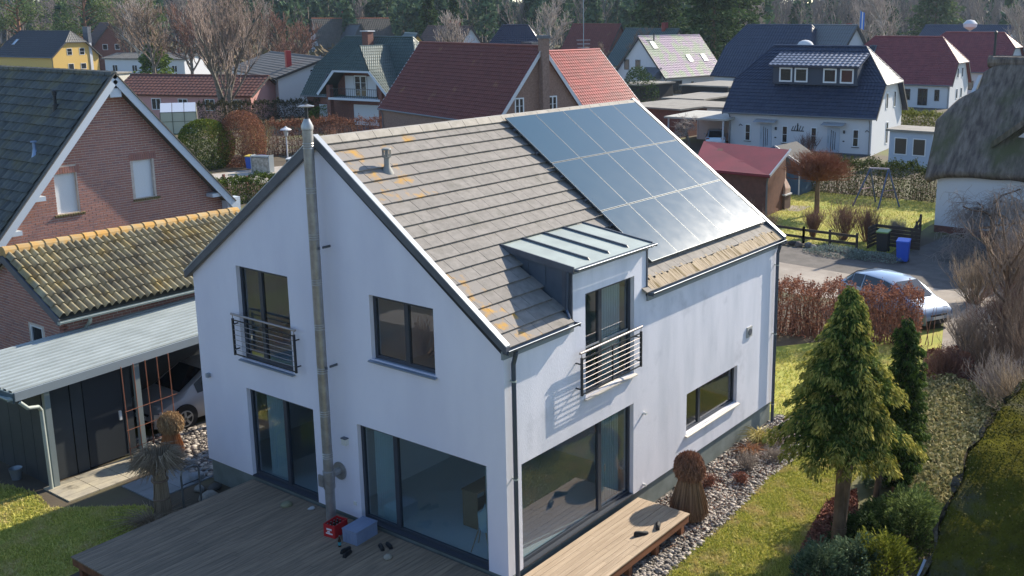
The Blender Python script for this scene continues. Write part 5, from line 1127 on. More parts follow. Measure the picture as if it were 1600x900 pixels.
sp = struct('patio_slab', sheet('patio_slab', [(40.6, 15.0), (42.4, 15.2), (43.2, 12.9), (41.2, 12.8)], G+.012, PAVE))
sw = thing('swing_frame', 'blue steel swing frame without swings on the lawn', 'swing', (45.4, 9.7, G)); SB = mat('swing_blue', srgb('#4a5a7d'), rough=.5); tz = 2.25
ap, bp = Vector((.1, .8, tz)), Vector((.55, -.5, tz+.0)); ap = Vector((.2, .55, tz)); bp = Vector((.5, -.45, tz))
MB().bar(ap+(ap-bp)*.05, bp+(bp-ap)*.05, .1, .09).build('crossbeam', mat('pale_beam', srgb('#9a95a8')), sw)
for tp, f in ((ap, Vector((-.7, 1.2, 0))), (ap, Vector((1.35, .55, 0))), (bp, Vector((-1.05, -.5, 0))), (bp, Vector((.5, -1.25, 0)))): MB().tube(f, tp, .05, n=8).build('leg', SB, sw)
MB().tube(ap.lerp(Vector((-.7, 1.2, 0)), .55), ap.lerp(Vector((1.35, .55, 0)), .55), .035, n=6).build('brace', mat('pink_brace', srgb('#9a7b80')), sw); MB().tube(bp.lerp(Vector((-1.05, -.5, 0)), .55), bp.lerp(Vector((.5, -1.25, 0)), .55), .035, n=6).build('brace', MATS['pink_brace'], sw)
# fences, bins
WD = mat('dark_fence_wood', srgb('#3d342d'), srgb('#4a4038'), rough=.9, nscale=4)
def rail_fence(label, pts, h, rails, grp=None, post=1.8):
    t = thing('fence', label, 'fence', (*pts[0], G), 0, grp); o = Vector((*pts[0], 0))
    for a, b in zip(pts, pts[1:]):
        a, b = Vector((*a, 0))-o, Vector((*b, 0))-o; n = max(1, round((b-a).length/post))
        for z in rails: MB().bar(a+Vector((0,0,z)), b+Vector((0,0,z)), .04, .13).build('rail', WD, t)
        for i in range(n+1): p = a+(b-a)*i/n; MB().box((p.x-.05, p.y-.05, 0), (p.x+.05, p.y+.05, h)).build('post', WD, t)
    return t
rail_fence('low dark post and rail fence in front of the neighbouring lawn', [(33.6, 12.5), (33.4, 9.0), (33.4, 6.2)], .85, (.3, .68))
rail_fence('dark wooden side fence running back beside the bins', [(35.2, 4.1), (39.2, 5.0)], 1.0, (.25, .55, .85))
bx = thing('bin_enclosure', 'dark wooden enclosure behind the wheelie bins', 'bin enclosure', (34.9, 3.6, G))
for k in range(6): MB().box((0, -.0, .05+k*.18), (.04, 2.2, .2+k*.18)).build('board', WD, bx)
for k in range(6): MB().box((-1.1, 2.2, .05+k*.18), (.04, 2.24, .2+k*.18)).build('board', WD, bx)
def bin_(label, x, y, rz, body, lid, z=G):
    t = thing('wheelie_bin', label, 'bin', (x, y, z), rz, 'wheelie bins'); mb = mat('bin_'+body[1:], srgb(body), rough=.5); ml = mat('bin_'+lid[1:], srgb(lid), rough=.5)
    b = MB().add([(-.22,-.24,.08),(.22,-.24,.08),(.22,.24,.08),(-.22,.24,.08),(-.28,-.29,.98),(.28,-.29,.98),(.28,.29,.98),(-.28,.29,.98)], [(0,3,2,1),(4,5,6,7),(0,1,5,4),(1,2,6,5),(2,3,7,6),(3,0,4,7)]); b.build('body', mb, t, bevel=.02)
    MB().prism([(-.32, -.3, .98), (-.32, .3, .98), (.33, .3, 1.03), (.33, -.3, 1.03)], (0, 0, .07)).build('lid', ml, t, bevel=.015)
    for s in (-1, 1): MB().tube((.26, s*.2, .1), (.26, s*.26, .1), .1, n=12).build('wheel', RAILM, t)
    MB().tube((.34, -.2, 1.0), (.34, .2, 1.0), .02, n=6).build('handle', RAILM, t); return t
bin_('blue wheelie bin standing on the paving near the thatched house', 32.2, 3.5, R(10), '#1a50b8', '#2a62cc')
bin_('black wheelie bin with green lid next to the blue bin', 33.7, 5.0, R(5), '#23282a', '#6a8a4a')
# ---- thatched house at the right
TH_ = mat('grey_thatch', srgb('#857a6f'), srgb('#544b45'), rough=1, nscale=.9, detail=9, ramp=(.35, .62), bump=.9, bscale=7, bdist=.08, stretch=(1.2, 5, 1.2), col3=srgb('#57583c'), n3=(.45, .5, .7))
th = thing('thatched_house', 'white house under a thick dark grey thatched roof at the right edge', 'house', (39.3, 5.0, G))
def lt(x, y, z): return (x-39.3, y-5.0, z-G)
out2 = [(39.25, 4.95, 2.78), (41.0, 5.19, 4.64), (41.86, 5.35, 5.6), (42.86, 4.5, 6.7), (43.3, 3.7, 7.2), (44.3, 3.65, 8.3), (44.4, -9, 8.3), (39.25, -9, 2.68)]
# gridded slope with soft relief
V = []; F = []; nu, nv = 60, 36
for j in range(nv+1):
    f = j/nv; x = 39.25+5.1*f; zc = 2.74+5.6*f
    le_ = np.interp(x, [p[0] for p in out2[:6]], [p[1] for p in out2[:6]])
    for i in range(nu+1):
        g = i/nu; y = le_+(-9-le_)*g; d_ = .03*math.sin(y*1.3+f*4)+.025*math.sin(y*3.1-f*9)+.02*math.sin(f*14); edge = max(0, 1-g*9); d_ -= .5*edge**2+(.35*(max(0, f-.93)/.07)**2)
        V.append(lt(x-.3*d_*.0, y, zc+d_))
F = [(j*(nu+1)+i, (j+1)*(nu+1)+i, (j+1)*(nu+1)+i+1, j*(nu+1)+i+1) for j in range(nv) for i in range(nu)]
me = bpy.data.meshes.new('t'); me.from_pydata(V, [], F); me.update(); o = link('roof', me, TH_, th, True)
if me.polygons[0].normal.z < 0: me.flip_normals()
md = o.modifiers.new('s', 'SOLIDIFY'); md.thickness = .42; md.offset = -1
slab('rear_roof', [lt(50, 3.5, 2.7), lt(50, -9, 2.7), lt(44.4, -9, 8.2), lt(44.4, 3.6, 8.2)], .4, TH_, th)
MB().tube(lt(44.35, 3.5, 8.15), lt(44.35, -9, 8.15), .3, n=10).build('ridge', TH_, th)
wt2 = MB().box(lt(39.95, -9, G-.1), lt(40.15, 4.5, 3.2)).build('wall', WR, th); MB().prism([lt(40.15, 4.5, G-.1), lt(49.3, 4.5, G-.1), lt(49.3, 4.5, 3), lt(44.4, 4.0, 7.4), lt(40.15, 4.5, 3.2)], (0, -.2, 0)).build('wall', WR, th)
MB().box(lt(39.93, -9, G), lt(39.95, 4.5, -.25)).build('plinth', FAR_BRICK, th)
MB().prism([lt(40.9, 1.5, 4.0), lt(40.9, -4.5, 4.0), lt(40.9, -1.5, 6.6)], (3, 0, 0)).build('dormer_wall', WR, th)
for q in (-1, 1): MB().obox(lt(40.3, -1.5, 6.85), (3.2, 0, 0.0), (0, q*3.5, -2.9), (0, 0, .35)).build('dormer_roof', TH_, th)
# ---- mossy thatch roof in the near right corner
MO = mat('mossy_thatch', srgb('#403d1c'), srgb('#5c5a24'), rough=1, spec=0, nscale=3.2, detail=9, ramp=(.3, .7), bump=1, bscale=22, bdist=.05, col3=srgb('#4d4b45'), n3=(1.1, .56, .72))
MOE = mat('old_thatch_edge', srgb('#5d574d'), srgb('#36322c'), rough=1, spec=0, nscale=9, detail=8, bump=1, bscale=18, bdist=.05)
mo = thing('mossy_roof', 'dark moss-covered thatched roof in the lower right corner', 'roof', (-1, -8.6, G))
cv = [(-5.2, 2.3), (-4.2, 3.15), (-3.4, 3.85), (-2.77, 4.28), (-2.34, 4.64), (-1.85, 4.92), (-1.28, 5.26), (-.32, 5.42), (1.5, 5.41), (4, 5.3), (7, 4.7)]
xs_ = np.linspace(-5.2, 7, 110); zs_ = np.interp(xs_, [p[0] for p in cv], [p[1] for p in cv]); zs_ = np.convolve(np.pad(zs_, 4, 'edge'), np.ones(9)/9, 'valid'); ys_ = np.linspace(0, 1, 90)**1.3*9
V = []
for j, yy in enumerate(ys_):
    for i, x in enumerate(xs_):
        n_z = .07*math.sin(x*5.1+yy*3.3)+.05*math.sin(x*9.7-yy*7.1)+.035*math.sin(x*17+yy*19)+.03*math.sin(x*29-yy*23)
        V.append((x+1, -yy-.05*math.sin(x*7)*(j == 0), zs_[i]-G-.12+n_z*.35+.05*min(1, yy/1.0)-.03*yy+(0 if j else -.1)))
nx_ = len(xs_); F = [(j*nx_+i, j*nx_+i+1, (j+1)*nx_+i+1, (j+1)*nx_+i) for j in range(len(ys_)-1) for i in range(nx_-1)]
me = bpy.data.meshes.new('t'); me.from_pydata(V, [], F); me.update(); me.flip_normals() if me.polygons[0].normal.z < 0 else None; link('roof', me, MO, mo, True)
V = []
for i, x in enumerate(xs_): z = zs_[i]-G; V += [(x+1, -.05*math.sin(x*7), z-.1), (x+1, .03+.04*math.sin(x*11)+.02*math.sin(x*37), z-.14+.03*math.sin(x*29)), (x+1, .0, z-.42), (x+1, -.5, z-.5)]
me = bpy.data.meshes.new('t'); me.from_pydata(V, [], [(i*4+j, i*4+j+1, i*4+j+5, i*4+j+4) for i in range(nx_-1) for j in range(3)]); me.update(); link('thatch_edge', me, MOE, mo, True)
P = []
for k in range(60000):
    x = random.uniform(-5.1, 6.9); yy = random.random()**1.3*9; z = np.interp(x, xs_, zs_)-G-.12+.05*min(1, yy)-.03*yy+.05; P.append((x+1, -yy, z+random.uniform(-.03, .04)))
leaves('moss', P, .022, leafmat('moss_tuft', '#3d3c19', '#4c4a1e', var=.1, trans=.0), mo, kind='stuff', aspect=.8)
MB().prism([(-4, -.4, -.1), (7.5, -.4, -.1), (7.5, -.4, 4.6), (1.5, -.4, 5.6), (-.3, -.4, 5.2), (-4, -.4, 2.8)], (0, -8, 0)).build('wall', WR, mo)
MB().bar((-2.4, .28, 3.75-.1), (-.9, .22, 4.6), .03, .09).build('verge_batten', WMET, mo)

# ================================================================== VEGETATION
def vtag(o, label, cat, group=None): return tag(o, label, cat, group)
def hedge(label, pts, h0, th_, m, n, size=.09, twig=None, name='hedge', grp=None, lump=.12, z=G, dens_in=.35, ntw=0):
    """leafy hedge along a polyline; leaves crowd towards the surface"""
    t = thing(name, label, 'hedge', (*pts[0], z), 0, grp); h = h0 if isinstance(h0, (int, float)) else h0[0]; hend = h0 if isinstance(h0, (int, float)) else h0[1]; P = []; segs = list(zip(pts, pts[1:])); Ls = [math.dist(a, b) for a, b in segs]; tot = sum(Ls)
    o = np.array([*pts[0], 0.])
    for ii, ((a, b), l) in enumerate(zip(segs, Ls)):
        if ii == len(segs)-1: h = hend
        k = int(n*l/tot); a, b = np.array(a), np.array(b); d = (b-a)/l; nrm = np.array([-d[1], d[0]]); u = rng.random(k); s = rng.random(k); rag = 1+.10*np.sin(u*l*9.1+1)*np.sin(u*l*4.3)
        v = np.where(rng.random(k) < dens_in, rng.uniform(-1, 1, k), np.sign(rng.uniform(-1, 1, k))*(1-.15*rng.random(k))); w = np.where(rng.random(k) < .35, 1-.1*rng.random(k), rng.random(k))
        r = 1+lump*np.sin(u*l*2.3+w*4)+lump*.7*np.sin(u*l*5.1-w*7); r *= np.where(w > .9, .93, 1)
        xy = a+(b-a)*(u[:, None]*1.0)+nrm*(v*th_/2*r)[:, None]; P.append(np.column_stack([xy, w*h*(rag+.05*np.sin(u*l*3.1)+.05*rng.normal(size=k))]))
    P = np.concatenate(P)-o; leaves('foliage', P, size, m, t, aspect=.6)
    if ntw or True:
        A = []; B = []; k = ntw or int(tot*22)
        u = rng.random(k); i = np.minimum((u*len(segs)).astype(int), len(segs)-1)
        for q in range(k):
            (a, b) = segs[i[q]]; f = rng.random(); x = a[0]+(b[0]-a[0])*f-o[0]+rng.normal()*th_*.15; y = a[1]+(b[1]-a[1])*f-o[1]+rng.normal()*th_*.15
            A.append((x, y, 0)); B.append((x+rng.normal()*.15, y+rng.normal()*.15, h*(.7+.3*rng.random())))
        link('stems', seg_mesh(A, B, [.018]*k, [.006]*k), twig or TWIG, t)
    return t
def blob(label, c, rad, m, n, size, cat='shrub', name='shrub', grp=None, shell=.55, amp=.25, seed=1, flat=None, m2=None, f2=.3, trunk=True, aspect=.55, core=None):
    t = thing(name, label, cat, (c[0], c[1], G), 0, grp); P = blobpts(n, (0, 0, c[2]-G), rad, shell, 8, amp, seed, flat=0.02 if flat is None else flat)
    if m2: k = int(len(P)*(1-f2)); leaves('foliage', P[:k], size, m, t, aspect=aspect); leaves('foliage_tips', P[k:], size, m2, t, aspect=aspect)
    else: leaves('foliage', P, size, m, t, aspect=aspect)
    if trunk: seg_obj('stems', grow((0, 0, 0), (c[2]-G)*.8, rad[0]*.05, 2, (6, 4), spread=.8, seed=seed), BARK, t)
    return t
def twiggy(label, base, h, w, m, seed, cat='shrub', name='bare_shrub', n=26, grp=None, levels=3, r=.012, upw=.5, bend=.1):
    """many stems from the ground"""
    t = thing(name, label, cat, (*base, G), 0, grp); S = []; q = np.random.default_rng(seed)
    for i in range(n):
        a = q.random()*6.28; s = q.random(); d = np.array([math.cos(a)*w/h*s, math.sin(a)*w/h*s, 1.]); d /= np.linalg.norm(d)
        S += grow((math.cos(a)*w*.15*s, math.sin(a)*w*.15*s, 0), h*(.55+.3*q.random()), r, levels-1, (4, 4, 3), spread=.55, upw=upw, seed=seed*97+i, lenf=.45, start_dir=d, wob=bend, trunkf=.25)
    seg_obj('stems', S, m, t, minr=.0035); return t
def baretree(label, base, h, r, seed, bark=BARKG, twm=TWIG, levels=4, kids_=(9, 6, 5, 4), spread=.8, upw=.4, grp=None, name='bare_tree', z=G, lenf=.52, trunkf=.25, minr=.01, nst=1, droop=0, wob=.16, segs=3):
    t = thing(name, label, 'tree', (*base, z), 0, grp); S = []
    for i in range(nst):
        a = i*6.28/nst+seed; d = (0, 0, 1) if nst == 1 else np.array([math.cos(a)*.28, math.sin(a)*.28, 1.])
        S += grow((math.cos(a)*r*(nst > 1), math.sin(a)*r*(nst > 1), -.1), h*.72, r, levels, kids_, spread, upw, segs, seed*13+i, lenf, trunkf, .6, droop, wob, start_dir=d)
    seg_obj('trunk', [s for s in S if s[4] == 0], bark, t, n=7); seg_obj('limbs', [s for s in S if s[4] == 1], bark, t, n=5)
    seg_obj('crown', [s for s in S if s[4] > 1], twm, t, minr=minr); return t
# ---- golden cypress in the foreground garden
def cypress(label, base, h, z0, rmax, nb, m1, m2, seed, size=.085, stems=((0, 0),), gold=.3, name='cypress_tree', prof=None, dens=46, bottom=.55, droop=.35, pw=.8):
    q = np.random.default_rng(seed); t = thing(name, label, 'tree', (*base, G)); A = []; D = []; T = []; S = []; TD = []
    for i in range(nb):
        f = (i+q.random())/nb; z = z0+(h-z0)*f; R_ = rmax*((1-f)**pw*(1 if f > .12 else bottom+(1-bottom)*f/.12)+.05)*(.62+.6*q.random()); a = i*2.399+q.random()*.5
        d = np.array([math.cos(a), math.sin(a)]); k = max(12, int(dens*R_)); s = q.random(k)**.65
        side = (q.random(k)-.5)*2*(.26*R_*(1.25-s)+.06); x = d[0]*s*R_-d[1]*side; y = d[1]*s*R_+d[0]*side; zz = z+.32*R_*s-droop*R_*s**2.2*1.5+q.normal(size=k)*.035-np.abs(side)*.35
        dr = np.column_stack([d[0]+.7*-d[1]*np.sign(side), d[1]+.7*d[0]*np.sign(side), .35-1.1*s]); P = np.column_stack([x, y, zz]); tip = s > 1-gold*.9
        A.append(P[~tip]); D.append(dr[~tip]); T.append(P[tip]); TD.append(dr[tip])
        S.append((np.array([0, 0, z-.05]), np.array([d[0]*R_*.55, d[1]*R_*.55, z+.10*R_]), .028, .01)); 
    A, D, T, TD = map(np.concatenate, (A, D, T, TD)); leaves('foliage', A, size*1.15, m1, t, dirs=D, jit=.35, aspect=.42, droop=.15); leaves('foliage_tips', T, size, m2, t, dirs=TD, jit=.3, aspect=.38, droop=.25)
    seg_obj('branches', S, BARK, t)
    for j, (dx, dy) in enumerate(stems): MB().path([(dx*.15, dy*.15, -.1), (dx*.25, dy*.25, .5)], .15-.03*j, 10).tube((dx*.25, dy*.25, .5), (dx, dy, z0+.5), .13-.03*j, .09, 10).tube((dx, dy, z0+.5), (0, 0, h*.9), .09, .02, 8).build('trunk', BARK, t, smooth=True)
    return t
cypress('tall golden-green cypress with drooping fan sprays and a bare double trunk', (5.75, -4.3), 5.75, 2.2, 1.55, 230, leafmat('cypress_green', '#45582e', '#6a7a3a'), leafmat('cypress_gold', '#7a8238', '#b3a758'), 4, size=.085, stems=((0, 0), (.12, -.16)), gold=.22, dens=230, bottom=.62)
cypress('dark green column conifer close behind the golden cypress', (8.75, -4.55), 4.35, .35, .62, 170, L_DARK, leafmat('thuja_tips', '#3f5527', '#56682f'), 9, size=.08, gold=.2, droop=.0, dens=300, pw=.42, name='conifer_tree')
t_ = thing('young_tree', 'small leaning trunk with tufted green crown between the cypress and the ground cover', 'tree', (8.0, -4.25, G)); MB().path([(0, 0, -.1), (.15, -.02, .6), (.45, -.08, 1.4)], .075, 8).build('trunk', BARK, t_, smooth=True)
P = blobpts(3000, (.5, -.1, 1.75), (.75, .7, .45), .3, 8, .3, 4); leaves('foliage', P, .10, leafmat('cypress_green', '', ''), t_, aspect=.4) if 'cypress_green' in MATS else None
# ---- low shrubs of the right border
JG = leafmat('juniper', '#4d6038', '#77854a'); BG = leafmat('blue_juniper', '#4a5e48', '#6b7d62')
def juniper(label, c, rad, n, m, seed, size=.09, up=.5):
    t = thing('juniper', label, 'shrub', (c[0], c[1], G), 0, 'low evergreen shrubs of the right border'); q = np.random.default_rng(seed); a = q.random(n)*6.28; s = q.random(n)**.5; cl = np.sin(a*5+s*6+seed)*.5+.5; ir = 1+.28*np.sin(3*a+seed)+.16*np.sin(7*a+2*seed)+.1*np.sin(13*a); s = s*ir
    z = rad[2]*np.clip(1-(s/ir)**2, 0, 1)*(.45+.35*cl+.3*np.sin(a*3+s*9+seed)**2)+.12*cl+q.random(n)**2*.28; P = np.column_stack([np.cos(a)*s*rad[0], np.sin(a)*s*rad[1], z]); D = np.column_stack([np.cos(a), np.sin(a), up+q.random(n)*.6]); leaves('foliage', P, size, m, t, dirs=D, jit=.35, aspect=.3); 
    seg_obj('stems', [(np.zeros(3), np.array([math.cos(b)*rad[0]*.7, math.sin(b)*rad[1]*.7, rad[2]*.6]), .02, .008) for b in np.arange(0, 6.28, .4)], BARK, t); return t
juniper('wide feathery green juniper right of the cypress trunk', (7.3, -5.2), (1.3, .9, .6), 14000, JG, 1)
juniper('dark spreading juniper at the foot of the cypress trunk', (6.3, -4.7), (.8, .6, .4), 8000, L_DARK, 2)
juniper('blue-green juniper nearer the camera than the dark one', (5.0, -5.0), (.8, .6, .45), 6500, BG, 3)
juniper('yellow-green shrub in front of the mossy roof', (5.3, -5.4), (.7, .65, .6), 5000, leafmat('yellow_green', '#5f6c28', '#8d8f3e'), 4, up=.9)
juniper('dark rounded shrub at the bottom picture edge beside the red mulch', (4.3, -4.5), (.65, .55, .55), 5000, BG, 5)
juniper('low grey-green juniper between trunk and ground cover', (9.6, -4.0), (.8, .5, .4), 4500, BG, 6)
juniper('trailing green juniper hanging against the mossy roof edge', (6.9, -5.6), (1.1, .7, .9), 7000, JG, 7)
o = leaves('ground_cover', np.concatenate([in_poly_pts(30000, [(9.0, -4.3), (12.0, -3.2), (15.5, -2.3), (17.2, -3.2), (16, -5.5), (12.5, -6.2), (7.5, -6.6), (7.2, -5.7)])])+np.column_stack([np.zeros((30000, 2)), G+.08+.32*rng.random(30000)**1.0]), .11, L_GCOV, kind='stuff', aspect=.5); tag(o, 'knee-high brownish green ground cover of the right border', 'ground cover')
def litter(n, poly, label, m, size, z=G+.03):
    P = in_poly_pts(n, poly); P[:, 2] = z+rng.random(n)*.04; nn = n; o = leaves('leaf_litter', P, size, m, kind='stuff', aspect=.6); return tag(o, label, 'leaf litter')
litter(9000, [(3.2, -4.6), (4.3, -3.9), (5.8, -3.55), (7.6, -3.25), (8.6, -3.6), (6.2, -4.6), (4.4, -5.2), (3.4, -6)], 'reddish bark mulch along the lawn edge', L_MULCH, .07)
litter(14000, [(12.4, -2.7), (16.4, -2.4), (20, -1.6), (23, -3.6), (19, -6.6), (14, -6)], 'reddish brown dead leaves under the bare shrubs', leafmat('dead_leaf', '#7a5244', '#94705c', trans=0), .10)
litter(2600, [(1.5, -.1), (11.6, -.1), (11.6, -1.3), (8, -1.6), (4, -1.8)], 'scattered brown leaves on the pebble strip', leafmat('dead_leaf2', '#6d5245', '#8f6b58', trans=0), .05, G+.05)
# ---- shrubs on the pebble strip
for k, (x, y, h, w, m, lb_) in enumerate(((8.1, -.95, .55, .5, TWIGP, 'grey dry lavender bush in the middle of the pebble strip'), (9.9, -.9, .5, .7, TWIGP, 'wide silvery bush near the far end of the pebble strip'), (9.0, -1.25, .4, .55, TWIGP, 'low grey bush at the lawn side of the pebble strip'), (6.7, -.6, .35, .35, TWIGR, 'reddish dwarf shrub just behind the straw bundle'), (7.3, -1.15, .3, .3, TWIGR, 'small red-brown shrub between bundle and lavender'))):
    t_ = twiggy(lb_, (x, y), h, w, m, 40+k, n=60, levels=2, r=.006, name='dwarf_shrub'); P = blobpts(900, (0, 0, h*.55), (w*.8, w*.8, h*.5), .3, 6, .2, k, flat=.02); leaves('foliage', P, .035, leafmat('dry_lavender', '#6b6258', '#8f8578') if m is TWIGP else leafmat('red_heather', '#7a463c', '#96604c'), t_, aspect=.3)
def tuft(label, base, h, r, n, m, seed, name='grass_tuft', z=G, lean=.8, w=.012, cat='grass tuft'):
    q = np.random.default_rng(seed); t = thing(name, label, cat, (*base, z)); a = q.random(n)*6.28; s = q.random(n); A = np.column_stack([np.cos(a)*r*.3*s, np.sin(a)*r*.3*s, a*0]); d1 = np.column_stack([np.cos(a)*r*s*.5, np.sin(a)*r*s*.5, h*(.55+.3*q.random(n))]); B = A+d1; C_ = B+np.column_stack([np.cos(a)*r*s*lean, np.sin(a)*r*s*lean, h*(.15-.5*s*lean*.6)])
    link('blades', seg_mesh(np.concatenate([A, B]), np.concatenate([B, C_]), [w*.6]*2*n, [w*.5]*n+[w*.15]*n), m, t); return t
STR = mat('straw', srgb('#9a7a58'), srgb('#b49a72'), rough=.85, var=.25); STO = mat('orange_straw', srgb('#8f5c3a'), srgb('#a87a50'), rough=.85, var=.25); STG = mat('grey_straw', srgb('#8b7860'), srgb('#a3917a'), rough=.85, var=.25); YG = mat('yellow_grass', srgb('#a59a45'), srgb('#c9b87a'), rough=.8, var=.2)
tuft('yellow striped grass tuft near the far wall end', (9.7, -.45), .45, .45, 220, YG, 3); tuft('orange-tinted grass tuft left of the yellow one', (8.9, -.55), .3, .35, 150, STO, 4)
# tied straw bundles
def bundle(label, base, h, r, rh, m, seed, zz=G, mode='knob', n=2600, mh=None):
    q = np.random.default_rng(seed); t = thing('straw_bundle', label, 'straw bundle', (*base, zz)); a = q.random(n)*6.28; s = q.random(n)**.5
    zt = h*.62; x0, y0 = np.cos(a)*r*s, np.sin(a)*r*s; k = .8
    A = np.column_stack([x0, y0, np.zeros(n)]); B = np.column_stack([x0*k*.8, y0*k*.8, np.full(n, zt)+q.normal(size=n)*.04]); w = .008
    link('stalks', seg_mesh(A, B, [w]*n, [w]*n), m, t)
    if mode == 'knob':   # folded-over head
        P = blobpts(6500, (0, 0, h-rh*.95), (rh, rh, rh), .72, 8, .08, seed); D = -np.column_stack([-P[:, 0], -P[:, 1], (P[:, 2]-(h-rh))*0+.9]); D[:, 2] = -np.abs(D[:, 2]); leaves('head', P, .12, mh or m, t, dirs=D, jit=.35, aspect=.12)
        C1 = np.column_stack([x0*1.25, y0*1.25, np.full(n, zt*.95)]); link('skirt', seg_mesh(B, np.column_stack([x0*1.18*(1+.1*q.random(n)), y0*1.18*(1+.1*q.random(n)), h*.18*q.random(n)+.02]), [w]*n, [w*.5]*n), m, t)
    else:                # bent outwards at the top like a palm
        T = np.column_stack([x0*k*.8, y0*k*.8, np.full(n, zt)]); M1 = T+np.column_stack([np.cos(a)*rh*.45, np.sin(a)*rh*.45, h*.22*(.5+q.random(n))]); E1 = M1+np.column_stack([np.cos(a)*rh*.5*(.3+q.random(n)), np.sin(a)*rh*.5*(.3+q.random(n)), -.12*h*(.2+q.random(n))]); link('head', seg_mesh(np.concatenate([T, M1]), np.concatenate([M1, E1]), [w]*n+[w]*n, [w]*n+[w*.4]*n), mh or m, t)
        for z_ in (.25, .5, .62): MB().lathe((0, 0, h*z_), [(r*.92, 0), (r*.95, .02), (r*.92, .04)], 14).build('binding', TWIG, t)
    return t
bundle('brown tied grass bundle with round head standing by the bleached deck', (5.05, -1.02), 1.5, .36, .35, mat('brown_straw', srgb('#7d6148'), srgb('#9c7e62'), rough=.9, var=.3), 5, zz=-.55, mh=mat('brown_straw_head', srgb('#805a44'), srgb('#9c745a'), rough=.9, var=.3))
bundle('grey-brown tied grass bundle with splayed top beside the tube hoop', (-1.72, 8.86), 1.75, .2, .55, STG, 6, mode='palm', n=900)
bundle('orange-brown straw bundle standing by the trellis', (.35, 11.75), 1.15, .24, .3, STO, 7, mh=STR, n=1400)
tuft('dry grass tufts lying at the foot of the splayed bundle', (-2.1, 8.7), .25, .7, 260, STG, 8)
# ---- hedges
hedge('reddish brown beech hedge between the garden and the parked car', [(16.9, 8.6), (18.7, 4.6), (18.9, 3.9), (20.6, -1.2)], (2.35, 1.85), 1.25, leafmat('beech_leaf_red', '#75493e', '#9c7059'), 28000, .075, TWIGR, dens_in=.7, ntw=900)
hedge('clipped dark evergreen hedge behind the swing frame', [(49.3, 2.5), (49.0, 9), (48.6, 16.2)], 2.15, 1.2, leafmat('hedge_olive', '#34401f', '#56602f'), 26000, .10)
hedge('yellow-green clipped hedge right of the duplex end wall', [(88, 24.5), (86.5, 20.5), (87, 15)], 2.0, 1.6, leafmat('yellow_hedge', '#6a7230', '#8a8a40'), 9000, .16)
hedge('low dark green hedge under the picket fence', [(20.5, 43.5), (23.5, 42.6), (27.0, 42.2)], 1.5, 1.4, L_YEW, 12000, .10)
hedge('brown beech hedge left of the gap, behind the white lamp', [(37.6, 60.5), (40.5, 58.8), (45.8, 58.2)], 2.7, 1.3, L_BEECH, 11000, .11, TWIGR)
hedge('brown beech hedge right of the gap before the balcony house', [(48.2, 61.8), (51.5, 60.0), (58.5, 55.5)], 2.1, 1.2, L_BEECH, 9000, .11, TWIGR)
hedge('dark rough hedge in front of the low white house', [(50.5, 86), (55, 82.5), (61, 78.5)], 2.4, 2.0, leafmat('rough_hedge', '#2f3424', '#4b4630'), 9000, .16)
blob('large clipped dark green yew dome beside the pale drive', (32.2, 57.3, 1.1), (2.0, 2.0, 2.05), L_YEW, 22000, .11, shell=.86, amp=.05, seed=3, name='topiary', m2=leafmat('yew_gold', '#5f6a24', '#7d7a2c'), f2=.25)
blob('reddish brown beech dome right of the clipped yew', (34.3, 56.0, 1.3), (1.75, 1.75, 2.5), L_BEECH, 16000, .11, shell=.7, amp=.08, seed=4, name='topiary')
blob('bushy dark evergreen left below the purple roof', (99, 62, 1.5), (2.2, 2.2, 3.4), L_DARK, 4000, .22, seed=5)
blob('round yellow-green shrub row by the duplex', (84, 27, 1.0), (2.5, 2.5, 1.6), leafmat('yellow_hedge', '', ''), 4500, .16, seed=6)
blob('bright green shrub by the dark rough hedge', (60, 77.5, 0.2), (1.5, 1.5, 1.2), L_GRN, 2500, .14, seed=7)
blob('silvery grey juniper mat under the post and rail fence', (31.9, 6.4, -.55), (.8, 1.6, .35), leafmat('silver_juniper', '#6d7a70', '#8a958a'), 3500, .08, seed=8, trunk=False)
blob('second silvery mat nearer the blue bin', (32.0, 4.7, -.55), (.7, 1.2, .3), leafmat('silver_juniper', '', ''), 2500, .08, seed=9, trunk=False)
for k in range(16):
    stone('grey rock edging along the fence, number counted from the house side' if 0 else ['brown rock','grey rock','pale rock','dark rock'][k % 4]+' in the edging below the fence, '+['left end', 'centre left', 'centre right', 'right end'][k//4]+' of the row', 32.6+.15*math.sin(k*3), 12.2-k*.42, G, (.2+.05*math.sin(k*5), .2, .16), ['#6d6259', '#7c7a78', '#948b80', '#4f4a46'][k % 4], k+20, 'rocks edging the fence bed', 'edging_rock', 'rock')
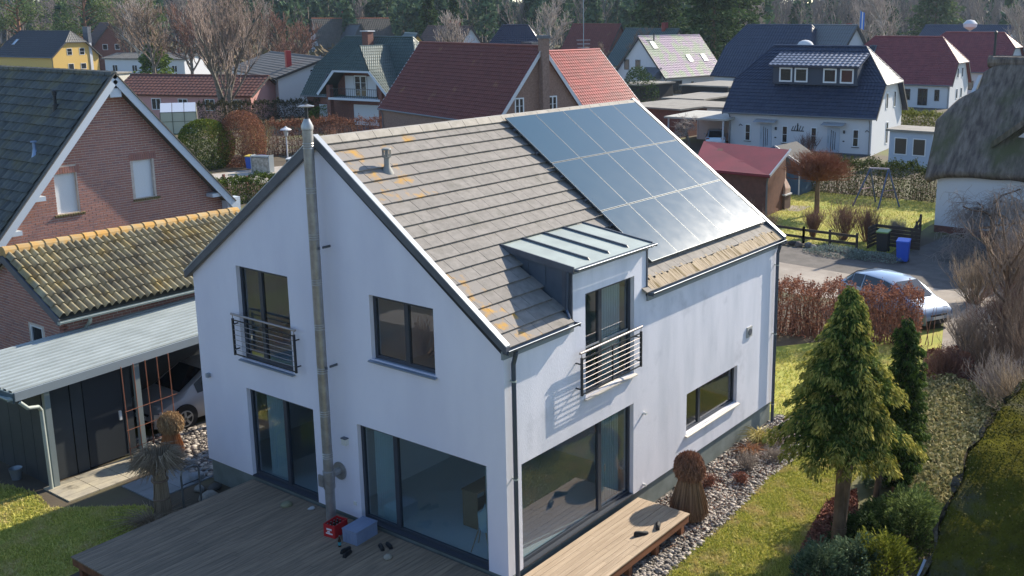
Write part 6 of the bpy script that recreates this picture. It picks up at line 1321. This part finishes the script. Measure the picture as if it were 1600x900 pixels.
# ---- small and ornamental bare trees
t_ = thing('ball_tree', 'clipped umbrella tree with dense orange-brown twig crown on the neighbouring lawn', 'tree', (41.2, 11.7, G)); MB().tube((0,0,-.1), (0,.0,2.0), .16, .12, 10).build('trunk', BARK, t_, smooth=True)
S = []; q = np.random.default_rng(3)
for i in range(210):
    a = q.random()*6.28; el = R(12)+R(70)*q.random()**1.2; d = np.array([math.cos(a)*math.cos(el), math.sin(a)*math.cos(el), math.sin(el)]); S += grow((0, 0, 1.9), (1.15+.5*math.cos(el))*1.05, .022, 2, (5, 4), .35, .1, 2, i+500, .45, .3, .5, start_dir=d, wob=.08)
seg_obj('crown', S, mat('orange_twig', srgb('#8a5238'), srgb('#6d4330'), rough=.9, var=.25), t_, minr=.006)
for k, (x, y, h, w, m, lb_) in enumerate(((35.2, 7.6, 2.0, 1.5, TWIGR, 'dense red-brown bare bush in front of the lawn, left of the bins'), (35.5, 6.5, 1.9, 1.2, TWIGR, 'second dense reddish bush directly left of the bin enclosure'), (35.0, 9.2, 1.5, .7, TWIGR, 'thin bare shrub below the umbrella tree'), (33.9, 11.3, 1.3, 1.0, TWIG, 'grey-brown bare shrub behind the far gable end'), (36.3, 5.3, 1.2, .7, TWIGP, 'pale twiggy shrub behind the bin enclosure'), (34.8, 13.4, 1.7, .8, TWIG, 'tall bare shrub beside the red roofed shed'))): twiggy(lb_, (x, y), h, w, m, 60+k, n=80, levels=3, r=.012, grp='bare shrubs by the fence')
for k, (x, y, h, w, m, lb_) in enumerate(((20.2, -4.6, 3.0, 1.6, TWIG, 'tall tangled bare shrub right of the parked car'), (18.0, -5.6, 2.6, 1.8, TWIG, 'brown tangled shrub above the dead leaves'), (16.2, -5.0, 1.6, 1.6, TWIGP, 'pale arching twigs over the ground cover'), (15.0, -6.0, 2.0, 1.5, STG, 'straw coloured tall shrub beside the mossy roof'), (22.6, -5.2, 3.4, 1.8, TWIG, 'dense bare shrub at the right picture edge'), (24.8, -3.8, 3.2, 1.6, TWIG, 'bare shrub with upright rods behind the paving'), (20.6, -2.7, 1.6, 1.0, TWIGP, 'sparse pale shrub by the paving edge'), (28.5, -2.6, 2.8, 1.9, TWIG, 'bushy bare shrub in the shade of the thatched house'), (26.0, -5.5, 3.8, 2.0, TWIG, 'tall brown shrub filling the right edge'), (17.5, -3.0, 1.1, 1.0, TWIGR, 'low red-brown shrub beside the beech hedge end'), (30.5, -4.5, 3.2, 2.0, TWIGP, 'pale bare shrub below the thatched eave'), (27.0, -1.2, 2.0, 1.7, STG, 'straw brown shrub on the paving edge by the weeping tree'), (21.8, -3.6, 2.4, 1.8, TWIGR, 'reddish brown bare shrub left of the forked young tree'), (19.0, -3.9, 2.0, 1.6, TWIG, 'brown shrub in the leaf litter behind the ground cover'), (32.5, -2.2, 3.0, 2.2, TWIGP, 'broad pale shrub against the white thatched house wall'))): twiggy(lb_, (x, y), h, w, m, 80+k, n=75, levels=3, r=.018, bend=.16, grp='bare shrubs along the right edge')
baretree('bare young tree with dark upright trunk above the right shrubs', (22.3, -3.6), 5.2, .11, 5, BARK, TWIG, levels=3, kids_=(9, 6, 4), minr=.008, upw=.6)
baretree('second bare young tree further right with forked trunk', (24.4, -4.8), 5.5, .11, 6, BARK, TWIG, levels=3, kids_=(9, 6, 4), minr=.008, upw=.6)
baretree('weeping bare tree with arching pale twigs before the white thatched house', (34.5, .0), 4.4, .13, 8, BARK, TWIGP, levels=4, kids_=(9, 9, 8, 6), spread=1.15, upw=-.12, droop=.55, minr=.007, lenf=.62, trunkf=.45, wob=.22)
baretree('gnarled bare fruit tree with open crown before the flat roofs', (62.8, 33.0), 3.3, .17, 12, BARKG, TWIGP, levels=4, kids_=(5, 5, 5, 4), spread=1.1, upw=.1, wob=.3, minr=.012, lenf=.6, trunkf=.4)
twiggy('reddish bare shrub before the duplex doors', (64.5, 22.6), 2.0, 1.5, TWIGR, 99, n=40, levels=3, r=.02)
twiggy('light yellowish bare shrub left of the white lamp', (37.2, 58.0), 3.2, 1.6, mat('yellowish_twig', srgb('#8f8452'), srgb('#7d6f4a'), rough=.9, var=.2), 98, n=34, levels=3, r=.02)
twiggy('dark bare shrub behind the slab path', (44, 74), 2.2, 2.0, TWIGR, 97, n=26, levels=3, r=.02)
# ---- bigger trees behind the houses
baretree('large multi-stemmed bare tree with fine brown twigs above the pink bungalow', (54.5, 86.5), 14.5, .22, 21, BARKG, mat('fine_brown_twig', srgb('#7d6c62'), srgb('#948277'), rough=.9, var=.2), levels=4, kids_=(8, 5, 5, 3), nst=4, spread=.48, upw=.5, minr=.013, lenf=.50, trunkf=.18)
BIR = mat('birch_bark', srgb('#b9b2a8'), srgb('#8a8178'), rough=.8, nscale=1.5)
def far_bare(lb_, x, y, h, seed, bark=BARKG, tw=TWIG, sp=.75, nst=1): baretree(lb_, (x, y), h, h*.018, seed, bark, tw, levels=3, kids_=(16, 9, 7), spread=sp, upw=.45, minr=.028, lenf=.42, trunkf=.25, nst=nst, grp='bare trees between the houses')
far_bare('pale birch with leaning white trunk left of the bare tree', 91.6, 164.7, 17, 31, BIR, TWIGP)
far_bare('bare brown tree behind the yellow house chimney', 104, 190, 16, 32); far_bare('bare tree left above the low white house', 80, 132, 15, 33, tw=TWIGR)
far_bare('broad bare tree above the low white house', 90, 128, 16, 34); far_bare('bare tree with reddish twigs left of the half-timbered gable', 100, 137, 14, 35, tw=TWIGR)
far_bare('grey bare tree beside the white gabled house', 112, 108, 13, 36, tw=TWIGP); far_bare('pale bare tree behind the purple-black roof', 150, 118, 17, 37, BIR, TWIGP)
far_bare('small bare tree left of the purple roof', 98, 68, 8.5, 38, tw=TWIG); far_bare('bare tree by the dark roofed house', 128, 80, 10, 39)
far_bare('bare birch behind the nearer red roof', 205, 68, 19, 40, BIR, TWIGP); far_bare('bare tree behind the duplex ridge', 190, 92, 17, 41, tw=TWIGP)
far_bare('tall bare tree far left behind the pine', 85, 150, 16, 42, tw=TWIG); far_bare('bare brown tree in the gap left of the balcony house', 84, 112, 12, 43, tw=TWIGR)
far_bare('bare pale tree at the far right edge', 190, 35, 16, 44, BIR, TWIGP); far_bare('tall bare tree over the wine red roofs', 215, 78, 20, 45, BIR, TWIGP)
def conifer(label, x, y, h, r, n, m, seed, z0=.08, size=.5, name='conifer', grp='evergreen trees behind the houses', shape=1.0):
    t = thing(name, label, 'tree', (x, y, G), 0, grp); q = np.random.default_rng(seed); f = q.random(n)**.8; zz = h*(z0+(1-z0)*f); tier = 1+.22*np.sin(zz*2.4+q.random()*6); R_ = r*(1-f)**shape*tier+.15; a = q.random(n)*6.28; s = q.random(n)**.45; lob = 1+.18*np.sin(a*5+zz)
    P = np.column_stack([np.cos(a)*R_*s*lob, np.sin(a)*R_*s*lob, zz-.25*R_*s+q.normal(size=n)*.12]); D = np.column_stack([np.cos(a), np.sin(a), -.25+0*a]); leaves('foliage', P, size, m, t, dirs=D, jit=.4, aspect=.5); MB().tube((0,0,-.1), (0,0,h*.95), r*.07, .04, 8).build('trunk', BARK, t); return t
conifer('large dark spruce above the purple shimmering roof', 143.0, 75.5, 24, 7.5, 9000, L_DARK, 1, shape=.7, size=.8)
conifer('second broad dark conifer left of the large spruce', 160, 97, 24, 8, 7000, L_DARK, 2, shape=.7, size=.9); conifer('dark conifer behind the two large ones', 168, 84, 25, 7, 5000, L_DARK, 3, shape=.7, size=.9)
conifer('green pointed conifer between birch and bare tree', 90, 158, 9.5, 3.6, 4000, L_GRN, 4, size=.6); conifer('narrow dark spruce behind the small yellow gable', 150, 150, 19, 4.0, 4000, L_DARK, 5, size=.7)
conifer('dark conifer beside the narrow spruce', 158, 150, 17, 4.2, 3500, L_DARK, 6, size=.7); conifer('rounded light green tree at the forest edge above the red roofs', 252, 72, 19, 8.5, 4500, leafmat('olive_tree', '#4a5c3a', '#63704a'), 7, shape=.38, size=1.0, z0=.15)
def pine(label, x, y, h, r, seed, grp='pines behind the yellow house', m=L_PINE):
    t = thing('pine_tree', label, 'tree', (x, y, G), 0, grp); q = np.random.default_rng(seed); P = []; S = [(np.zeros(3), np.array([.3, .2, h*.9]), r*.075, .1)]
    for i in range(16):
        a = q.random()*6.28; f = .42+.58*(i/16); c = np.array([math.cos(a)*r*.75*(1.15-f*.6), math.sin(a)*r*.75*(1.15-f*.6), h*f]); P.append(blobpts(380, c, (r*.42, r*.42, r*.2), .3, 6, .3, seed+i)); S.append((np.array([.2, .1, h*f-r*.3]), c, r*.025, .04))
    leaves('crown', np.concatenate(P), .55, m, t, aspect=.35); seg_obj('trunk', S, mat('pine_bark', srgb('#7a5540'), srgb('#5a4436'), rough=.9), t, n=6); return t
pine('broad pine at the top left picture corner', 108, 243, 21, 8.5, 51); pine('spreading pine over the yellow house roof', 118, 232, 19, 8, 52); pine('pine partly cut by the left picture edge', 96, 250, 17, 7, 53); pine('pine between the spreading pine and the timber gable', 126, 222, 16, 6.5, 54)
# ---- forest belt on the horizon (one mass)
def forest():
    Fw = np.array([math.cos(yaw), math.sin(yaw)]); Rt = np.array([math.sin(yaw), -math.cos(yaw)]); C0 = np.array([-13.45, -11.72]); q = np.random.default_rng(77)
    T = []
    for s in range(5):
        g = grow((0, 0, 0), .8, .011, 3, (11, 5, 4), .5, .5, 2, 900+s, .32, .4, .5); me = seg_mesh([a[0] for a in g], [a[1] for a in g], [max(a[2], .0022) for a in g], [max(a[3], .0018) for a in g]); v = np.empty(len(me.vertices)*3, np.float32); me.vertices.foreach_get('co', v); f = np.empty(len(me.loops), np.int32); me.loops.foreach_get('vertex_index', f); T.append((v.reshape(-1, 3), f.reshape(-1, 4)))
    V = []; F = []; n = 0; LP = []; LB = []
    for i in range(620):
        dd = 265+q.random()**1.3*220; lat = (q.uniform(-.66, .47))*dd; p = C0+Fw*dd+Rt*lat; u = lat/dd; pinez = (-.36 < u < .14)
        h = q.uniform(17, 25)*(1 if dd > 300 else .8)
        if q.random() < (.66 if pinez else .12):
            k = 150; c = np.array([p[0], p[1], G]); f = q.random(k)**.8; R_ = h*.17*(1-f*.75); a = q.random(k)*6.28; LP.append(c+np.column_stack([np.cos(a)*R_, np.sin(a)*R_, h*(.35+.65*f)])); LB.append((np.array([p[0], p[1], G]), np.array([p[0], p[1], h*.9]), .22, .08)); continue
        v, f = T[i % 5]; a = q.random()*6.28; v2 = v*h*np.array([1.25, 1.25, 1]); v2 = np.column_stack([v2[:, 0]*math.cos(a)-v2[:, 1]*math.sin(a)+p[0], v2[:, 0]*math.sin(a)+v2[:, 1]*math.cos(a)+p[1], v2[:, 2]+G]); V.append(v2); F.append(f+n); n += len(v2)
    o = link('forest', npmesh(np.concatenate(V), np.concatenate(F)), mat('forest_trunk', srgb('#857b74'), srgb('#665d57'), rough=.9, var=.2)); o['kind'] = 'stuff'; tag(o, 'leafless grey-brown forest along the horizon', 'forest')
    o = leaves('pine_forest', np.concatenate(LP), 2.1, leafmat('forest_pine', '#384d38', '#52684a'), kind='stuff', aspect=.55); tag(o, 'dark blue-green pine forest in the middle of the horizon', 'forest')
    o = seg_obj('forest_pine_trunks', LB, BARKG, kind='stuff'); tag(o, 'trunks of the pine forest', 'forest')
    # dense far backdrop of the wood: many overlapping crowns
    k = 26000; dd = 480+q.random(k)*120; lat = q.uniform(-.75, .55, k)*dd; p = C0+Fw*dd[:, None]+Rt*lat[:, None]; P = np.column_stack([p, G+q.random(k)*(22+5*np.sin(lat*.05))]); o = leaves('far_forest', P, 5.5, leafmat('far_forest_leaf', '#4b4a42', '#3a4636', trans=0), kind='stuff', aspect=.6); tag(o, 'dense far wood closing the horizon', 'forest')
    k = 9000; dd = 225+q.random(k)*60; lat = q.uniform(-.7, .5, k)*dd; p = C0+Fw*dd[:, None]+Rt*lat[:, None]; P = np.column_stack([p, G+q.random(k)**2*5]); o = leaves('undergrowth', P, 1.8, leafmat('undergrowth_leaf', '#6a5c48', '#4f4c38', trans=0), kind='stuff', aspect=.6); tag(o, 'brown scrub at the foot of the forest', 'undergrowth')
forest()
# ---- garden surroundings on the camera side (seen only in the window reflections)
hedge('tall brown hedge along the far side of the terrace lawn', [(-17, -6), (-19, 6), (-16, 26)], 3.0, 2.2, leafmat('olive_brown', '#5d4c34', '#7a6844'), 15000, .28)
hedge('tall mixed hedge on the street side of the lawn', [(-18, -18), (-6, -21), (6, -19)], 2.6, 2.0, leafmat('olive_brown', '', ''), 9000, .26)
struct('garden_path', sheet('garden_path', [(-13.5, 7), (-12, 7), (-11.5, 17), (-13, 17)], G+.008, PAVE))
for k, (x, y) in enumerate(((-8, 9), (-9.5, 12), (-8.2, 14.5), (-10.5, 9.5), (-14.5, 12), (-15, 8.5), (-7.6, 17))): twiggy('bare shrub in the brown bed left of the terrace, '+['first', 'second', 'third', 'fourth', 'fifth', 'sixth', 'seventh'][k]+' from the deck corner', (x, y), 1.6, 1.3, TWIG, 140+k, n=22, r=.02, grp='shrubs of the brown bed')
for k, (x, y, h) in enumerate(((-30, 4, 12), (-33, 14, 14), (-28, -8, 11), (-36, 24, 13), (-31, 20, 11))): blob('leafy olive tree across the lawn, '+['nearest', 'second', 'third', 'fourth', 'fifth'][k]+' of the row opposite the terrace', (x, y, h*.55), (4.2, 4.2, h*.42), leafmat('olive_crown', '#4f5530', '#75683a'), 5000, .5, 'tree', 'tree', 'trees across the lawn', seed=k+70, flat=1.5)

# ================================================================== LEFT BACKGROUND ITEMS
pf = thing('picket_fence', 'red-brown picket fence with sagging top between square posts', 'fence', (25.8, 48.6, G)); PW = mat('red_brown_paint', srgb('#6a3a34'), rough=.7); d_ = Vector((1.3, -5.6, 0)); Lp = d_.length; d_ = d_.normalized(); nrm = Vector((-d_.y, d_.x, 0))
for i in range(4): MB().obox(d_*(i*1.9)-d_*.07, d_*.14, nrm*.14, (0, 0, 1.15)).build('post', PW, pf)
for s in range(3):
    for k in range(1, 12):
        u = s*1.9+k*1.9/12; hh = .92-.16*math.sin(math.pi*k/12); MB().obox(d_*u-d_*.03+nrm*.04, d_*.06, nrm*.02, (0, 0, hh)).build('picket', PW, pf)
for z in (.2, .62): MB().bar(Vector((0, 0, z)), d_*5.7+Vector((0, 0, z)), .04, .08).build('rail', PW, pf)
lp = thing('garden_lamp', 'white garden lamp post with conical shade left of the steel flue', 'lamp', (38.3, 55.7, G)); MB().lathe((0,0,0), [(.09, 0), (.06, .1), (.05, 1.9)], 10).build('pole', WR, lp, smooth=True); MB().lathe((0,0,1.9), [(.06, 0), (.14, .12), (.2, .55), (.19, .56)], 12).build('lantern', mat('lamp_glass2', srgb('#b9bdbb'), rough=.3), lp); MB().lathe((0,0,2.46), [(.46, 0), (.4, .07), (.12, .2), (.03, .3)], 14).build('shade', WR, lp)
bin_('blue wheelie bin with yellow lid before the brown dome', 33.6, 54.0, R(20), '#2350a8', '#c9b45a')
bin_('second blue bin body beside the pale gabion', 33.9, 53.2, R(20), '#2350a8', '#2350a8')
gbn = thing('gabion', 'pale stone filled wire gabion beside the blue bins', 'gabion', (33.2, 51.2, G), R(20)); MB().box((0, 0, .05), (.5, 1.5, 1.1)).build('stone_fill', mat('gabion_stone', srgb('#a9a49a'), srgb('#7d786e'), rough=.95, nscale=6, bump=1, bscale=8), gbn)
for a in (0, 1.5): MB().box((-.05, a-.03, 0), (.55, a+.03, 1.3)).build('frame_post', ZB, gbn)
MB().box((-.05, 0, 1.15), (.55, 1.5, 1.25)).build('top_rail', ZB, gbn)
bin_('dark grey bin with pale lid right of the gabion', 34.4, 50.2, R(20), '#3a4046', '#c9cbcc')
gh = thing('greenhouse', 'small glass greenhouse with bright roof behind the brick house verge', 'greenhouse', (43.4, 81.5, G), R(-35)); GP = mat('greenhouse_pane', srgb('#a9ad9e'), rough=.15, spec=.6); GR = mat('greenhouse_roof', srgb('#cfd4dc'), rough=.2, metal=.2); FRM = mat('green_frame', srgb('#4f5548'), rough=.6)
for i in range(3):
    MB().box((i*1.1+.03, 0, .03), (i*1.1+1.07, .03, 1.2)).build('pane', GP, gh); MB().box((i*1.1+.03, 0, 1.24), (i*1.1+1.07, .03, 2.1)).build('pane', GP, gh)
    for s in (0, 1): MB().prism([(i*1.1+.03, s*2.4, 2.15), (i*1.1+1.07, s*2.4, 2.15), (i*1.1+1.07, 1.2, 2.95), (i*1.1+.03, 1.2, 2.95)], (0, 0, .03)).build('roof_pane', GR, gh)
for x in (0, 3.3): MB().prism([(x, 0, 0), (x, 2.4, 0), (x, 2.4, 2.1), (x, 1.2, 2.9), (x, 0, 2.1)], (.03, 0, 0)).build('gable_pane', GP, gh)
for i in range(4): MB().box((i*1.1-.03, -.03, 0), (i*1.1+.03, .03, 2.15)).build('frame_post', FRM, gh)
for z in (0, 1.2, 2.1): MB().box((0, -.02, z), (3.3, .04, z+.05)).build('frame_rail', FRM, gh)
pool = thing('pool', 'turquoise garden pool wall left of the greenhouse', 'pool', (41.0, 86.0, G)); MB().lathe((0,0,0), [(2.3, 0), (2.3, 1.35), (2.35, 1.4), (2.2, 1.4), (2.2, 1.1)], 24).build('wall', mat('pool_turquoise', srgb('#2f8ea8'), rough=.4), pool); MB().lathe((0,0,1.36), [(2.36, 0), (2.36, .06), (2.2, .07)], 24).build('rim', WR, pool)
# ---- air
hz = MB().box((-60, -60, G-1), (700, 560, 27)).build('haze', None); hz['kind'] = 'stuff'; tag(hz, 'thin bluish haze over the village', 'haze')
hm = bpy.data.materials.new('haze'); hm.use_nodes = True; t_ = hm.node_tree; t_.nodes.remove(t_.nodes['Principled BSDF']); vs = t_.nodes.new('ShaderNodeVolumePrincipled'); vs.inputs['Density'].default_value = .00012; vs.inputs['Color'].default_value = (.66, .80, 1, 1); vs.inputs['Anisotropy'].default_value = .2
t_.links.new(vs.outputs[0], t_.nodes['Material Output'].inputs['Volume']); hz.data.materials.append(hm)
